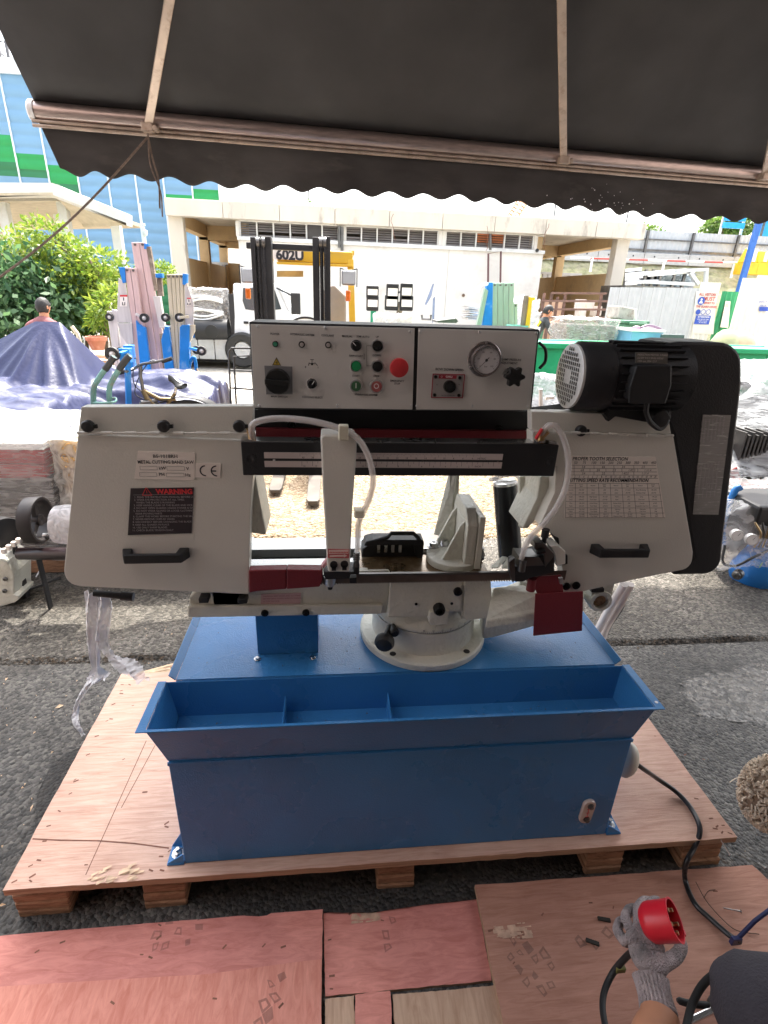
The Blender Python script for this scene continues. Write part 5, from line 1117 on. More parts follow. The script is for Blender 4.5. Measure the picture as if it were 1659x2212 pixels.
MB().lathe(a+d*.002, d, [(.0331,.03),(.0336,.03),(.0336,.07),(.0331,.07)], 24, a0=.2, a1=2.4).build('red_band', REDP, cn, smooth=True); settle(cn, (a.x,a.y,0))
mb = MB(); mb.tube([at(55,1276,z=.006), at(95,1262,z=.012), at(131,1247,z=.008)], .006, 8); tag(mb.build('iron_rod', pm('dark_iron', (.03,.028,.027), .7), smooth=True), 'short dark iron rod lying on the asphalt left of the saw', 'rod')
mb = MB(); P = spline([at(62,1238,z=.01), at(72,1225,z=.02), at(84,1232,z=.01), at(78,1246,z=.01)], 6); mb.tube(P, .004, 6); tag(mb.build('plastic_loop', WHITEP, smooth=True), 'small pale strap loop behind the drinks can', 'strap')
# green hand-cart handles
CART = pm('worn_green_tube', (.10,.22,.20), .45, var=.3, vs=12, dirt=(.2,.16,.12), dirt_amt=.4, ds=14); 
ct = thing('hand_cart', 'green tubular hand cart with black grips in front of the blue tarp', 'hand cart')
yk = 4.15
for (px, gx) in (([(203,900),(202,870),(203,838),(215,815),(238,783),(246,770)], 0), ([(240,900),(237,870),(236,842),(245,818),(270,780),(281,768)], 1)):
    P = spline([at(u, v, y=yk) for (u, v) in px], 6); MB().tube([Vector((P[0].x,P[0].y,0.05))]+P, .020, 12).build('handle_tube', CART, ct, smooth=True); MB().tube(P[-10:], .024, 12).build('grip', BLACKP, ct, smooth=True)
a, b = at(203,870,y=yk-.03), at(248,868,y=yk-.03); MB().tube(spline([a, a.lerp(b,.6)+Vector((0,-.03,0)), b, b+Vector((.0,.03,.02)), at(240,860,y=yk)], 5), .008, 8).build('brace', CART, ct, smooth=True)
mb = MB(); mb.box(-1.85,-1.45,4.1,4.16,.04,.09); mb.build('toe_plate', CART, ct); settle(ct, (-1.65,4.15,0))
# bicycle (faces left, its front turned to the camera)
bk = thing('bicycle', 'old brown mountain bicycle with a black saddle leaning by the tarp', 'bicycle')
BR = pm('bronze_frame', (.22,.16,.08), .4, .5, var=.2); yb2 = 4.5
def P_(u, v, dy=0): return at(u, v, y=yb2+dy)
def wheel(c, R, nrm, nm):
    o = MB(); nrm = Vector(nrm).normalized(); prof = []
    for k in range(9): a = 2*PI*k/8; prof.append((R+.022*math.cos(a), .022*math.sin(a)))
    w_ = o.lathe(c, nrm, prof, 44).build('wheel', RUBBER, bk, smooth=True)
    MB().lathe(c, nrm, [(R-.018,-.012),(R-.04,-.012),(R-.04,.012),(R-.018,.012),(R-.018,-.012)], 44).build('rim', STEEL, w_, smooth=True)
    up_ = Vector((0,0,1)); e = nrm.cross(up_).normalized(); mb = MB()
    for k in range(24): a = 2*PI*k/24; d = e*math.cos(a)+up_*math.sin(a); mb.tube([c, c+d*(R-.03)], .0016, 4)
    mb.build('spokes', STEEL, w_); 
wr = P_(402,905,.10); wr.z = P_(402,864,.1).z-.33; wf = P_(312,900,-.15); wf.z = wr.z
wheel(wr, .31, (-.35,.93,0), 'rear'); wheel(wf, .31, (-.62,.78,0), 'front')
hd0, hd1 = P_(308,838), P_(320,868); bb = P_(350,892,.05); seat0 = P_(378,850,.08)
fr = MB(); fr.tube([P_(309,842), P_(318,862)], .022, 10); fr.tube([P_(313,846), P_(345,862,.04), seat0+Vector((0,0,-.05))], .017, 10); fr.tube([P_(318,860), bb], .019, 10); fr.tube([bb, seat0], .016, 10); fr.tube([seat0+Vector((0,0,-.06)), wr], .009, 8); fr.tube([bb, wr], .010, 8); fr.build('frame', BR, bk, smooth=True)
fk = MB(); cr_ = P_(321,868); fk.tube([P_(309,842), cr_], .016, 10); s_ = Vector((.05,.04,0)); fk.tube([cr_-s_, cr_+s_], .018, 10); fk.tube([cr_-s_, wf-s_*.8], .013, 8); fk.tube([cr_+s_, wf+s_*.8], .013, 8); fk.build('fork', DSTEEL, bk, smooth=True)
MB().tube(spline([P_(272,803,-.1), P_(288,797), P_(306,787), P_(330,783), P_(352,778)], 5), .011, 10).build('handlebar', DSTEEL, bk, smooth=True)
MB().tube([P_(309,842), P_(303,812), P_(304,790)], .014, 10).build('stem', DSTEEL, bk, smooth=True)
for (a, b) in (((258,806),(280,799)),((350,781),(372,774))): MB().tube([P_(*a, -.05), P_(*b, -.05)], .016, 10).build('grip', BLACKP, bk, smooth=True)
MB().tube(spline([P_(345,783), P_(330,778), P_(315,786)], 5), .006, 6).build('brake_lever', STEEL, bk, smooth=True)
MB().tube(spline([P_(300,786), P_(288,800), P_(290,830), P_(305,845)], 6), .004, 6).build('brake_cable', RUBBER, bk, smooth=True); MB().tube(spline([P_(318,786), P_(300,815), P_(292,850), P_(318,866)], 6), .004, 6).build('brake_cable', RUBBER, bk, smooth=True)
mb = MB(); sa, sb = P_(366,822,.03), P_(398,832,.12)
for i in range(9):
    pass
w1 = [.02,.025,.03,.045,.07,.08,.06]; ring_ = []
def sad(s, t):
    i = s*6; k = min(int(i), 5); w_ = w1[k]+(w1[k+1]-w1[k])*(i-k); p = sa.lerp(sb, s); a = PI*2*t; return p+Vector((.25*w_*math.cos(a), .8*w_*math.cos(a), .028*math.sin(a)*(1-.3*s)+.02*math.cos(s*PI*1.4)))
mb.grid(sad, 16, 16); mb.build('saddle', BLACKP, bk, smooth=True); MB().tube([seat0, P_(380,833,.08)], .013, 10).build('seat_post', STEEL, bk, smooth=True)
MB().grid(lambda s, t: wr+Vector((.05*(t-.5), .1*(t-.5), 0))+Vector((math.cos(.6+1.5*s)*.36*.95, math.cos(.6+1.5*s)*.12, math.sin(.6+1.5*s)*.36)), 12, 3).build('mudguard', BLACKP, bk, smooth=True, solid=.004)
settle(bk, (-1.25,4.6,0))
# ---- material lifts (aluminium mast sections with blue frames)
ALM = pm('mill_aluminium', (.56,.54,.53), .38, .35, var=.12, vs=5, stretch=(6,6,.6)); ALMP = pm('pinkish_aluminium', (.60,.44,.43), .38, .3, var=.12, vs=5, stretch=(6,6,.6)); ALY = pm('yellowed_aluminium', (.58,.53,.40), .4, .3, var=.15, vs=2, dirt=(.62,.42,.15), dirt_amt=.3, ds=1.3)
LBL = pm('lift_blue', (.01,.20,.60), .42, var=.12, dirt=(.25,.4,.6), dirt_amt=.25, ds=6); BROWN = pm('weathered_brown', (.20,.15,.11), .6, var=.3, dirt=(.4,.35,.28), dirt_amt=.4, ds=8)
def mast(root, strips, y, m, th=.05, gap=.35):
    """strips: list of (u_top_left, u_top_right, v_top, u_bot_left, u_bot_right, v_bot)"""
    for i, (a, b, v0, c, d, v1) in enumerate(strips):
        q = [at(a+gap, v0, y=y), at(b-gap, v0, y=y), at(d-gap, v1, y=y), at(c+gap, v1, y=y)]
        o = MB().prism(q, (0,th,0)).build('mast_section', m, root, bevel=.006)
        p = at((a+b)/2, v0+5, y=y-.002); MB().lathe(p, (0,-1,0), [(.016,0),(.014,.012),(0,.014)], 10).build('roller_bolt', DSTEEL, o, smooth=True)
def wheel_at(root, u, v, y, r, w_=.05, ax=(0,-1,0)):
    p = at(u, v, y=y); o = MB().lathe(p, ax, [(0,-w_/2),(r,-w_/2),(r*1.0,w_/2),(r*.55,w_/2+.002),(r*.5,w_/2-.01),(0,w_/2-.01)], 24).build('caster_wheel', RUBBER, root, smooth=True)
    MB().lathe(p+Vector(ax)*(w_/2-.008), ax, [(r*.5,0),(r*.25,.012),(0,.014)], 16).build('hub', ALM, o, smooth=True)
def hazard(root, u0, v0, u1, v1, y):
    o = MB().quad(at(u0,v1,y=y), at(u1,v1,y=y), at(u1,v0,y=y), at(u0,v0,y=y)).build('hazard_label', LABELW, root, fix=False)
    mb = MB(); mb.quad(at(u0,v0+(v1-v0)*.15,y=y-.003), at(u1,v0+(v1-v0)*.15,y=y-.003), at(u1,v0,y=y-.003), at(u0,v0,y=y-.003)); mb.build('red_stripe', REDP, o, fix=False)
    mb = MB(); c_ = (u0+u1)/2; h = v1-v0
    for (a, b, c2, d) in ((c_-1.0,v0+h*.22,c_+1.0,v0+h*.5),(c_-3.4,v0+h*.62,c_-1.6,v0+h*.88),(c_+1.6,v0+h*.62,c_+3.4,v0+h*.88),(c_-2.6,v0+h*.84,c_+2.6,v0+h*.9)): mb.quad(at(a,d,y=y-.003), at(c2,d,y=y-.003), at(c2,b,y=y-.003), at(a,b,y=y-.003))
    mb.build('pictogram', INK, o, fix=False)
yl_ = 7.4
lf = thing('material_lift', 'tall pinkish aluminium material lift with a blue leg, tallest of the lifts', 'material lift')
mast(lf, [(268,281,578,306,320,874),(281,294,579,320,334,874)], yl_, ALMP)
mast(lf, [(283,300,523,334,357,868),(300,315,523,357,377,862)], yl_+.06, ALMP)
MB().prism([at(u,v,y=yl_+.05) for (u,v) in ((315,532),(324,532),(341,628),(333,628))], (0,.06,0)).build('carriage', BROWN, lf, bevel=.004)
MB().prism([at(u,v,y=yl_+.05) for (u,v) in ((311,526),(321,527),(320,538),(311,538))], (0,.07,0)).build('pulley_head', LBL, lf, bevel=.004)
MB().prism([at(u,v,y=yl_) for (u,v) in ((330,640),(345,640),(356,708),(344,708))], (0,.08,0)).build('carriage_plate', ALM, lf, bevel=.004)
MB().prism([at(u,v,y=yl_) for (u,v) in ((344,720),(356,720),(372,870),(360,870))], (0,.08,0)).build('channel', BROWN, lf, bevel=.004)
MB().prism([at(u,v,y=yl_-.04) for (u,v) in ((293,692),(300,700),(313,708),(334,878),(320,878),(302,790))], (0,.07,0)).build('outrigger_leg', LBL, lf, bevel=.006)
MB().prism([at(u,v,y=yl_-.02) for (u,v) in ((255,577),(269,577),(271,610),(265,612))], (0,.08,0)).build('head_bracket', LBL, lf, bevel=.004)
MB().prism([at(u,v,y=yl_-.01) for (u,v) in ((256,600),(271,612),(285,697),(252,697))], (0,.012,0)).build('side_plate', ALM, lf)
MB().prism([at(u,v,y=yl_-.02) for (u,v) in ((253,698),(285,698),(288,742),(276,745),(262,725))], (0,.02,0)).build('bracket_plate', ALM, lf, bevel=.003)
hazard(lf, 259, 637, 275, 662, yl_-.015)
wheel_at(lf, 312, 687, yl_-.07, .055); mb = MB(); mb.bar(at(294,678,y=yl_-.06), at(312,688,y=yl_-.06), .05, .03); mb.build('caster_arm', ALM, lf, bevel=.004)
for (u, v) in ((279,760),(281,790)): MB().box(at(u,v,y=yl_).x-.06, at(u,v,y=yl_).x+.05, yl_-.03, yl_+.1, at(u,v,y=yl_).z-.08, at(u,v,y=yl_).z+.08).build('foot_block', LBL, lf, bevel=.006)
mb = MB(); mb.box(-2.5,-1.9,yl_-.1,yl_+.5,0,.08); mb.build('base', LBL, lf, bevel=.01); settle(lf, (-2.2, yl_, 0))
yl2 = 7.1
lf = thing('material_lift', 'yellowed aluminium material lift with broad blue legs, right of the pink one', 'material lift')
mast(lf, [(359,369,592,379,387,856),(369,378,592,387,393,858),(378,387,592,393,399,860),(387,396,592,399,403,864),(396,404,592,403,408,870)], yl2, ALY)
MB().prism([at(u,v,y=yl2) for (u,v) in ((335,591),(350,591),(351,600),(336,600))], (0,.08,0)).build('pulley_head', LBL, lf, bevel=.004)
MB().prism([at(u,v,y=yl2+.04) for (u,v) in ((338,600),(348,600),(352,640),(342,640))], (0,.05,0)).build('carriage', BROWN, lf)
MB().prism([at(u,v,y=yl2-.02) for (u,v) in ((394,591),(404,592),(403,612),(398,616),(394,614))], (0,.08,0)).build('head_bracket', LBL, lf, bevel=.004)
MB().prism([at(u,v,y=yl2-.01) for (u,v) in ((399,605),(406,620),(418,655),(418,702),(400,700))], (0,.012,0)).build('side_plate', ALM, lf)
MB().prism([at(u,v,y=yl2-.02) for (u,v) in ((400,702),(421,702),(421,716),(410,740),(402,740))], (0,.02,0)).build('bracket_plate', ALY, lf)
hazard(lf, 404, 643, 412, 661, yl2-.016)
MB().prism([at(u,v,y=yl2-.05) for (u,v) in ((388,706),(393,702),(408,702),(409,704),(407,905),(386,905))], (0,.09,0)).build('outrigger_leg', LBL, lf, bevel=.010)
MB().prism([at(u,v,y=yl2-.03) for (u,v) in ((356,704),(363,706),(383,850),(386,880),(366,880),(348,735))], (0,.07,0)).build('outrigger_leg', LBL, lf, bevel=.006)
wheel_at(lf, 358, 686, yl2-.06, .05); wheel_at(lf, 388, 686, yl2-.08, .052)
mb = MB(); mb.bar(at(388,686,y=yl2-.12), at(408,684,y=yl2-.1), .045, .03); mb.build('caster_arm', ALY, lf, bevel=.004)
wheel_at(lf, 436, 758, yl2-.2, .055); wheel_at(lf, 425, 756, yl2-.1, .05); mb = MB(); mb.bar(at(409,752,y=yl2-.12), at(432,757,y=yl2-.2), .04, .03); mb.build('caster_arm', LBL, lf, bevel=.004)
MB().tube(spline([at(412,905,y=yl2), at(413,850,y=yl2), at(408,800,y=yl2), at(415,775,y=yl2), at(422,780,y=yl2), at(426,840,y=yl2), at(430,905,y=yl2)], 6), .022, 10).build('push_handle', LBL, lf, smooth=True)
MB().tube([at(424,795,y=yl2), at(470,880,y=yl2-.4)], .012, 8).build('strut', BROWN, lf, smooth=True)
settle(lf, (-1.75, yl2, 0))
lf = thing('material_lift', 'short grey aluminium lift mast standing in front of the hedge', 'material lift')
mast(lf, [(230,240,672,252,260,830),(240,250,672,260,270,830)], 7.9, ALM)
wheel_at(lf, 237, 685, 7.86, .05); MB().prism([at(u,v,y=7.88) for (u,v) in ((241,668),(253,670),(256,760),(246,760))], (0,.05,0)).build('carriage', ALM, lf, bevel=.004)
MB().prism([at(u,v,y=7.88) for (u,v) in ((258,705),(272,705),(275,780),(262,780))], (0,.04,0)).build('channel', ALM, lf)
mb = MB(); mb.box(-3.1,-2.7,7.85,8.2,0,.1); mb.build('base', ALM, lf); settle(lf, (-2.9, 8, 0))
cs = thing('caster_pair', 'pair of big grey caster wheels on a blue fork above the hand cart', 'casters')
wheel_at(cs, 243, 765, 4.3, .052, .035); wheel_at(cs, 262, 763, 4.42, .045, .03)
mb = MB(); mb.bar(at(258,764,y=4.3), at(275,758,y=4.4), .035, .02); mb.bar(at(275,758,y=4.4), at(278,880,y=4.5), .04, .03); mb.build('fork', LBL, cs, bevel=.004); MB().box(at(268,770,y=4.4).x-.03, at(282,770,y=4.4).x, 4.38, 4.46, at(276,775,y=4.4).z-.03, at(276,753,y=4.4).z).build('socket', LBL, cs, bevel=.004); settle(cs, (-1.6,4.4,0))
# trolley frame
tf_ = thing('trolley', 'thin black wire trolley frame behind the control panel', 'trolley')
DARKT = pm('dark_tube', (.05,.05,.05), .5)
for (px) in ([(500,905),(494,760),(500,752),(540,752),(560,752)], [(512,905),(505,770),(540,768)], [(494,800),(560,802)], [(500,838),(560,842)]):
    MB().tube([at(u, v, y=5.6) for (u, v) in px], .010, 8).build('frame_tube', DARKT, tf_, smooth=True)
MB().box(-1.05,-.6,5.5,6.0,.12,.16).build('shelf', DARKT, tf_); settle(tf_, (-.9,5.6,0))
# barrow handle and planks by the hedge
MB2 = MB(); MB2.tube([at(u, v, y=8.2) for (u, v) in ((155,705),(168,722),(173,740),(180,800))], .03, 8); tag(MB2.build('barrow_handle', ALY, smooth=True), 'bent pale tube handle sticking up behind the tarp hump', 'handle')
pk = thing('plank_stack', 'low stack of pale and reddish planks in front of the flower pot', 'planks')
for k, (v, m) in enumerate(((766,PALE),(778,BLOCK),(792,WHITEP),(806,PALE))):
    a, b = at(180, v, y=8.6-k*.3), at(262, v, y=8.6-k*.3); MB().box(a.x, b.x, a.y, a.y+.2, max(.0,a.z-.05), max(.05,a.z)).build('plank', m, pk, bevel=.004)
settle(pk, (-3.2,8.4,0))
fp = thing('flower_pot', 'round terracotta flower pot on the grass by the hedge', 'flower pot')
TERR = pm('terracotta', (.45,.18,.11), .8, var=.2, dirt=(.6,.45,.4), dirt_amt=.3); c = at(212,756,y=9.2); c.z = max(.05, c.z)
t_ = at(212,727,y=9.2).z; MB().lathe((c.x,c.y,c.z), (0,0,1), [(0,0),(.09,0),(.14,t_-c.z-.06),(.155,t_-c.z-.06),(.16,t_-c.z),(.14,t_-c.z),(.12,t_-c.z-.08),(0,t_-c.z-.09)], 30).build('pot', TERR, fp, smooth=True)
MB().lathe((c.x,c.y,t_-.07), (0,0,1), [(0,.015),(.135,.01)], 20).build('soil', LITTER, fp); settle(fp, tuple(c))
# ================================================================== vegetation
def leaf_mat(name, c1, c2):
    m = bpy.data.materials.new(name); m.use_nodes = True; t = m.node_tree; b = t.nodes['Principled BSDF']; N = t.nodes.new; Lk = t.links.new
    g = N('ShaderNodeNewGeometry'); r = N('ShaderNodeValToRGB'); r.color_ramp.elements[0].color = (*c1,1); r.color_ramp.elements[1].color = (*c2,1); Lk(g.outputs['Random Per Island'], r.inputs[0]); Lk(r.outputs[0], b.inputs['Base Color'])
    b.inputs['Roughness'].default_value = .45; tr = N('ShaderNodeBsdfTranslucent'); Lk(r.outputs[0], tr.inputs[0]); ms = N('ShaderNodeMixShader'); ms.inputs[0].default_value = .45
    Lk(b.outputs[0], ms.inputs[1]); Lk(tr.outputs[0], ms.inputs[2]); Lk(ms.outputs[0], t.nodes['Material Output'].inputs[0]); return m
LF1 = leaf_mat('light_leaves', (.10,.20,.02), (.30,.36,.05)); LF2 = leaf_mat('dark_leaves', (.03,.095,.04), (.12,.21,.09)); LF3 = leaf_mat('mid_leaves', (.04,.11,.02), (.16,.24,.05))
BARK = pm('bark', (.22,.16,.11), .9, var=.3, vs=20, bump=.6, bs=30)
def leaves(blobs, n, size, m, name, parent, seed, aspect=.4, droop=.3, shell=.55):
    r = np.random.RandomState(seed); V = np.array([max(.001, b[3]*b[4]*b[5]) for b in blobs]); k = r.choice(len(blobs), n, p=V/V.sum()); B = np.array(blobs, float)[k]
    d = r.normal(size=(n,3)); d /= np.linalg.norm(d, axis=1)[:,None]; rad = shell+(1-shell)*r.rand(n)**.7; rad *= 1+.18*np.sin(d[:,0]*7+B[:,0]*5)*np.cos(d[:,2]*6+d[:,1]*5)
    P = B[:,:3]+d*B[:,3:6]*rad[:,None]
    A = d+r.normal(size=(n,3))*.7; A[:,2] -= droop; A /= np.linalg.norm(A, axis=1)[:,None]; S = np.cross(A, r.normal(size=(n,3))); S /= np.linalg.norm(S, axis=1)[:,None]; L = size*(.6+.8*r.rand(n))[:,None]; W = L*aspect
    v = np.stack([P, P+A*L*.5+S*W*.5, P+A*L, P+A*L*.5-S*W*.5], 1).reshape(-1,3)
    me = bpy.data.meshes.new(name); me.vertices.add(4*n); me.vertices.foreach_set('co', v.ravel()); me.loops.add(4*n); me.loops.foreach_set('vertex_index', np.arange(4*n)); me.polygons.add(n); me.polygons.foreach_set('loop_start', np.arange(0,4*n,4)); me.materials.append(m); me.update(calc_edges=True)
    o = bpy.data.objects.new(name, me); COL.objects.link(o); o.parent = parent; return o
YT = 11.5
def B_(u, v, y, rx, rz, ry=None): p = at(u, v, y=y); return (p.x, p.y, p.z, rx, ry or rx, rz)
tr_ = thing('tree', 'small tree with bright yellow-green feathery leaves in front of the blue wall', 'tree')
cr_b = [B_(95,500,YT,.45,.22),B_(60,545,YT,.6,.2),B_(140,540,YT,.65,.25),B_(205,560,YT,.6,.2),B_(40,520,YT+.2,.5,.18),B_(120,585,YT,.8,.25),B_(190,600,YT,.7,.22),B_(95,478,YT,.35,.1),B_(10,575,YT,.5,.2),B_(160,620,YT-.2,.6,.25),B_(230,585,YT,.35,.12)]
leaves(cr_b, 5600, .10, LF1, 'crown', tr_, 1, .42, .2, .35)
base = at(243,705,y=YT); base.z = 0; P = [base, at(238,680,y=YT), at(222,640,y=YT), at(212,600,y=YT), at(190,560,y=YT)]
MB().tube(spline(P, 5), [.10-.003*i for i in range(len(spline(P,5)))], 10).build('trunk', BARK, tr_, smooth=True)
for b in cr_b[:9]: MB().tube(spline([at(218,622,y=YT), (Vector(b[:3])+at(200,600,y=YT))/2, Vector(b[:3])], 5), [.035,.033,.030,.027,.024,.021,.018,.015,.012,.009,.007][:len(spline([Vector(b[:3])]*3,5))], 6).build('limb', BARK, tr_, smooth=True)
settle(tr_, tuple(base))
for i, (lab, bl_, n, sz, m) in enumerate((
    ('dark broad-leaved bush filling the left edge behind the tarp', [B_(10,620,11,1.0,.65),B_(70,640,11,.8,.6),B_(110,600,11.3,.7,.5),B_(30,690,10.6,.9,.45),B_(110,660,10.8,.6,.4),B_(-60,650,11,1.2,.7)], 6000, .16, LF2),
    ('mid green bush below the yellow-green tree, right of the dark bush', [B_(165,655,11.8,.8,.55),B_(210,670,11.8,.6,.5),B_(150,690,11.6,.6,.35),B_(225,640,12,.5,.4),B_(245,610,12.2,.5,.4)], 7000, .10, LF3),
    ('pale long-leaved shrub beside the grey lift mast', [B_(236,668,10.2,.28,.25),B_(222,690,10.2,.25,.2),B_(245,640,10.4,.25,.2)], 800, .14, LF1))):
    t = thing('bush', lab, 'bush'); leaves(bl_, n, sz, m, 'foliage', t, 20+i, .45 if i != 2 else .22, .5, .5)
    mb = MB()
    for b in bl_[:4]: mb.tube([(b[0],b[1],0), (b[0]+.1,b[1],b[2]*.6), b[:3]], [.04,.03,.015], 6)
    mb.build('stems', BARK, t, smooth=True); settle(t, (bl_[0][0], bl_[0][1], 0))
t = thing('bush', 'small leafy bush seen between the blue lift heads in front of the green band', 'bush'); leaves([B_(335,590,13,.4,.2),B_(350,585,13,.3,.2)], 900, .09, LF1, 'foliage', t, 31); mb = MB(); q = at(338,600,y=13); mb.tube([(q.x,13,0),tuple(q)], .03, 6); mb.build('stems', BARK, t); settle(t, (q.x,13,0))
r = np.random.RandomState(4); mb = MB()
for i in range(5000):
    x = -5.4+r.rand()*2.8; y = 8.8+r.rand()*2.4; h = .05+.08*r.rand(); a = r.rand()*PI; dx, dy = math.cos(a)*.008, math.sin(a)*.008; mb.add([(x-dx,y-dy,0),(x+dx,y+dy,0),(x+r.randn()*.03,y+r.randn()*.03,h)], [(0,1,2)])
tag(mb.build('grass', LF3, fix=False), 'patch of short green grass below the hedge', 'grass', kind='stuff')
MB().box(-5.6,-2.5,8.7,11.3,-.03,.004).build('grass_bed', pm('soil_green', (.06,.10,.03), .95, var=.4, vs=12))['kind'] = 'structure'
mb = MB(); mb.box(-8,-4.6,9.2,9.5,0,.18); tag(mb.build('brick_kerb', pm('red_brick', (.3,.1,.08), .85, var=.3, vs=14)), 'low red brick kerb in front of the dark bush', 'kerb')
# ================================================================== blue clad building
BLW = pm('blue_cladding', (.15,.29,.44), .6, var=.05, vs=.6, dirt=(.19,.33,.47), dirt_amt=.2, ds=.8); GRC = pm('green_cladding', (.015,.26,.07), .6, var=.05); GRD = pm('dark_green_cladding', (.02,.15,.06), .6, var=.05); TRIM = pm('white_trim', (.6,.66,.7), .5)
YBL = 27.
bb_ = thing('clad_building', 'tall blue ribbed metal clad building with stepped green bands', 'building')
seam = [-520,-400,-285,-160,-37,81,195,309,426,534,643,754,860]; SX = [at(s*.5486, 384, y=YBL).x for s in seam]
def zof(v_src): return at(200, v_src*.5486, y=YBL).z
top = zof(318)
def ribbed(x0, x1, z0, z1, m, name):
    mb = MB(); n = max(2, int((z1-z0)/.055))
    mb.grid(lambda s, t: (x0+(x1-x0)*s, YBL-.055*abs(math.sin(PI*(z0+(z1-z0)*t)/.42))**.6, z0+(z1-z0)*t), 1, n)
    return mb.build(name, m, bb_, smooth=True, fix=False, auto=60)
bands = {0:(430,0),1:(430,0),2:(430,0),3:(470,560),4:(553,713),5:(622,713),6:(660,768),10:(749,785),11:(722,787)}
for i in range(len(SX)-1):
    x0, x1_ = SX[i]+.03, SX[i+1]-.03; b = bands.get(i)
    ribbed(x0, x1_, .0, zof(1060), GRD, 'base_band'); 
    if b and i >= 4:
        zt, zb = zof(b[0]), zof(b[1]); zm = zb+(zt-zb)*.35
        ribbed(x0, x1_, zof(1060), zb, BLW, 'cladding_panel'); ribbed(x0, x1_, zb, zm, GRD, 'green_panel'); ribbed(x0, x1_, zm, zt, GRC, 'green_panel'); ribbed(x0, x1_, zt, top, BLW, 'cladding_panel')
    else: ribbed(x0, x1_, zof(1060), top, BLW, 'cladding_panel')
for x in SX: MB().box(x-.03, x+.03, YBL-.08, YBL, 0, top).build('joint_strip', TRIM, bb_)
MB().box(SX[0], SX[-1], YBL+.02, YBL+12, 0, top).build('body', TRIM, bb_); MB().box(SX[0]-.2, SX[-1]+.1, YBL-.15, YBL+12, top, top+.5).build('parapet', TRIM, bb_)
mb = MB()
for k in range(60): x = SX[0]+k*.3; mb.box(x, x+.04, YBL-.1, YBL-.06, top+.5, top+1.1)
mb.box(SX[0], SX[0]+18, YBL-.1, YBL-.06, top+1.05, top+1.1); mb.build('roof_railing', TRIM, bb_)
settle(bb_, (-12, YBL+5, 0))
# lattice crane mast above the roof
cr = thing('crane_mast', 'dark lattice crane mast rising at the top left corner', 'crane'); CRM = pm('crane_steel', (.12,.12,.13), .6)
ycr = 45.; pb0 = at(-2, 160, y=ycr); mb = MB(); h0 = 0; wd = 1.1; zt_ = at(0,40,y=ycr).z
for sx_ in (-wd/2, wd/2):
    for sy_ in (-wd/2, wd/2): mb.bar((pb0.x+sx_, ycr+sy_, 0), (pb0.x+sx_, ycr+sy_, zt_+6), .16)
mb.build('chord', CRM, cr); mb = MB(); z = 0
while z < zt_+5:
    for sy_ in (-wd/2, wd/2): mb.bar((pb0.x-wd/2,ycr+sy_,z), (pb0.x+wd/2,ycr+sy_,z+1), .08); mb.bar((pb0.x+wd/2,ycr+sy_,z+1), (pb0.x-wd/2,ycr+sy_,z+2), .08); mb.bar((pb0.x-wd/2,ycr+sy_,z), (pb0.x+wd/2,ycr+sy_,z), .08)
    z += 2
mb.build('lattice', CRM, cr); settle(cr, (pb0.x, ycr, 0))
# canopy of the neighbouring yard
CNP = pm('canopy_white', (.62,.62,.58), .7, var=.06, dirt=(.45,.43,.38), dirt_amt=.3, ds=1.5); CNU = pm('canopy_soffit', (.50,.42,.30), .8)
cp = thing('canopy', 'white concrete canopy with slanted fascia on square columns at left', 'canopy'); yc1 = 14.
A0, A1, A2, A3 = at(-300,392,y=yc1), at(113,395,y=yc1), at(273,461,y=yc1+1.2), at(272,486,y=yc1+1.2)
B0, B1 = at(-300,432,y=yc1), at(116,427,y=yc1)
MB().prism([A0, A1, B1, B0], (0,.4,0)).build('fascia', CNP, cp); MB().prism([A1, at(273,461,y=yc1), at(273,487,y=yc1), B1], (0,.4,0)).build('slanted_fascia', CNP, cp)
MB().prism([B0, B1, B1+Vector((0,6,.0)), B0+Vector((0,6,0))], (0,0,.1)).build('soffit', CNU, cp); e = at(273,487,y=yc1); MB().prism([B1, e, e+Vector((-1.3,.9,0)), B1+Vector((0,.9,0))], (0,0,.05)).build('soffit', CNU, cp)
for (u, v, du, dv_) in ((136,447,9,560),(251,488,11,560),(8,450,9,560)):
    p = at(u, v, y=yc1+.6); MB().box(p.x-.10, p.x+.10, yc1+.5, yc1+.7, 0, p.z+.3).build('column', CNP, cp, bevel=.01)
p = at(124,447,y=yc1+2.6); MB().box(p.x-.1, p.x+.1, yc1+2.5, yc1+2.8, 0, p.z-.1).build('column', CNP, cp)
MB().box(-14, at(40,500,y=yc1+5).x, yc1+5, yc1+5.2, 0, 3.0).build('back_wall', CNU, cp); settle(cp, (-6,yc1+2,0))
cc_ = thing('camera_pole', 'white pole with a dome security camera above the pink lift', 'security camera'); p = at(309,500,y=12.5); MB().tube([(p.x,12.5,0),(p.x,12.5,at(309,490,y=12.5).z)], .045, 12).build('pole', TRIM, cc_, smooth=True)
q = at(315,500,y=12.5); MB().bar((p.x,12.5,q.z+.12), (q.x,12.45,q.z+.12), .05).build('arm', TRIM, cc_); mb = MB(); mb.lathe((q.x,12.45,q.z-.07), (0,0,1), [(0,-.03),(.035,-.01),(.05,.03),(.05,.08),(0,.1)], 16); mb.build('dome', [TRIM], cc_, smooth=True); MB().tube([(p.x,12.5,at(309,492,y=12.5).z),(p.x,12.5,at(305,440,y=12.5).z)], .012, 6).build('antenna', TRIM, cc_); settle(cc_, (p.x,12.5,0))
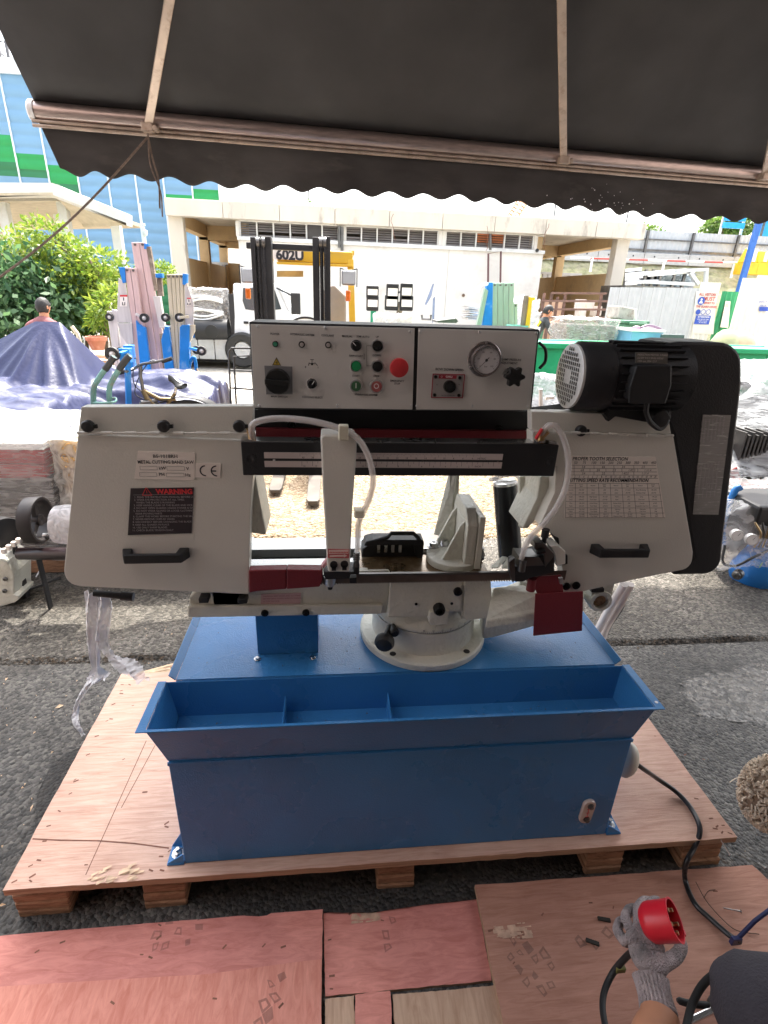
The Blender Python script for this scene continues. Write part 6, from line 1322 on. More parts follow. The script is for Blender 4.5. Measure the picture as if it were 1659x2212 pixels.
# ================================================================== single-storey white building
YW = 16.5
STU = pm('white_render', (.66,.64,.60), .85, var=.05, vs=1.2, bump=.1, bs=20, dirt=(.48,.45,.41), dirt_amt=.35, ds=.9); FAS = pm('weathered_fascia', (.58,.53,.45), .85, var=.08, vs=1.2, dirt=(.28,.24,.20), dirt_amt=.32, ds=2.2, stretch=(1.6,1,.45))
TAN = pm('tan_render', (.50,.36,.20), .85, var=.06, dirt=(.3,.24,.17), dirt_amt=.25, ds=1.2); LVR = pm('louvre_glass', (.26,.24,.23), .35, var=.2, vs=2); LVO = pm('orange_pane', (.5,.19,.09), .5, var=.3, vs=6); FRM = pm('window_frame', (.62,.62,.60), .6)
wb = thing('workshop', 'long single-storey white rendered workshop with louvred windows and open bays', 'building')
def W(u, v, dy=0): return at(u, v, y=YW+dy)
xL, xR = W(360,440).x, W(1387,490).x; fz1 = W(870,457).z; fz0 = W(870,493).z; xa_, xb_ = W(520,600).x, W(1167,600).x; DEP = 7.
seg = 9
for k in range(seg):    # cast in bays, hairline joints between
    a = xL+(xR-xL)*k/seg; b = xL+(xR-xL)*(k+1)/seg; MB().box(a+.006, b-.006, YW-.25, YW+.1, fz0+.0, fz1).build('fascia', FAS, wb, bevel=.012)
MB().box(xL+.1, xR-.1, YW, YW+DEP, fz0+.15, fz1-.02).build('roof_slab', FAS, wb)
zs = W(850,534).z; zw = W(850,494).z
MB().box(xa_, xb_, YW+.02, YW+.22, 0, zs).build('wall', STU, wb); MB().box(xa_-.02, xb_+.02, YW-.06, YW+.24, zs, zs+.09).build('sill', FRM, wb, bevel=.008)
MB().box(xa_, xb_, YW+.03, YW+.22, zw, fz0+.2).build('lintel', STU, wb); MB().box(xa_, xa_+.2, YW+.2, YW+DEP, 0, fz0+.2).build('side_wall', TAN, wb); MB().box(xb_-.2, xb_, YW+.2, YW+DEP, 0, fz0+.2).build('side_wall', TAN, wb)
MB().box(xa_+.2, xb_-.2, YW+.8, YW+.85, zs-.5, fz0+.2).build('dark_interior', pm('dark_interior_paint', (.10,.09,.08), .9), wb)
groups = [[519,555,591,627,662,696,731],[747,781,815,848,883,915,947],[964,997,1030,1060,1092,1125,1155]]
for gi, g in enumerate(groups):
    xs = [W(u, 510).x for u in g]
    MB().box(xs[0]-.11, xs[0]-.02, YW+.0, YW+.2, zs+.09, zw).build('pier', STU, wb); MB().box(xs[-1]+.02, xs[-1]+.11, YW+.0, YW+.2, zs+.09, zw).build('pier', STU, wb)
    for i in range(6):
        wn = MB(); a, b = xs[i], xs[i+1]; z0w, z1w = zs+.09, zw
        wn.box(a-.02, a+.02, YW+.04, YW+.12, z0w, z1w); wn.box(b-.02, b+.02, YW+.045, YW+.125, z0w, z1w) if i == 5 else None; wn.box(a+.02, b-.02, YW+.05, YW+.11, z0w, z0w+.02); f = wn.build('window', FRM, wb)
        if (gi, i) == (0, 4): MB().box(a+.03,b-.03,YW+.07,YW+.08,z0w+.02,z1w).build('pane', pm('dark_pane', (.05,.05,.05), .2), f); continue
        n = 6
        for k in range(n):
            if (gi, i, k) in ((0,1,1),(0,2,1),(0,3,1),(1,3,2),(1,0,2)): continue
            zz = z0w+.02+(z1w-z0w-.02)*(k+.5)/n; h = (z1w-z0w)/n*.36; m = LVO if gi == 2 and i in (2,3) and k > 1 else LVR
            MB().hexa([(a+.03,YW+.05,zz-h),(b-.03,YW+.05,zz-h),(b-.03,YW+.058,zz-h),(a+.03,YW+.058,zz-h),(a+.03,YW+.10,zz+h),(b-.03,YW+.10,zz+h),(b-.03,YW+.108,zz+h),(a+.03,YW+.108,zz+h)]).build('louvre', m, f)
# pipes, stains and small marks on the wall
for (u0, v0, u1, v1) in ((733,488,733,535),(739,490,739,560),(1059,505,1059,540)): MB().tube([W(u0,v0,-.05), W(u1,v1,-.05)], .04, 8).build('downpipe', DSTEEL, wb, smooth=True)
mb = MB(); a, b = W(970,546,.0), W(970,735,.0); mb.box(a.x-.006,a.x+.006,YW+.012,YW+.02,0,zs); mb.build('wall_joint', pm('joint_grey', (.4,.38,.36), .9), wb)
MB().lathe(W(1160,541,-.08), (0,-1,0), [(.05,0),(.05,.02),(0,.02)], 14).build('vent_hole', BLACKP, wb); MB().lathe(W(1001,638,.01), (0,-1,0), [(.045,0),(.045,.01),(0,.01)], 14).build('vent_hole', pm('brown_rust', (.14,.09,.06), .8), wb)
STAIN = pm('blue_wall_stain', (.30,.38,.55), .8, alpha=.5); mb = MB()
for (px) in ([(934,614),(938,612),(932,640),(920,660),(918,656)], [(935,645),(940,640),(938,690),(933,700)]): mb.prism([W(u, v, .015) for (u, v) in px], (0,.003,0))
mb.build('paint_smear', STAIN, wb)
for (cu, cv, s) in ((1052,506,.03),(1186,501,.03),(850,480,.02)):    # cracked fascia spots
    mb = MB(); p = W(cu, cv-18, -.252)
    q = p.copy()
    for k in range(7):
        q2 = q+Vector((rnd.uniform(-.05,.05),0,-.09)); mb.bar(q, q2, .012, .004, (0,1,0)); q = q2
    mb.build('crack', SPLIT, wb)
# left bay
def col(u, dy, w_=.3, m=FAS, name='column'): x = at(u, 500, y=YW+dy).x; MB().box(x-w_/2, x+w_/2, YW+dy, YW+dy+.3, 0, fz0+.05).build(name, m, wb, bevel=.01); return x
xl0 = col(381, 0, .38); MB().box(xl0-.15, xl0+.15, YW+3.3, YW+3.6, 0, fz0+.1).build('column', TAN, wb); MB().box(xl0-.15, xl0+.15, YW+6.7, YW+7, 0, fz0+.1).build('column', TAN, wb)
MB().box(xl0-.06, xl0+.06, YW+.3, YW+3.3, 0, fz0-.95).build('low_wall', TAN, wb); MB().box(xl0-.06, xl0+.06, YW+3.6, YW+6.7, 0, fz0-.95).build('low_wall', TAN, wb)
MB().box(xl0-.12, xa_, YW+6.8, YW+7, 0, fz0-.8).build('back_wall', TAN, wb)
MB().box(xl0-.12, xa_, YW+3.3, YW+3.6, fz0-.28, fz0+.15).build('roof_beam', TAN, wb); MB().box(xl0-.12, xa_, YW+6.7, YW+7, fz0-.28, fz0+.15).build('roof_beam', TAN, wb); MB().box(xl0-.14, xl0+.14, YW+.3, YW+7, fz0-.2, fz0+.15).build('edge_beam', TAN, wb)
# right bay
xr0 = at(1352,500,y=YW).x; MB().box(xr0-.19, xr0+.19, YW, YW+.35, 0, fz0+.05).build('column', FAS, wb, bevel=.012)
xm0 = xr0; MB().box(xm0-.15, xm0+.15, YW+4.5, YW+4.8, 0, fz0+.1).build('column', TAN, wb); MB().box(xm0-.15, xm0+.15, YW+6.8, YW+7.1, 0, fz0+.1).build('column', TAN, wb)
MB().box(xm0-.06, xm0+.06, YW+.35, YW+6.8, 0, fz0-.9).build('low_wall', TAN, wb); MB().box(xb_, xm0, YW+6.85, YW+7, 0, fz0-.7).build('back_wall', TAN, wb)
MB().box(xb_, xr0, YW+4.5, YW+4.8, fz0-.22, fz0+.15).build('roof_beam', TAN, wb); MB().box(xr0-.14, xr0+.14, YW+.35, YW+7, fz0-.18, fz0+.15).build('edge_beam', TAN, wb)
GDR = pm('grey_door', (.36,.35,.34), .5, var=.05)
for (u0, u1, v0, dy) in ((441,487,570,6.6),(1172,1252,592,6.6)):
    a, b = at(u0, v0, y=YW+dy), at(u1, v0, y=YW+dy); n = 7
    for k in range(n): q0 = a.x+(b.x-a.x)*k/n; MB().box(q0+.01, q0+(b.x-a.x)/n-.01, YW+dy-.02-.02*(k%2), YW+dy+.1, 0, a.z).build('door_panel', GDR, wb)
    MB().box(a.x-.08, b.x+.08, YW+dy-.05, YW+dy+.1, a.z, a.z+.08).build('door_frame', GDR, wb)
settle(wb, ((xL+xR)/2, YW+3, 0))
# thin masts and the jib behind the roof
for (u, v0, v1, yv, lab) in ((1209,420,478,30,'thin dark pole above the workshop roof, left of the roof end'),(1368,440,482,30,'thin dark pole at the right end of the workshop roof'),(666,405,446,30,'thin pole above the workshop roof beside a small weed')):
    a = at(u, v0-40, y=yv); mb = MB(); mb.tube([(a.x,yv,0),tuple(a)], .04, 6); tag(mb.build('mast_pole', CRM), lab, 'pole')
jb = thing('crane_jib', 'orange lattice crane jib slanting above the workshop roof', 'crane'); a, b = at(1110,465,y=60), at(1135,425,y=60); d = (b-a)*1.6; mb = MB()
a = a-d*.6; n = 16; OR = pm('jib_orange', (.5,.3,.17), .6); dv = d.normalized(); sd_ = Vector((dv.z,0,-dv.x))*.5
for s in (-1, 1): mb.bar(a+sd_*s, a+d*1.8+sd_*s, .14)
for k in range(n*2): mb.bar(a+d*1.8*k/(n*2)+sd_*(1 if k%2 else -1), a+d*1.8*(k+1)/(n*2)+sd_*(-1 if k%2 else 1), .09)
mb.build('lattice', OR, jb); MB().bar((a.x,60,0), tuple(a), .5).build('mast', OR, jb); settle(jb, (a.x,60,0))
t = thing('weed', 'small weed growing on the workshop roof edge', 'plant'); leaves([(at(668,440,y=YW).x, YW, at(668,440,y=YW).z-.05, .12,.12,.14)], 60, .08, LF3, 'foliage', t, 44)
# ================================================================== truck, forklift and yard goods in the middle
YTK = 12.6
CABW = pm('truck_white', (.70,.71,.72), .3, var=.03, coat=.4); GLS = pm('tinted_glass', (.03,.04,.045), .08, coat=.6); BEDG = pm('grey_truck_bed', (.42,.43,.43), .6, dirt=(.3,.27,.24), dirt_amt=.3)
def T(u, v, dy=0): return at(u, v, y=YTK+dy)
tk = thing('flatbed_truck', 'white cab flatbed truck parked behind the forklift, loaded with wrapped goods', 'truck')
cabp = [(503,612),(592,612),(600,618),(622,668),(640,684),(640,760),(503,760)]
MB().prism([T(u, v) for (u, v) in cabp], (0,1.7,0)).build('cab', CABW, tk, bevel=.04)
MB().prism([T(u, v,-.012) for (u, v) in ((525,622),(588,622),(594,628),(608,668),(560,672),(530,668),(524,650))], (0,.01,0)).build('side_window', GLS, tk)
MB().prism([T(u, v,-.02) for (u, v) in ((600,619),(604,617),(634,676),(628,678))], (0,.10,0)).build('windscreen_pillar', CABW, tk)
dr_ = MB().prism([T(u, v,-.01) for (u, v) in ((516,672),(606,672),(612,752),(520,752))], (0,.01,0)).build('door', CABW, tk, bevel=.004)
MB().box(T(527,695).x, T(537,695).x, YTK-.05, YTK-.01, T(527,699).z, T(527,694).z).build('door_handle', BLACKP, dr_)
MB().tube([T(598,622,-.05), T(634,640,-.35), T(638,655,-.35)], .02, 6).build('mirror_arm', BLACKP, tk); p = T(639,656,-.35); MB().box(p.x-.10,p.x+.10,YTK-.42,YTK-.34,p.z-.22,p.z+.22).build('mirror', BLACKP, tk, bevel=.03)
bx0, bx1 = T(250,750).x, T(500,750).x; zb_ = T(450,731).z; zb2 = T(450,775).z
MB().box(bx0, bx1, YTK-.05, YTK+1.9, zb_-.06, zb_).build('flatbed', BEDG, tk); 
for k in range(7): a = bx0+(bx1-bx0)*k/7; MB().box(a+.01, a+(bx1-bx0)/7-.01, YTK-.08, YTK-.04, zb2, zb_-.005).build('side_board', BEDG, tk, bevel=.01)
MB().box(bx0, T(610,780).x, YTK+.5, YTK+1.3, zb2-.12, zb2+.02).build('chassis', BLACK, tk)
MB().box(T(497,620).x-.05, T(503,620).x, YTK, YTK+1.8, zb_, T(500,635).z).build('headboard', BLACK, tk)
wzc = .38
for X in (T(527,780).x, T(380,780).x, T(350,780).x):
    for dy in (-.02, 1.4): o = MB().lathe((X,YTK+dy,wzc), (0,-1,0), [(0,-.12),(.34,-.14),(.38,-.1),(.38,.1),(.34,.14),(.2,.12),(.19,.05),(0,.05)], 28).build('wheel', RUBBER, tk, smooth=True); MB().lathe((X,YTK+dy,wzc), (0,-1,0), [(.19,.06),(.17,.1),(.08,.08),(0,.1)], 20).build('wheel_hub', BEDG, o, smooth=True)
settle(tk, ((bx0+bx1)/2, YTK+.9, 0))
ld = thing('wrapped_compressor', 'machine wound in white stretch film standing on the truck bed', 'wrapped goods')
a, b = T(414,728,.2), T(486,728,.2); MB().box(a.x+.1, b.x-.1, YTK+.2, YTK+1.0, zb_, T(450,640).z).build('machine', BLK2, ld, bevel=.1)
crinkle_box(a.x, b.x, YTK+.1, YTK+1.1, T(450,712).z, T(450,624).z, .05, 5).build('stretch_film', FILMT, ld, smooth=True, fix=False)
mb = MB()
for k in range(9):
    z_a = T(450,640+k*8).z; mb.tube(spline([(a.x-.03,YTK+.07,z_a), ((a.x+b.x)/2,YTK+.04,z_a+rnd.uniform(-.12,.12)), (b.x+.03,YTK+.07,z_a+rnd.uniform(-.15,.15))], 5), .022, 5)
mb.build('film_rope', WHITEP, ld, smooth=True)
MB().tube([T(425,715,.1), T(495,715,.1)], .25, 24).build('air_tank', BLACK, ld, smooth=True); p = T(458,716,-.1); MB().lathe(p, (0,-1,0), [(0,-.05),(.14,-.05),(.14,.05),(.05,.06),(0,.06)], 20).build('wheel', RUBBER, ld, smooth=True)
crinkle_box(T(415,720).x, T(442,720).x, YTK-.0, YTK+.5, zb_, T(430,703).z, .06, 8).build('blue_bundle', LBL, ld, smooth=True, fix=False); settle(ld, (T(450,728).x, YTK+.6, zb_))
# forklift seen from the mast side
YFK = 5.5
fk_ = thing('forklift', 'yellow forklift with black triple mast facing the camera behind the control panel', 'forklift')
MST = pm('mast_black', (.035,.035,.037), .38, .3, var=.15, bump=.2, bs=60, dirt=(.09,.08,.07), dirt_amt=.2); FKY = pm('forklift_yellow', (.62,.38,.03), .42, var=.08, dirt=(.45,.3,.08), dirt_amt=.2)
def K(u, v, dy=0): return at(u, v, y=YFK+dy)
for (cols) in (((545,555),(556,567),(568,590)), ((676,690),(691,699),(700,714))):
    for i, (a, b) in enumerate(cols):
        x0, x1_ = K(a,600).x, K(b,600).x; zt_ = K((a+b)/2, 512+(4 if i == 1 else 0)).z
        mb = MB(); dy = (.0,.05,-.05)[i]; mb.box(x0, x1_, YFK+dy, YFK+dy+.02, .08, zt_); mb.box(x0, x0+.014, YFK+dy+.02, YFK+dy+.14, .08, zt_); mb.box(x1_-.014, x1_, YFK+dy+.02, YFK+dy+.14, .08, zt_); mb.build('mast_channel', MST, fk_, bevel=.004)
    for (a, b) in ((cols[0], cols[1]), (cols[1], cols[2])):
        p = K((a[1]+b[0])/2+2, 524, -.06); MB().lathe(p, (1,0,0), [(0,-.014),(.045,-.014),(.045,.014),(0,.014)], 20).build('chain_roller', DSTEEL, fk_, smooth=True)
        mb = MB(); x = p.x; 
        for k in range(48): mb.box(x-.007, x+.007, YFK-.09, YFK-.075, p.z-.02-k*.035, p.z-.02-k*.035+.027)
        mb.build('lift_chain', MST, fk_)['kind'] = 'stuff'
MB().box(K(528,525).x, K(705,525).x, YFK+.1, YFK+.16, K(600,538).z, K(600,524).z).build('top_crossbar', MST, fk_, bevel=.006)
for zz in (.55, .28): MB().box(K(548,600).x, K(708,600).x, YFK-.16, YFK-.10, zz, zz+.12).build('carriage_bar', MST, fk_, bevel=.006)
for (uu) in (600, 668):
    tip = at(676 if uu == 668 else 594, 1084 if uu == 668 else 1060, z=.05); X = tip.x
    mb = MB(); w_ = .055; mb.prism([(X-w_,tip.y+.03,.03),(X-w_*.7,tip.y-.02,.03),(X+w_*.7,tip.y-.02,.03),(X+w_,tip.y+.03,.03),(X+w_,YFK-.15,.03),(X-w_,YFK-.15,.03)], (0,0,.035)); mb.box(X-w_, X+w_, YFK-.2, YFK-.16, .03, .68)
    mb.build('fork', pm('worn_fork', (.09,.08,.07), .6, .3, var=.3, dirt=(.15,.12,.09), dirt_amt=.4, ds=6), fk_, bevel=.005)
# overhead guard, plate, lamps
ygd = 1.0
def G(u, v, dy=0): return at(u, v, y=YFK+ygd+dy)
MB().box(G(598,560).x, G(762,560).x, YFK+ygd, YFK+ygd+.08, G(680,568).z, G(680,540).z).build('guard_beam', FKY, fk_, bevel=.015)
MB().box(G(598,570).x, G(762,570).x, YFK+ygd-.03, YFK+ygd+.05, G(680,574).z, G(680,568).z-.003).build('guard_lip', FKY, fk_, bevel=.006)
for s in range(6): a = G(560+s*40,545); MB().box(a.x-.03, a.x+.03, YFK+ygd+.08, YFK+ygd+1.3, a.z-.02, a.z+.02).build('guard_slat', FKY, fk_)
for (u, w_) in ((757,.035),(550,.03)):
    p = G(u,560); MB().prism([(p.x-w_,YFK+ygd,p.z),(p.x+w_,YFK+ygd,p.z),(p.x+w_+.05,YFK+ygd-.2,.7),(p.x-w_+.05,YFK+ygd-.2,.7)], (0,.07,0)).build('guard_post', FKY, fk_, bevel=.006)
MB().prism([G(u,v,.2) for (u,v) in ((598,585),(655,585),(655,598),(598,598))] , (0,.03,0)).build('rear_plate', pm('faded_yellow', (.42,.32,.14), .6, var=.2, vs=9), fk_)
lp = MB().prism([G(u,v,-.03) for (u,v) in ((590,539),(654,541),(653,562),(590,560))], (0,.01,0)).build('number_plate', LABELW, fk_, bevel=.004)
q = G(596,550.5,-.034); text('602U', .135, INK, lp, tuple(q), bold=.006, depth=.001, sx=1.02)
for (u, v, s) in ((753,600,1),(537,595,-1)):
    p = G(u, v, -.35); lpb = MB().box(p.x-.075, p.x+.075, p.y-.03, p.y+.05, p.z-.075, p.z+.075).build('work_lamp', pm('grey_lamp', (.25,.25,.26), .4), fk_, bevel=.02)
    MB().box(p.x-.06, p.x+.06, p.y-.036, p.y-.031, p.z-.06, p.z+.06).build('lens', pm('lamp_lens', (.55,.57,.58), .12, .2, coat=.6), lpb, bevel=.01)
    mb = MB(); mb.tube([p+Vector((-.09,.0,.09)), p+Vector((-.09,0,-.09))], .006, 6); mb.tube([p+Vector((.09,.0,.09)), p+Vector((.09,0,-.09))], .006, 6); mb.tube([p+Vector((-.09,.0,.09)), p+Vector((-.03,0,.075))], .006, 6); mb.tube([p+Vector((.09,.0,.09)), p+Vector((.03,0,.075))], .006, 6); mb.build('lamp_bracket', BLACKP, lpb, smooth=True)
    p = G(u-1, v+39, -.33); MB().box(p.x-.026, p.x+.026, p.y-.03, p.y+.03, p.z-.055, p.z+.055).build('indicator', pm('orange_lens', (.75,.16,.02), .2, coat=.6), fk_, bevel=.012)
mb = MB(); mb.prism([G(u,v,.1) for (u,v) in ((693,640),(700,624),(722,615),(748,640),(748,735),(700,735))], (0,.3,0)); mb.build('counterweight_side', pm('dull_grey', (.3,.28,.26), .7), fk_, bevel=.02)
MB().box(K(560,700).x, K(740,700).x, YFK+.5, YFK+2.2, .25, 1.05).build('body', FKY, fk_, bevel=.06)
for (X) in (K(562,700).x, K(715,700).x):
    for dy, r in ((.45,.30),(2.0,.25)): MB().lathe((X,YFK+dy,r), (1,0,0), [(0,-.1),(r*.85,-.1),(r,-.07),(r,.07),(r*.85,.1),(0,.1)], 28).build('wheel', RUBBER, fk_, smooth=True)
st_ = G(660,705,-.2); MB().lathe(st_, (0,-.5,.85), [(.17,-.015),(.185,0),(.17,.015),(.155,0),(.17,-.015)], 30).build('steering_wheel', BLACKP, fk_, smooth=True)
MB().box(K(590,700).x, K(690,700).x, YFK+1.6, YFK+2.1, 1.05, 1.25).build('seat', BLACKP, fk_, bevel=.05); settle(fk_, (K(640,700).x, YFK+1, 0))
# floodlight trees
def flood(u, vt, heads, lab, m, vb, Y=9.5, stem=(0,0)):
    t = thing('floodlight_tower', lab, 'floodlight'); p = at(u, vb, y=Y)
    MB().box(p.x-.045, p.x+.045, Y-.04, Y+.04, 0, at(u, vt, y=Y).z).build('mast', m, t, bevel=.006)
    for (hu, hv, w_, h_) in heads:
        q = at(hu, hv, y=Y-.12); o = MB().box(q.x-w_, q.x+w_, Y-.22, Y-.10, q.z-h_, q.z+h_).build('lamp_head', BLACKP, t, bevel=.02); MB().box(q.x-w_*.8, q.x+w_*.8, Y-.228, Y-.222, q.z-h_*.45, q.z+h_*.45).build('lamp_glass', LABELW, o)
        MB().bar((q.x,Y-.12,q.z), (p.x,Y,q.z+(.0)), .03).build('lamp_arm', DSTEEL, t)
    MB().box(p.x-.4, p.x+.4, Y-.3, Y+.3, 0, .12).build('base', m, t); settle(t, (p.x,Y,0))
flood(806, 640, [(804,631,.10,.10),(804,655,.10,.12)], 'floodlight tower with two stacked lamps on a green mast against the white wall', pm('lift_green', (.02,.3,.17), .5), 690)
flood(862, 655, [(847,631,.10,.13),(877,630,.10,.13),(845,654,.11,.12),(877,655,.11,.12)], 'floodlight tower with four lamps in a square, against the white wall', BROWN, 690)
FW2 = film('white_wrap', (.62,.63,.64), .7, 8, 1.)
crinkle = crinkle_box(at(812,700,y=8.6).x, at(892,700,y=8.6).x, 8.6, 9.2, .1, at(850,684,y=8.6).z, .07, 12); tag(crinkle.build('wrapped_crate', FW2, smooth=True, fix=False), 'low crate under loose white film between the two floodlight towers', 'wrapped goods')
mb = MB(); mb.tube([at(u, v, y=9) for (u, v) in ((911,680),(912,689),(930,690),(931,680))], .02, 6); tag(mb.build('steel_stirrup', DSTEEL, smooth=True), 'small dark U shaped bracket in front of the white wall', 'bracket')
mb = MB(); mb.prism([at(u, v, y=9) for (u, v) in ((945,693),(985,688),(990,694),(985,698),(945,697))], (0,.5,0)); tag(mb.build('fork_blade', DSTEEL), 'dark flat bar lying low in front of the white wall', 'bar')
st = thing('stacked_metal_sheets', 'ragged stack of thin grey metal trays left of the blue lift', 'metal trays')
for k in range(7):
    a = at(1007+rnd.uniform(-4,4), 690-k*5, y=9.3); MB().box(a.x, a.x+.25+rnd.uniform(-.05,.05), 9.2+rnd.uniform(-.1,.1), 9.7, a.z, a.z+.02).build('tray', ALM, st)
settle(st, (a.x, 9.4, 0))
GRL = pm('green_tinted_aluminium', (.30,.42,.34), .4, .3, var=.08, vs=4, stretch=(6,6,.6))
lf = thing('material_lift', 'greenish material lift with a wide blue leg against the white workshop wall', 'material lift'); yy3 = 8.8
mast(lf, [(1063+i*12, 1075+i*12, 611, 1063+i*12, 1074+i*12, 720) for i in range(4)]+[(1111,1118,655,1111,1118,720)], yy3, GRL)
MB().prism([at(u,v,y=yy3-.02) for (u,v) in ((1052,610),(1065,610),(1063,722),(1040,722),(1046,670))], (0,.1,0)).build('outrigger_leg', LBL, lf, bevel=.006)
MB().prism([at(u,v,y=yy3-.06) for (u,v) in ((1048,622),(1055,628),(1036,722),(1026,722))], (0,.08,0)).build('side_rail', GRL, lf, bevel=.004)
MB().tube(spline([at(u,v,y=yy3-.1) for (u,v) in ((1054,614),(1040,616),(1032,632))],5), .02, 8).build('hook', WHITEP, lf, smooth=True)
settle(lf, (at(1080,700,y=yy3).x, yy3, 0))
mb = MB(); mb.tube([at(u, v, y=YW-.3) for (u, v) in ((1053,720),(1055,548),(1082,543),(1079,720))], .03, 8); tag(mb.build('goalpost_frame', pm('dark_red_brown', (.12,.06,.06), .6), smooth=True), 'tall thin dark rectangular frame standing against the white wall', 'frame')
ym_ = thing('yellow_mast', 'yellow and black lift mast standing in front of the green bin', 'lift mast'); a = at(1133,640,y=8.4); b = at(1148,640,y=8.4)
MB().prism([at(u,v,y=8.4) for (u,v) in ((1136,639),(1142,639),(1134,722),(1126,722))], (0,.1,0)).build('mast_rail', BROWN, ym_); MB().prism([at(u,v,y=8.38) for (u,v) in ((1144,641),(1157,643),(1156,648),(1150,650),(1143,722),(1133,722))], (0,.1,0)).build('mast_rail', pm('mast_yellow', (.65,.42,.02), .45), ym_, bevel=.006); settle(ym_, (a.x,8.4,0))
def bin_(lab, u0, u1, vt, Y):
    t = thing('wheelie_bin', lab, 'bin'); m = pm('bin_green', (.05,.16,.09), .5, dirt=(.2,.28,.2), dirt_amt=.3); a, b = at(u0,vt,y=Y), at(u1,vt,y=Y); z = a.z; w_ = b.x-a.x
    MB().hexa([(a.x+.06,Y+.05,.05),(b.x-.06,Y+.05,.05),(b.x-.06,Y+.45,.05),(a.x+.06,Y+.45,.05),(a.x,Y,z-.06),(b.x,Y,z-.06),(b.x,Y+.6,z-.06),(a.x,Y+.6,z-.06)]).build('body', m, t, bevel=.02)
    MB().box(a.x-.03,b.x+.03,Y-.03,Y+.64,z-.055,z).build('lid', m, t, bevel=.015); MB().tube([(a.x+.05,Y-.06,z-.05),(b.x-.05,Y-.06,z-.05)], .02, 8).build('handle', m, t, smooth=True); settle(t, ((a.x+b.x)/2,Y+.3,0))
bin_('green wheelie bin behind the yellow mast and the bending worker', 1150, 1180, 690, 13.3); bin_('green wheelie bin beside the grey hoarding at right', 1352, 1400, 692, 10)
tb = thing('tub', 'small teal tub next to the green lift', 'tub'); p = at(1118,708,y=8.5); MB().lathe((p.x,8.5,p.z-.16), (0,0,1), [(0,0),(.14,0),(.17,.18),(.18,.18),(.18,.2),(.15,.2),(.13,.03),(0,.03)], 24).build('tub_body', pm('teal_plastic', (.15,.45,.38), .5), tb, smooth=True); MB().box(p.x-.2,p.x+.2,8.3,8.7,0,p.z-.16).build('stand', BROWN, tb); settle(tb, (p.x,8.5,0))
crinkle_ = crinkle_box(at(1118,650,y=10.5).x, at(1170,650,y=10.5).x, 10.5, 11.3, 0, at(1140,650,y=10.5).z, .12, 22); tag(crinkle_.build('wrapped_machine', FW2, smooth=True, fix=False), 'rounded machine under pale film behind the yellow mast', 'wrapped goods')
# ================================================================== right: green skip, wrapped crates, racks
SKG = pm('skip_green', (.01,.34,.14), .5, var=.08, dirt=(.05,.42,.22), dirt_amt=.3)
sk = thing('green_skip', 'long bright green steel skip standing behind the saw motor', 'skip'); ys = 6.0; zt_ = at(1200,741,y=ys).z; xs0 = at(1150,760,y=ys).x; xs1 = at(1720,760,y=ys).x
n = 9
for k in range(n): a = xs0+(xs1-xs0)*k/n; MB().box(a+.004, xs0+(xs1-xs0)*(k+1)/n-.004, ys, ys+.05, .1, zt_-.06).build('side_panel', SKG, sk)
MB().box(xs0-.02, xs1, ys-.03, ys+.06, zt_-.06, zt_).build('top_rail', SKG, sk, bevel=.01); MB().box(xs0, xs1, ys+.5, ys+.56, .1, zt_).build('side_panel', SKG, sk); MB().box(xs0, xs0+.05, ys+.06, ys+.5, .1, zt_).build('end_panel', SKG, sk); MB().box(xs0,xs1,ys+.05,ys+.5,zt_-.04,zt_-.01).build('cover', pm('skip_cover', (.03,.42,.2), .5), sk); MB().box(xs0,xs1,ys,ys+.5,0,.1).build('floor', BLACK, sk); settle(sk, ((xs0+xs1)/2,ys+.8,0))
CRT = pm('dark_crate', (.16,.13,.12), .6, var=.5, vs=9)
def wrapped(lab, u0, u1, v0, v1, Y, m=CRT, hl=None, seed=0, topskew=0, film_=None):
    t = thing('wrapped_crate', lab, 'wrapped goods'); a, b = at(u0,v1,y=Y), at(u1,v0,y=Y); zb = max(0,a.z); mid = (a.x+b.x)/2
    n_ = 3; 
    for k in range(n_): w_ = (b.x-a.x)/n_; MB().box(a.x+k*w_+.01, a.x+(k+1)*w_-.01, Y+.03, Y+.6, 0, b.z-.08).build('carton', m, t, bevel=.01)
    crinkle_box(a.x-.02, b.x+.02, Y, Y+.65, max(0,zb-.3), b.z, .05, seed).build('stretch_film', film_ or FILMT, t, smooth=True, fix=False)
    MB().grid(lambda s, q: (a.x-.03+(b.x-a.x+.06)*s, Y-.02+.7*q, b.z+.01+.05*nz(s*4,q*3,seed)), 20, 10).build('top_film', FILMTOP, t, smooth=True, fix=False)
    if hl: hl(t, a, b, Y)
    settle(t, (mid, Y+.3, 0))
def redlab(t, a, b, Y): MB().box(b.x-.18, b.x-.05, Y-.05, Y-.045, b.z-.48, b.z-.30).build('red_label', REDP, t)
wrapped('film wrapped crate with a small red label, right of the bending worker', 1222, 1338, 693, 738, 8.2, hl=redlab, seed=3)
rk = thing('steel_rack', 'dark rusty steel stillage rack standing in the right bay', 'rack'); RST = pm('rust_brown', (.16,.09,.07), .7, var=.3); yr_ = 14.2
for u in (1176,1192,1206,1222,1300,1335): a = at(u,640,y=yr_); MB().box(a.x-.03, a.x+.03, yr_, yr_+.06, 0, at(u, 633 if u != 1206 else 641, y=yr_).z).build('upright', RST, rk)
for (u0, u1, v) in ((1170,1336,650),(1172,1336,668),(1190,1310,633),(1172,1336,686)): a, b = at(u0,v,y=yr_-.03), at(u1,v+1,y=yr_-.03); MB().bar(a, b, .05, .05).build('crossbar', RST, rk)
for (u, v) in ((1256,657),(1256,678),(1274,660),(1290,672)): a = at(u,v,y=yr_+.2); MB().box(a.x-.10,a.x+.10,yr_+.15,yr_+.4,a.z-.12,a.z+.12).build('grey_carton', LABELW, rk)
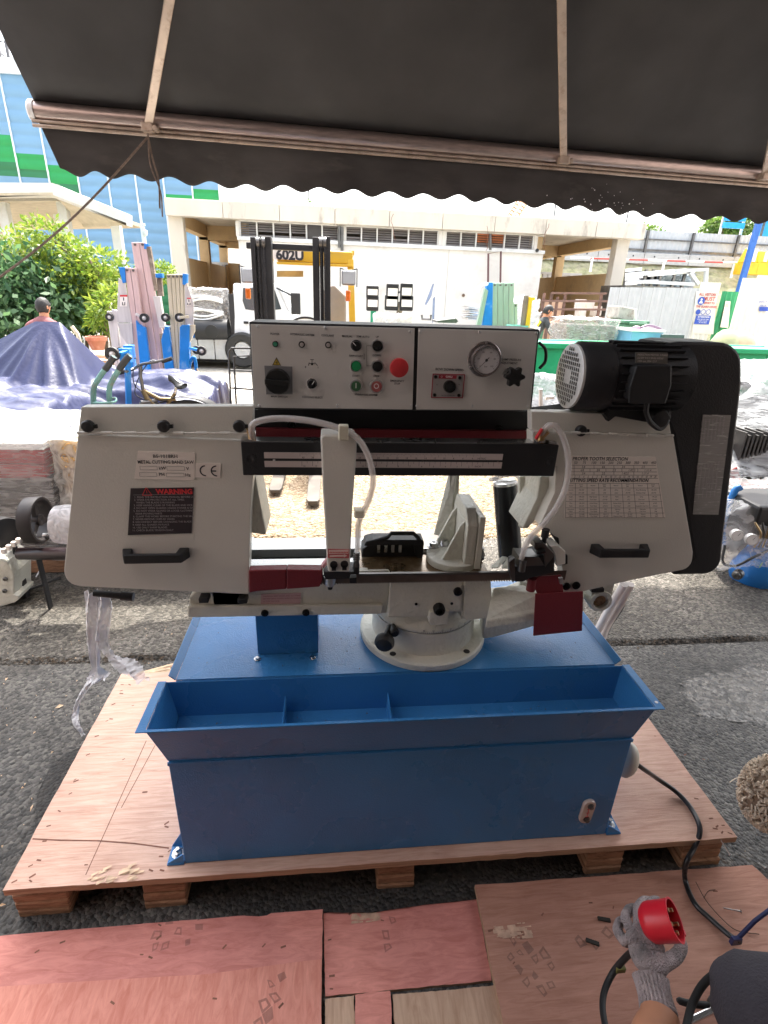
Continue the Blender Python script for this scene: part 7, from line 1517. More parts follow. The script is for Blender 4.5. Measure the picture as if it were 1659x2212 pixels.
MB().box(at(1172,650,y=yr_+.5).x, at(1222,650,y=yr_+.5).x, yr_+.5, yr_+.56, 0, at(1190,648,y=yr_+.5).z).build('plywood_back', PALE, rk); settle(rk, (at(1250,650,y=yr_).x, yr_, 0))
bxx = thing('scrap_stack', 'dented whitish metal box stacked on dark trays against the right column', 'scrap'); yq = 10.4
a, b = at(1338,662,y=yq), at(1362,662,y=yq); qv = [at(u,v,y=yq) for (u,v) in ((1339,661),(1374,667),(1368,697),(1335,688))]; MB().prism(qv, (0,.5,0)).build('dented_box', pm('dirty_white', (.45,.42,.38), .7, var=.3, dirt=(.2,.15,.12), dirt_amt=.5, ds=9), bxx, bevel=.02)
for k in range(6): p = at(1336+k*1.5,697+k*4.5,y=yq); MB().box(p.x, p.x+.36, yq, yq+.5, p.z-.02, p.z+.02).build('tray', pm('dark_slat', (.10,.09,.09), .6), bxx)
MB().bar(at(1342,698,y=yq-.05), at(1368,713,y=yq-.05), .03, .08).build('white_slat', WHITEP, bxx); MB().tube([at(1373,668,y=yq-.1), at(1371,725,y=yq-.1), at(1362,738,y=yq-.1)], .025, 8).build('bent_pipe', LABELW, bxx, smooth=True); MB().box(qv[0].x+.05, qv[1].x-.02, yq+.05, yq+.45, 0, at(1345,716,y=yq).z).build('stand', BLACK, bxx); settle(bxx, (qv[0].x+.2,yq+.2,0))
bxb = thing('blue_cabinet', 'pale blue steel cabinet lying on its side with a white top', 'cabinet'); yq = 7.9
q = [at(u,v,y=yq) for (u,v) in ((1366,716),(1434,719),(1428,752),(1362,750))]; MB().box(q[0].x, q[1].x, yq, yq+.6, .7, q[0].z).build('body', pm('pale_blue_paint', (.16,.40,.58), .5, dirt=(.4,.55,.62), dirt_amt=.3), bxb, bevel=.01); MB().box(q[0].x-.02, q[1].x+.02, yq-.02, yq+.62, q[0].z, q[0].z+.03).build('top', WHITEP, bxb); MB().box(q[0].x+.1,q[1].x-.1,yq+.1,yq+.5,0,.7).build('stand', BLACK, bxb); settle(bxb, (q[0].x+.3,yq+.3,0))
mn = thing('monitor_box', 'dark green flat screen box beside the blue cabinet', 'box'); q = [at(u,v,y=7.7) for (u,v) in ((1432,722),(1480,722))]; MB().box(q[0].x,q[1].x,7.7,7.76,at(1450,748,y=7.7).z,q[0].z).build('panel', pm('dark_teal', (.04,.07,.07), .25, coat=.4), mn, bevel=.006); MB().box(q[0].x+.1,q[1].x-.1,7.72,7.9,0,at(1450,748,y=7.7).z).build('stand', BLACK, mn); settle(mn, (q[0].x+.15,7.75,0))
cn_ = thing('chop_saw', 'small purple-grey power tool with curved handle on the blue cabinet', 'power tool'); p = at(1385,712,y=8.0); MB().ball((p.x-.02,8.1,p.z), .075, 14, (1,1,.7)).build('motor', pm('purple_grey', (.16,.10,.15), .5), cn_, smooth=True); MB().tube(spline([at(1385,708,y=8.05), at(1400,703,y=8.05), at(1420,708,y=8.05), at(1433,716,y=8.05)],5), .02, 8).build('handle', MATS['purple_grey'], cn_, smooth=True); settle(cn_, (p.x,8.1,q[0].z))
# hoarding with safety notice and green door
HOR = pm('grey_hoarding', (.46,.48,.49), .55, var=.05, dirt=(.34,.35,.35), dirt_amt=.2, ds=1.5); HOW = pm('cream_hoarding', (.66,.64,.58), .55, var=.05); YH = 12.
ho = thing('hoarding', 'grey and cream corrugated metal hoarding with a safety notice and a green door', 'hoarding')
def hp(u0, u1, v0, m, name='hoarding_sheet', Y=YH, rib=None):
    a, b = at(u0, v0, y=Y), at(u1, v0, y=Y); mb = MB(); n_ = max(4, int((b.x-a.x)/.11)*2)
    mb.grid(lambda s, t: (a.x+(b.x-a.x)*s, Y+(.012 if int(round(s*n_)) % 2 else -.012), a.z*t), n_, 1); return mb.build(name, m, ho, fix=False, solid=.004)
us = [1318,1340,1361,1388,1412,1440,1470,1514]
for i in range(len(us)-1): hp(us[i], us[i+1]-.6, 620+(i*.2), HOR)
sgn = hp(1514, 1558, 609, HOW)
gdr = hp(1560, 1601, 629, pm('green_sheet', (.02,.24,.10), .5), 'green_door')
us = [1604,1636,1668,1700,1740,1800]
for i in range(len(us)-1): hp(us[i], us[i+1]-.8, 606-(i+1)*6, HOW, Y=YH-.3)
HBL = pm('sign_blue', (.03,.08,.40), .5); HRD = pm('sign_red', (.45,.06,.05), .5)
ysn = YH-.03; mb = MB()
for s, u, v, z_, x_ in (('ALL VISITORS',1529,636.5,.075,.9),('MUST',1532,646,.115,1.),('REPORT TO',1531,655,.06,.9),('THE GUARD HOUSE',1526,663,.065,.85)): text_into(mb, s, z_, at(u, v, y=ysn), align='CENTER', sx=x_, bold=.002)
MB().prism([at(u,v,y=ysn+.012) for (u,v) in ((1504,629),(1549,631),(1541,722),(1495,720))], (0,.01,0)).build('notice_board', HOW, ho)
mb.build('notice_red_text', HRD, ho, fix=False); mb = MB()
c = at(1515,650,y=ysn); mb.lathe(c, (0,-1,0), [(0,.001),(.085,.001)], 26)
for k in range(3): mb.lathe(at(1508+k*11,674,y=ysn), (0,-1,0), [(.046,.001),(.058,.001)] if k else [(0,.001),(.058,.001)], 20)
mb.prism([at(u,v,y=ysn) for (u,v) in ((1504,681),(1536,682),(1531,701),(1499,700))], (0,-.003,0)); mb.build('notice_blue_marks', HBL, ho, fix=False)
mb = MB(); c = at(1515,650,y=ysn-.005); mb.lathe(c+Vector((0,0,.03)), (0,-1,0), [(0,0),(.022,0)], 14); mb.prism([c+Vector((-.045,0,-.05)), c+Vector((.045,0,-.05)), c+Vector((.02,0,.0)), c+Vector((-.02,0,.0))], (0,-.001,0))
text_into(mb, 'ATTENTION', .05, at(1520,685,y=ysn-.006), align='CENTER', bold=.001)
for k, s in enumerate(('WEAR HELMET AND','SAFETY SHOES','IN THIS AREA')): text_into(mb, s, .032, at(1518,690+k*3.6,y=ysn-.006), align='CENTER')
mb.build('notice_white_text', WHITEP, ho, fix=False)
pa_ = MB().prism([at(u,v,y=YH-.05) for (u,v) in ((1568,650),(1578,651),(1573,708),(1556,707))], (0,.01,0)).build('door_notice', LABELW, ho); mb = MB()
c = at(1570,660,y=YH-.056); mb.lathe(c, (0,-1,0), [(.028,0),(.034,0)], 18); mb.bar(c+Vector((-.02,0,.02)), c+Vector((.02,0,-.02)), .006, .001, (0,1,0)); text_into(mb, 'NO ENTRY', .03, at(1567,676,y=YH-.056), align='CENTER'); mb.build('door_notice_text', HRD, pa_, fix=False)
mb = MB(); 
for k, s in enumerate(('SAFETY','FIRST')): text_into(mb, s, .06, at(1648,652+k*9,y=YH-.34), align='CENTER')
mb.prism([at(u,v,y=YH-.33) for (u,v) in ((1640,663),(1659,663),(1659,672),(1640,672))], (0,-.003,0)); mb.build('blue_poster', HBL, ho, fix=False)
settle(ho, (9, YH, 0))
for i, (u, v, w_, m, lab) in enumerate(((1570,722,.32,pm('olive_sack', (.30,.32,.18), .8), 'olive green sack at the foot of the green door'),(1600,724,.4,pm('tan_sack', (.42,.34,.22), .8), 'tan bundle of sacks right of the green door'))):
    p = at(u, v, y=11.); mb = MB(); mb.ball((p.x,11.,p.z*.55), 1, 20, (w_,.35,p.z*.55)); tag(mb.build('sack', m, smooth=True), lab, 'sack')
# raised road behind: bank, barrier, fence, racks
YRD = 26.
zr0 = at(1450,573,y=YRD).z; zr1 = at(1450,549,y=YRD).z
bank = pm('grassy_bank', (.22,.22,.12), .95, var=.4, vs=5, dirt=(.36,.32,.24), dirt_amt=.7, ds=3); xrd = at(1385,570,y=YRD).x-9
mb = MB(); mb.grid(lambda s, t: (xrd-1+40*s, 22.6+3.4*t, max(0,zr0*(t**.8))+.12*nz(s*30,t*9,3)-.02*(1-t)), 120, 30); mb.build('bank', bank, smooth=True, fix=False)['kind'] = 'structure'
MB().box(xrd-1, xrd+40, YRD, YRD+40, -.1, zr0).build('raised_road', G_CONC)['kind'] = 'structure'
CONB = pm('barrier_concrete', (.40,.41,.41), .85, dirt=(.3,.3,.3), dirt_amt=.3); FNG = pm('fence_sheet', (.42,.45,.48), .5, var=.05)
fe = thing('road_fence', 'corrugated grey metal fence on concrete barriers along the raised road', 'fence'); ztf = at(1450,500,y=YRD).z
k = 0; x = xrd
while x < xrd+26:
    MB().box(x+.01, x+2.24, YRD-.15, YRD+.1, zr0, zr1).build('concrete_block', CONB, fe, bevel=.02)
    MB().lathe((x+.5,YRD-.152,(zr0+zr1)/2+.08), (0,-1,0), [(.04,0),(0,.005)], 10).build('lifting_hole', BLACKP, fe); MB().lathe((x+1.7,YRD-.152,(zr0+zr1)/2+.08), (0,-1,0), [(.04,0),(0,.005)], 10).build('lifting_hole', BLACKP, fe)
    mb = MB(); mb.grid(lambda s, t: (x+2.25*s, YRD+.0+(.03 if int(round(s*20))%2 else -.0), zr1+(ztf-zr1)*t), 20, 1); mb.build('fence_sheet', FNG, fe, fix=False, solid=.004)
    MB().box(x-.05, x+.05, YRD-.12, YRD-.02, zr1, ztf).build('post', DSTEEL, fe); MB().box(x, x+2.25, YRD-.08, YRD-.03, zr1+.08, zr1+.16).build('rail', DSTEEL, fe); MB().box(x, x+2.25, YRD-.08, YRD-.03, ztf-.4, ztf-.34).build('rail', DSTEEL, fe)
    x += 2.25
settle(fe, (xrd+10, YRD, zr0))
rb = thing('barrier_rail', 'red and white striped barrier rail below the raised fence', 'barrier'); RWR = pm('barrier_red', (.5,.07,.06), .5)
for k in range(26): a = xrd+5+k*.9; MB().tube([(a,YRD-1.2,zr0+.04+.012*k),(a+.9,YRD-1.2,zr0+.04+.012*(k+1))], .038, 8).build('rail_section', RWR if k%2 else WHITEP, rb, smooth=True)
for k in range(7): a = xrd+6+k*3.4; MB().box(a-.04,a+.04,YRD-1.24,YRD-1.16,zr0-.5,zr0+.1).build('post', WHITEP, rb)
settle(rb, (xrd+10,YRD-1.2,zr0-.3))
YBR = pm('barrier_yellow', (.70,.42,.02), .5)
for (u0, u1, v0, v1, lab) in ((1601,1634,537,568,'upright yellow plastic road barrier nearest the grey fence'),(1626,1690,545,568,'long yellow plastic road barrier at the right edge')):
    t = thing('road_barrier', lab, 'road barrier'); a, b = at(u0,v1,y=YRD-1.6), at(u1,v0,y=YRD-1.6); MB().hexa([(a.x,YRD-1.9,a.z),(b.x,YRD-1.9,a.z),(b.x,YRD-1.3,a.z),(a.x,YRD-1.3,a.z),(a.x+.08,YRD-1.7,b.z),(b.x-.08,YRD-1.7,b.z),(b.x-.08,YRD-1.5,b.z),(a.x+.08,YRD-1.5,b.z)]).build('body', YBR, t, bevel=.04); MB().box(a.x+.25,a.x+.4,YRD-1.92,YRD-1.88,a.z+.05,b.z-.05).build('rib', WHITEP, t); MB().box(a.x,b.x,YRD-2.0,YRD-1.2,zr0-.35,a.z).build('foot', YBR, t); settle(t, ((a.x+b.x)/2,YRD-1.6,a.z))
bs_ = thing('blue_hoist', 'blue boxed hoist panel on thin legs above the far fence', 'signboard'); q = [at(u,v,y=30) for (u,v) in ((1567,470),(1607,492))]; BSG = pm('sky_blue_panel', (.02,.30,.62), .5)
MB().box(q[0].x,q[1].x,30,30.1,q[1].z+.3,q[0].z+.35).build('board', BSG, bs_); MB().box(q[0].x,q[1].x,29.98,30.1,q[1].z-.05,q[1].z+.22).build('board', BSG, bs_)
for X in (q[0].x, q[1].x): MB().box(X-.05,X+.05,30.1,30.2,zr0-.2,q[0].z+.4).build('leg', ALM, bs_)
settle(bs_, ((q[0].x+q[1].x)/2,30,zr0))
t = thing('blue_post', 'slanted dark blue steel post at the right edge above the yellow barriers', 'post'); a, b = at(1622,565,y=24), at(1645,466,y=24); MB().bar((a.x-.2,24,zr0-2.2), tuple(b+(b-a)*.3), .24, .16).build('post', pm('deep_blue_steel', (.03,.12,.40), .5), t, bevel=.01); settle(t, (a.x,24,0))
t = thing('blue_gantry', 'blue panel gantry beyond the slanted post at the right edge', 'gantry'); a = at(1646,488,y=29); MB().box(a.x,a.x+4,29,29.1,a.z-.8,a.z+.25).build('panel', BSG, t); 
for k in range(5): MB().box(a.x+k*.9,a.x+k*.9+.08,28.9,29,zr0,a.z+.4).build('upright', DSTEEL, t)
settle(t, (a.x+2,29,zr0))
t = thing('tree', 'round leafy tree top showing above the far fence', 'tree'); leaves([B_(1556,490,33,1.0,.45),B_(1575,486,33,.9,.6),B_(1600,487,33,.8,.5)], 2400, .28, LF3, 'crown', t, 51); q = at(1560,495,y=33); MB().tube([(q.x,33,0),tuple(q)], .2, 8).build('trunk', BARK, t); settle(t, (q.x,30,0))
t = thing('tree', 'low sliver of foliage just right of the workshop roof', 'tree'); leaves([B_(1393,497,34,.7,.18),B_(1415,499,34,.5,.15)], 400, .25, LF3, 'crown', t, 53); q = at(1400,500,y=34); MB().tube([(q.x,34,0),tuple(q)], .15, 8).build('trunk', BARK, t); settle(t, (q.x,34,0))
rk = thing('pipe_rack', 'white and black pipe rack with a tarped load above the grey hoarding', 'rack'); yr_ = 14.; WT = WHITEP
for (u0, v0, u1, v1, w_) in ((1352,584,1385,581,.07),(1352,594,1480,584,.09),(1352,602,1378,601,.09),(1352,612,1375,611,.09),(1385,609,1420,608,.09),(1400,595,1500,587,.06)): MB().bar(at(u0,v0,y=yr_), at(u1,v1,y=yr_), w_, w_).build('white_rail', WT, rk)
for u in (1356,1378,1398,1414,1430,1460,1482): a = at(u,582+(u>1420)*4,y=yr_+.05); MB().box(a.x-.03,a.x+.03,yr_+.05,yr_+.12,0,a.z).build('upright', DSTEEL, rk)
for (u0,v0,u1,v1,w_) in ((1460,585,1528,582,.12),(1490,588,1508,614,.10),(1526,582,1524,614,.08),(1355,607,1500,614,.05)): MB().bar(at(u0,v0,y=yr_-.1), at(u1,v1,y=yr_-.1), w_, .08).build('grey_rail', HOR, rk)
crinkle_box(at(1436,600,y=yr_).x, at(1500,600,y=yr_).x, yr_+.15, yr_+1.2, at(1470,614,y=yr_).z-.2, at(1470,592,y=yr_).z, .14, 31).build('tarped_load', pm('grey_tarp', (.28,.33,.36), .6, var=.3, vs=4), rk, smooth=True, fix=False)
for k in range(14): a = at(1384+k*4.2+rnd.uniform(-1,1), 602+rnd.uniform(-6,8), y=yr_+.3); MB().box(a.x-.10,a.x+.08,yr_+.3,yr_+.5,a.z-.06,a.z+.06).build('small_box', (WT, BLACK, LABELW)[k%3], rk)
MB().box(at(1350,610,y=yr_+1.5).x, at(1500,610,y=yr_+1.5).x, yr_+1.5, yr_+1.6, 0, at(1400,586,y=yr_+1.5).z).build('side_panel', pm('dusty_panel', (.22,.23,.24), .7, var=.3, vs=3), rk)
MB().box(at(1352,610,y=yr_).x, at(1525,610,y=yr_).x, yr_, yr_+1.3, 0, at(1400,618,y=yr_).z).build('base', DSTEEL, rk); settle(rk, (at(1440,600,y=yr_).x, yr_, 0))
# ================================================================== right foreground: wrapped engine, compressor
we = thing('wrapped_machine', 'large grey machine bundle under shiny film behind the left end of the motor', 'wrapped goods'); GRF = film('grey_film', (.30,.31,.33), .8, 8, 1.2, (1.5,1,4))
mb = MB(); q0 = at(1150,900,y=3.9); q1 = at(1300,900,y=3.9); h0_ = at(1185,862,y=3.7).z
mb.grid(lambda s, t: (q0.x+(q1.x-q0.x+1.5)*s, 3.7+1.2*t, max(0, (h0_+.12-.0*s)*min(1, 5*s+.25)*min(1,4.5*t+.1)*(1-.1*t)+.07*nz(s*6,t*8,1)+.03*nz(s*20,t*22,2))), 60, 50)
mb.build('film_cover', GRF, we, smooth=True, fix=False); MB().box(q0.x+.25, q1.x+1.3, 4.0, 4.7, 0, h0_-.15).build('machine', BLK2, we, bevel=.05); 
for (u0, v0, u1, v1) in ((1168,840,1168,905),(1168,905,1200,905),(1178,860,1196,858)): MB().tube([at(u0,v0,y=3.68), at(u1,v1,y=3.68)], .014, 8).build('frame_pipe', LABELW, we, smooth=True)
settle(we, (q0.x+1,4.3,0))
we = thing('wrapped_engine', 'finned dark engine under clear film at the right edge above the blue compressor', 'engine'); ye = 3.5
a = at(1608,950,y=ye); fx0 = a.x; zt_ = at(1620,935,y=ye).z; zb_ = at(1620,1035,y=ye).z; FIN = pm('engine_grey', (.045,.042,.04), .6, .2)
for k in range(24): x = fx0+k*.032; MB().box(x, x+.014, ye, ye+.4, zb_, zt_-.02*(k%2)).build('cooling_fin', FIN, we)
MB().box(fx0+.02, fx0+.8, ye+.03, ye+.4, zb_+.02, zt_-.03).build('engine_block', FIN, we); MB().box(fx0-.25, fx0+.9, ye-.05, ye+.5, zb_-.12, zb_-.01).build('red_frame', pm('red_frame', (.35,.03,.03), .4), we, bevel=.01)
MB().bar(at(1580,1010,y=ye-.05), at(1592,1050,y=ye-.05), .05).build('red_strut', MATS['red_frame'], we); MB().box(fx0-.2, fx0, ye+.1, ye+.3, zb_+.05, zb_+.25).build('carton', LABELW, we)
mb = MB(); q0 = at(1540,1000,y=ye); ht = at(1600,815,y=ye+.3).z
mb.grid(lambda s, t: (q0.x+2.2*s, ye-.12+1.3*t, zb_+(ht+.1*s-zb_)*min(1, .10+ (2.2*t)**.8)*min(1,.35+2.4*s)+.06*nz(s*7,t*6,5)+.03*nz(s*26,t*20+s*22,6)), 70, 60); mb.build('film_cover', GRF if False else film('streaky_film', (.42,.44,.46), .6, 8, 1.4, (1,1,5)), we, smooth=True, fix=False)
MB().box(fx0-.2, fx0+1.6, ye+.5, ye+1.1, 0, ht-.25).build('dark_load', BLK2, we, bevel=.05); MB().box(fx0-.1, fx0+1.5, ye, ye+.4, 0, zb_-.12).build('pallet_base', BLOCK, we, bevel=.01); settle(we, (fx0+.6,ye+.4,0))
AIR = pm('compressor_blue', (.02,.17,.50), .35, var=.12, vs=6, dirt=(.25,.4,.6), dirt_amt=.15, ds=9, coat=.2)
ac = thing('air_compressor', 'blue air compressor tank with two gauges under clear film at the right edge', 'air compressor'); ya_ = 2.72; tc_ = at(1622,1240,y=ya_); r_ = .135
ax = Vector((.80,.60,0)).normalized(); c0 = tc_-Vector((.0,0,.0))
MB().lathe(c0, ax, [(0,-.055),(r_*.45,-.045),(r_*.78,-.02),(r_*.95,.01),(r_,.04),(r_,.75),(r_*.8,.81),(0,.84)], 40).build('tank', AIR, ac, smooth=True)
MB().lathe(c0+ax*.035, ax, [(r_*1.005,0),(r_*1.012,.004),(r_*1.005,.008)], 40).build('weld_seam', AIR, ac, smooth=True)
pg_ = at(1592,1243,y=ya_-.10); MB().lathe(pg_, -ax, [(0,-.04),(.030,-.04),(.030,.0),(.022,.004),(.020,.012),(.011,.014),(.010,.006),(0,.006)], 20).build('drain_plug', DSTEEL, ac, smooth=True)
for (d, s) in ((.18,-1),(.18,1),(.62,-1),(.62,1)):
    p = c0+ax*d+Vector((ax.y,-ax.x,0))*s*.10; MB().prism([p+Vector((-.02,0,-.08)), p+Vector((.04,0,-.08)), p+Vector((.03,0,0)) + Vector((0,0,-tc_.z)), p+Vector((-.03,0,-tc_.z))], (0,.006,0)).build('foot', AIR, ac)
MB().tube(spline([at(1566,1178,y=ya_-.05), at(1562,1215,y=ya_-.1), at(1590,1222,y=ya_-.12), at(1625,1205,y=ya_-.12), at(1662,1188,y=ya_-.05)], 8), .008, 8).build('air_hose', RUBBER, ac, smooth=True)
MB().tube(spline([at(1560,1175,y=2.95), at(1563,1130,y=2.95), at(1585,1065,y=2.95), at(1600,1052,y=2.95)], 6), .022, 12).build('push_handle', AIR, ac, smooth=True)
for (u, v) in ((1593,1157),(1625,1166)):
    c = at(u, v, y=ya_-.1); g_ = MB().lathe(c, (-.25,-1,.1), [(0,-.03),(.033,-.03),(.036,0),(.034,.004),(.031,.004),(.031,0)], 24).build('gauge', ALM, ac, smooth=True); MB().lathe(c+Vector((0,-.001,0)), (-.25,-1,.1), [(0,.001),(.031,.001)], 22).build('gauge_dial', WHITEP, g_)
    mb = MB(); mb.bar(c+Vector((0,-.004,0)), c+Vector((.014,-.003,.018)), .002, .001, (0,1,0)); mb.build('needle', INK, g_)
p = at(1600,1175,y=ya_+.02); MB().tube([p+Vector((-.05,0,0)), p+Vector((.2,.1,0))], .018, 10).build('manifold', DSTEEL, ac, smooth=True); MB().box(p.x+.03, p.x+.5, ya_, ya_+.35, p.z+.03, p.z+.26).build('pump_head', BLACKP, ac, bevel=.02)
for k in range(5): MB().tube(spline([p+Vector((.05+.03*k,-.05,0)), p+Vector((.06+.02*k,-.06,.09)), p+Vector((.02+.05*k,-.03,.16))],5), .006, 6).build('pipe', (BRASS, DSTEEL)[k%2], ac, smooth=True)
mb = MB(); q0 = at(1560,1190,y=2.6)
mb.grid(lambda s, t: (q0.x+.0+1.0*s, 2.58+.75*t, c0.z+.08+(.36)*min(1,.15+3.2*t)*min(1,.45+3*s)+.02*nz(s*9,t*9,5)+.012*nz(s*30,t*30,6)), 50, 40); mb.build('film_cover', film('clear_cover', (.85,.86,.88), .26, 14, 1.4), ac, smooth=True, fix=False)
text('AIR', .045, pm('lime_print', (.25,.45,.15), .6), ac, at(1640,1225,y=ya_-.16), xdir=(.8,.6,0), ydir=(0,0,1)); settle(ac, (c0.x+.3, ya_+.2, 0))
hs_ = MB(); hs_.tube(spline([at(1348,1262,y=1.72), at(1325,1300,y=1.75), at(1300,1345,y=1.72), at(1285,1375,y=1.7)], 6), .016, 10); hs_.tube(spline([at(1362,1262,y=1.74), at(1340,1305,y=1.76), at(1312,1350,y=1.74), at(1298,1385,y=1.7)], 6), .016, 10); tag(hs_.build('drain_hose', pm('white_hose', (.62,.56,.52), .35, coat=.3), smooth=True), 'two pale plastic hoses slanting down behind the right end of the drip tray', 'hoses')
cb = MB()
for k in range(5): cb.tube(spline([at(1350+k*2,1275,y=1.8), at(1345-k*2,1310,y=1.83), at(1322-k,1345+k*2,y=1.83), at(1308,1362+k*3,y=1.8)], 6), .007, 8)
tag(cb.build('cable_coil', RUBBER, smooth=True), 'coil of black cable hanging behind the pale hoses right of the drip tray', 'cable')
mp_ = thing('mop_head', 'beige looped cotton mop head poking into the frame at the right edge', 'mop'); MC = pm('mop_cotton', (.62,.52,.40), .95, var=.35, vs=60); mcx = at(1672,1715,y=1.05); mb = MB(); rr_ = random.Random(9)
for k in range(900):
    a = rr_.uniform(0, 2*PI); b = math.acos(rr_.uniform(-1,1)); d = Vector((math.sin(b)*math.cos(a), math.sin(b)*math.sin(a), math.cos(b))); p = mcx+Vector((d.x*.085, d.y*.085, d.z*.125)); t_ = d.cross(Vector((rr_.random()-.5, rr_.random()-.5, rr_.random()-.5))).normalized()*.010; mb.tube([p-t_, p+d*.010, p+t_], .0032, 4, caps=False)
mb.build('yarn_loops', MC, mp_, smooth=True, fix=False)['kind'] = 'stuff'; mb = MB(); mb.ball(mcx, .085, 20, (1,1,1.45)); mb.build('mop_core', pm('mop_core_cotton', (.26,.19,.13), .95, var=.3, vs=60), mp_, smooth=True)
b = mcx+Vector((.02,-.04,-.10)); MB().tube([b, (b.x+.10,b.y-.05,.03)], .013, 10).build('handle', pm('orange_handle', (.65,.28,.05), .4), mp_, smooth=True); MB().tube(spline([at(1600,1680,y=1.02), at(1590,1681,y=1.0), at(1576,1690,y=.98)],5), .0014, 5).build('loose_yarn', MC, mp_); settle(mp_, (mcx.x+.12, mcx.y-.08, 0))
# ================================================================== people
SKIN = pm('skin_tan', (.50,.23,.13), .55, var=.08, vs=20); SKIN2 = pm('skin_brown', (.30,.15,.09), .55, var=.08, vs=20)
def skin_mesh(name, joints, edges, m, parent=None, root=0, sub=2):
    """joints: [(point, radius)]; grown with a Skin modifier into one continuous surface"""
    me = bpy.data.meshes.new(name); me.from_pydata([tuple(j[0]) for j in joints], edges, []); o = bpy.data.objects.new(name, me); COL.objects.link(o)
    md = o.modifiers.new('skin', 'SKIN'); 
    if not me.skin_vertices: 
        bm_ = bmesh.new(); bm_.from_mesh(me); bm_.verts.layers.skin.verify(); bm_.to_mesh(me); bm_.free()
    for i, j in enumerate(joints):
        sv = me.skin_vertices[0].data[i]; r = j[1]; sv.radius = (r, r) if not isinstance(r, tuple) else r; sv.use_root = (i == root)
    md.use_smooth_shade = True; sm = o.modifiers.new('sub', 'SUBSURF'); sm.levels = sub; sm.render_levels = sub
    bpy.context.view_layer.update(); dg = bpy.context.evaluated_depsgraph_get(); ev = o.evaluated_get(dg); m2 = bpy.data.meshes.new_from_object(ev); bpy.data.objects.remove(o)
    m2.materials.clear(); m2.materials.append(m); m2.polygons.foreach_set('use_smooth', [True]*len(m2.polygons)); m2.polygons.foreach_set('material_index', [0]*len(m2.polygons))
    o = bpy.data.objects.new(name, m2); COL.objects.link(o); o.parent = parent; return o
def head(c, fw, up_, r, skin, hairm, parent, seed=0, hair_low=.1):
    """head with brow, nose, chin and ears looking along fw, and a hair cap"""
    fw = Vector(fw).normalized(); up_ = Vector(up_).normalized(); sd_ = fw.cross(up_).normalized(); up_ = sd_.cross(fw)
    def P(a, b):
        d = Vector((math.sin(b)*math.cos(a), math.sin(b)*math.sin(a), math.cos(b))); x, y, z = d.x, d.y, d.z   # x forward
        rx, ry, rz = .94, .78, 1.12
        q = Vector((x*rx, y*ry, z*rz))
        if z < 0: q.y *= 1+z*.28; q.x *= 1+z*.10
        f = max(0, x)
        q.x += .14*math.exp(-((y/.13)**2))*math.exp(-((z+.08)/.17)**2)*f     # nose
        q.x += .06*math.exp(-((z+.62)/.18)**2)*math.exp(-(y/.35)**2)*f          # chin
        q.x += .05*math.exp(-((z-.18)/.1)**2)*f                                 # brow
        q.x -= .05*math.exp(-((z-.03)/.09)**2)*math.exp(-((abs(y)-.32)/.14)**2)*f
        q.x += .035*math.exp(-((z+.34)/.06)**2)*math.exp(-(y/.22)**2)*f
        return q
    mb = MB(); n, m_ = 40, 30
    W_ = lambda q: c+(fw*q.x+sd_*q.y+up_*q.z)*r
    mb.grid(lambda s, t: W_(P(2*PI*s, PI*t)), n, m_); h = mb.build('head', skin, parent, smooth=True)
    for s in (-1, 1):
        e = MB(); e.ball((0,0,0), 1, 12, (.17,.06,.26)); e.v = [tuple(W_(Vector((v[0]-.05, s*.80+v[1]*1.2, v[2]-.02)))) for v in e.v]; e.build('ear', skin, h, smooth=True)
        e = MB(); e.ball((0,0,0), 1, 10, (.05,.10,.05)); e.v = [tuple(W_(Vector((v[0]+.86, s*.32+v[1], v[2]+.03)))) for v in e.v]; e.build('eye', WHITEP, h, smooth=True)
    def Hr(s, t):
        a = 2*PI*s; lim = .56+(.14 if math.cos(a) < .2 else -.10) ; b = PI*t*lim; q = P(a, b)*1.07; q.z *= 1.02; return W_(q*(1+.05*nz(q.x*7,q.y*7,q.z*7+seed)+.035*nz(q.x*22,q.y*22,q.z*22+seed)))
    mb = MB(); mb.grid(Hr, 36, 14); mb.build('hair', hairm, h, smooth=True, solid=r*.05); return h
HAIR = pm('black_hair', (.02,.018,.017), .6, var=.3, vs=60, bump=.5, bs=120)
# worker at left, back to the camera, seated low behind the tarp hump
c = at(93,663,y=8.6); hr = .106
wk = thing('person', 'man with short black hair in a pinkish red shirt seen from behind the tarp hump', 'person')
hz = c.z
J = [((c.x,8.55,.62),(.15,.13)),((c.x-.0,8.5,.85),(.16,.12)),((c.x-.02,8.5,hz-.36),(.19,.12)),((c.x-.01,8.53,hz-.21),(.13,.09)),((c.x,8.57,hz-.12),(.058,.058)),
     ((c.x-.20,8.5,hz-.27),.075),((c.x-.27,8.62,hz-.50),.055),((c.x-.20,8.85,hz-.62),.045),((c.x+.20,8.52,hz-.27),.075),((c.x+.27,8.66,hz-.48),.055),((c.x+.2,8.9,hz-.58),.045),
     ((c.x-.10,8.75,.58),.09),((c.x-.12,9.05,.55),.07),((c.x-.12,9.08,.1),.05),((c.x+.10,8.75,.58),.09),((c.x+.12,9.05,.55),.07),((c.x+.12,9.08,.1),.05)]
E_ = [(0,1),(1,2),(2,3),(3,4),(3,5),(5,6),(6,7),(3,8),(8,9),(9,10),(0,11),(11,12),(12,13),(0,14),(14,15),(15,16)]
skin_mesh('body', J, E_, pm('faded_red_shirt', (.20,.075,.08), .85, var=.15, bump=.4, bs=30), wk)
MB().tube([(c.x,8.56,hz-.22),(c.x+.005,8.58,hz-.08)], [.068,.06], 16).build('neck', SKIN, wk, smooth=True)
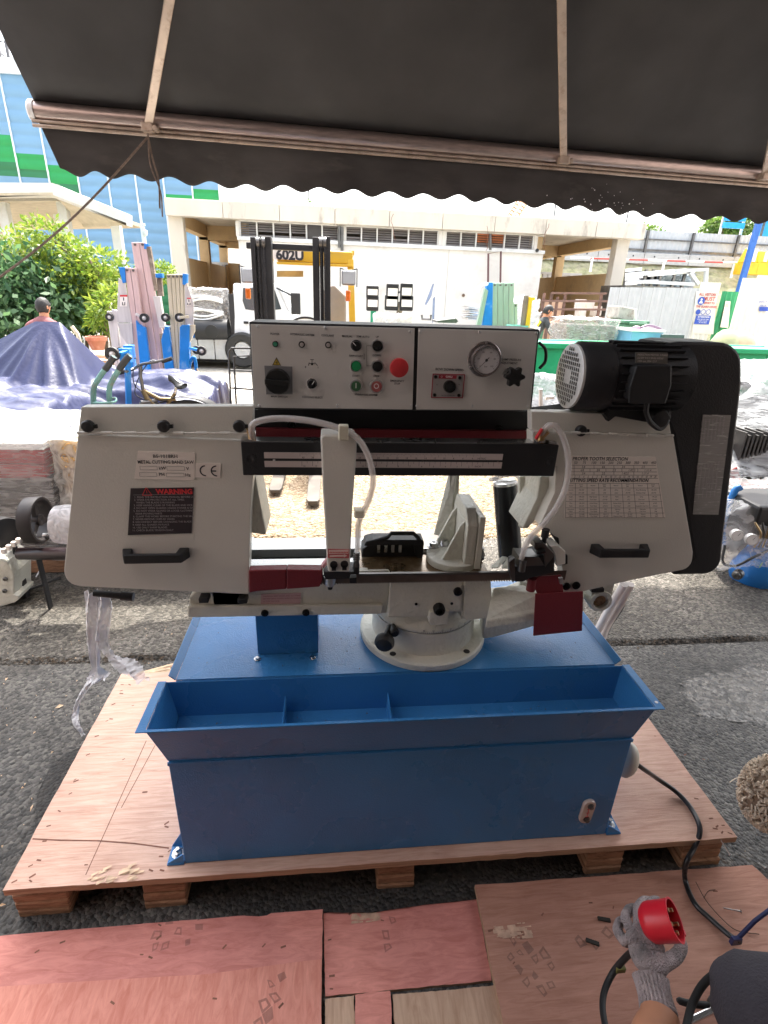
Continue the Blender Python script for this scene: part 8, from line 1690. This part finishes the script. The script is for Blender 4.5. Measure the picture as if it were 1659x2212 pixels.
MB().lathe((c.x,8.555,hz-.20), (0,.15,1), [(.110,-.05),(.092,.0),(.082,.05),(.076,.045),(.084,-.01)], 24).build('collar', pm('navy_collar', (.03,.035,.07), .8), wk, smooth=True)
head(c, (.35,.94,-.05), (0,0,1), hr, SKIN, HAIR, wk)
MB().box(c.x-.2, c.x+.2, 8.4, 8.75, 0, .5).build('stool', BLOCK, wk, bevel=.01) if False else None
o = MB().box(c.x-.22, c.x+.22, 8.35, 8.8, 0, .50).build('wooden_box', BLOCK, bevel=.01); tag(o, 'wooden box the man behind the tarp hump sits on', 'box')
settle(wk, (c.x,8.6,0))
# worker at right, bending over the film-wrapped crate
c = at(1184,672,y=12.5); wk = thing('person', 'worker in a black and yellow shirt bending beside the wrapped crates', 'person'); hz = c.z; X = c.x
J = [((X-.22,12.55,.78),(.14,.12)),((X-.20,12.53,1.0),(.14,.11)),((X-.13,12.50,hz-.34),(.16,.12)),((X-.08,12.50,hz-.2),(.11,.09)),((X-.03,12.50,hz-.1),.05),
     ((X-.02,12.36,hz-.27),.065),((X+.05,12.30,hz-.48),.05),((X+.22,12.30,hz-.52),.04),((X-.06,12.65,hz-.25),.065),((X+.10,12.70,hz-.32),.05),((X+.27,12.60,hz-.22),.038),
     ((X-.24,12.42,.7),.09),((X-.20,12.40,.42),.07),((X-.26,12.40,.06),.05),((X-.24,12.65,.7),.09),((X-.18,12.70,.42),.07),((X-.25,12.70,.06),.05)]
skin_mesh('body', J, E_, pm('black_shirt', (.035,.04,.04), .8, var=.2), wk)
for (a, b) in ((6,7),(9,10)): A, B = Vector(J[a][0]), Vector(J[b][0]); MB().tube([A.lerp(B,.25), B, B+(B-A).normalized()*.10], [.046,.04,.03], 12).build('forearm', SKIN, wk, smooth=True)
MB().tube([Vector(J[3][0])+Vector((-.09,-.06,-.02)), Vector(J[1][0])+Vector((-.10,-.05,0))], [.06,.075], 12).build('yellow_panel', pm('hi_vis_yellow', (.70,.60,.05), .7), wk, smooth=True); MB().tube([J[3][0], J[4][0]], .06, 12).build('neck', SKIN, wk, smooth=True)
head(c, (1,-.1,-.35), (.3,0,1), .112, SKIN, HAIR, wk, 3); settle(wk, (X-.2,12.50,0))
# ---- the man crouching at the lower right: dark trousers, gloved hand holding the plug
PC = at(1440,1985,z=.34)      # plug position
pr = thing('person', 'crouching person at bottom right in dark grey trousers, cotton glove on the outstretched hand', 'person')
GLV = pm('cotton_glove', (.44,.36,.35), .95, var=.16, vs=40, bump=.9, bs=260, dirt=(.10,.11,.11), dirt_amt=.55, ds=14)
TRS = pm('grey_trousers', (.045,.04,.048), .9, var=.2, vs=10, bump=.5, bs=200)
kn = at(1607,2095,z=.46); hip = Vector((1.22,.26,.36)); ank = Vector((kn.x+.03, kn.y-.17, .10))
J = [(hip,(.17,.15)),((hip+kn)/2+Vector((.02,0,.03)),.10),(kn+Vector((.0,.0,-.06)),.088),((kn+ank)/2+Vector((.05,0,0)),.065),(ank,.05),(ank+Vector((-.02,.17,-.055)),.035),
     (hip+Vector((-.02,-.03,.22)),(.16,.13)),(hip+Vector((-.05,.05,.42)),(.18,.12)),(hip+Vector((-.07,.08,.50)),.06),
     (hip+Vector((.16,.1,.02)),.11),(hip+Vector((.3,.38,.12)),.08),(hip+Vector((.32,.34,-.18)),.06),(hip+Vector((.30,.45,-.28)),.035),
     (hip+Vector((-.24,.04,.38)),.075),(hip+Vector((.16,.04,.38)),.075),(hip+Vector((.26,.25,.22)),.05),(hip+Vector((.1,.42,.2)),.04)]
sh = Vector(J[13][0]); elb = Vector((.84,.10,.42)); 
skin_mesh('body', J, [(0,1),(1,2),(2,3),(3,4),(4,5),(0,6),(6,7),(7,8),(0,9),(9,10),(10,11),(11,12),(7,13),(7,14),(14,15),(15,16)], TRS, pr, sub=3)
bd = pr.children[0]
for v_ in bd.data.vertices:
    q = v_.co; v_.co = q+v_.normal*(.007*abs(nz(q.x*9+q.z*14, q.y*7, q.z*6))+.004*nz(q.x*26, q.y*26, q.z*40))
head(hip+Vector((-.05,.20,.62)), (-.4,.75,-.5), (0,.3,1), .115, SKIN2, HAIR, pr, 5)
# forearm and glove, reaching forward and to the left over the plywood
wr_ = at(1418,2170,z=.28); cuff0 = at(1408,2150,z=.29); palm0 = at(1395,2085,z=.30); palm1 = at(1388,2010,z=.31)
MB().tube(spline([sh, elb, at(1455,2330,z=.30), at(1425,2195,z=.285)], 6), [.07-.0018*i for i in range(len(spline([sh,elb,elb,elb],6)))], 18).build('forearm', SKIN, pr, smooth=True)
U_ = (at(1393,2040,z=.3)-at(1415,2160,z=.29)).normalized(); R_v = Vector((U_.y,-U_.x,0)).normalized(); N_v = R_v.cross(U_).normalized()
# rib-knit cuff
def cuff(s, t):
    p = at(1423,2186,z=.284).lerp(at(1405,2112,z=.295), t); a = 2*PI*s; r = (.034-.003*math.sin(PI*t))+.0013*math.sin(a*26); return p+R_v*math.cos(a)*r*1.08+N_v*math.sin(a)*r*.85
MB().grid(cuff, 208, 10).build('glove_cuff', GLV, pr, smooth=True, fix=False)
def G_(u, v, z, r): return (at(u, v, z=z), r)
# one continuous glove: palm, four curled fingers with bent joints, thumb from the side
J = [G_(1406,2112,.290,(.032,.027)),G_(1402,2072,.303,(.044,.024)),G_(1393,2028,.313,(.046,.021)),
     G_(1350,2036,.305,.0135),G_(1333,2010,.292,.0125),G_(1338,1991,.264,.011),G_(1352,1986,.246,.010),
     G_(1360,2010,.315,.0140),G_(1350,1981,.305,.0128),G_(1360,1963,.276,.0115),G_(1377,1960,.256,.010),
     G_(1380,1997,.322,.0140),G_(1378,1963,.316,.0130),G_(1390,1946,.288,.0117),G_(1406,1945,.266,.010),
     G_(1401,1996,.322,.0138),G_(1402,1966,.312,.0125),G_(1409,1946,.288,.0114),G_(1424,1944,.268,.010),
     G_(1432,2082,.300,.018),G_(1460,2068,.302,.0160),G_(1474,2045,.306,.0142),G_(1471,2026,.300,.0122)]
skin_mesh('glove', J, [(0,1),(1,2),(2,3),(3,4),(4,5),(5,6),(2,7),(7,8),(8,9),(9,10),(2,11),(11,12),(12,13),(13,14),(2,15),(15,16),(16,17),(17,18),(1,19),(19,20),(20,21),(21,22)], GLV, pr, root=1)
settle(pr, (1.05,.2,0))
# red five-pin plug held in the glove, pins facing up and to the right
PLR = pm('plug_red', (.62,.015,.03), .38, var=.08, coat=.2); PLD = pm('plug_inner', (.12,.008,.015), .5)
pl = thing('industrial_plug', 'red five-pin industrial plug held in the cotton glove', 'plug')
axp = (ROT @ Vector((.76,-.46,-.46))).normalized(); f0 = at(1459,1987,z=.38); r_ = .041
MB().lathe(f0-axp*.075, axp, [(0,.004),(.028,.004),(r_*.86,.012),(r_*.95,.018),(r_*.97,.024),(r_,.072),(r_*1.04,.075),(r_*.93,.075),(r_*.92,.05)], 40).build('shell', PLR, pl, smooth=True)
MB().lathe(f0-axp*.075, axp, [(0,.048),(r_*.93,.048)], 30).build('socket_floor', PLD, pl)
e1_ = axp.cross(Vector((0,0,1))).normalized(); e2_ = axp.cross(e1_)
for k in range(5): a = 2*PI*k/5+.6; q = f0-axp*.027+(e1_*math.cos(a)+e2_*math.sin(a))*r_*.55; MB().tube([q, q+axp*.024], .0042, 12).build('pin', BRASS, pl, smooth=True)
q = f0-axp*.02-e2_*r_*1.02 if e2_.z > 0 else f0-axp*.02+e2_*r_*1.02; MB().bar(q-axp*.02, q+axp*.022, .012, .008).build('key_rib', PLR, pl, bevel=.002)
settle(pl, tuple(f0-axp*.1))
mb = MB(); P = spline([at(1372,2050,z=.25), at(1350,2070,z=.18), at(1325,2100,z=.12), at(1306,2140,z=.10), at(1302,2180,z=.10), at(1312,2240,z=.12)], 8); mb.tube(P, .0075, 10)
tag(mb.build('plug_lead', RUBBER, smooth=True), 'black lead hanging from the gloved hand towards the bottom edge', 'cable')
mb = MB(); c_ = P[14]; mb.box(c_.x-.004,c_.x+.020,c_.y-.010,c_.y+.004,c_.z-.004,c_.z+.012); tag(mb.build('wire_tag', pm('olive_tag', (.14,.13,.03), .5), bevel=.002), 'small olive green clip on the lead below the glove', 'clip')
mb = MB(); P2 = spline([at(1590,2105,z=.10), at(1555,2100,z=.14), at(1520,2125,z=.12), at(1495,2170,z=.09), at(1480,2230,z=.08)], 8); mb.tube(P2, .009, 10)
tag(mb.build('tool_lead', RUBBER, smooth=True), 'thick black lead curving out from under the grey trousers', 'cable')
pw_ = thing('pliers', 'steel pliers with black grips lying at the bottom edge beside the knee', 'pliers')
zz = .06
MB().tube(spline([at(1462,2160,z=zz), at(1490,2168,z=zz), at(1530,2172,z=zz)],5), [.004]+[.008]*10, 10).build('grip', BLACKP, pw_, smooth=True); 
q = at(1548,2172,z=zz); MB().lathe(q, (0,0,1), [(0,-.008),(.020,-.008),(.020,.006),(.012,.007),(.011,.010),(0,.010)], 22).build('pivot', DSTEEL, pw_, smooth=True)
MB().bar(at(1485,2208,z=zz), at(1540,2182,z=zz), .014, .010).build('jaw', STEEL, pw_, bevel=.003); MB().tube([q, at(1590,2150,z=zz+.03)], .010, 10).build('grip', BLACKP, pw_, smooth=True); settle(pw_, tuple(q))
# ------------------------------------------------------------------ tidy: things are found by category and label
bpy.context.view_layer.update()
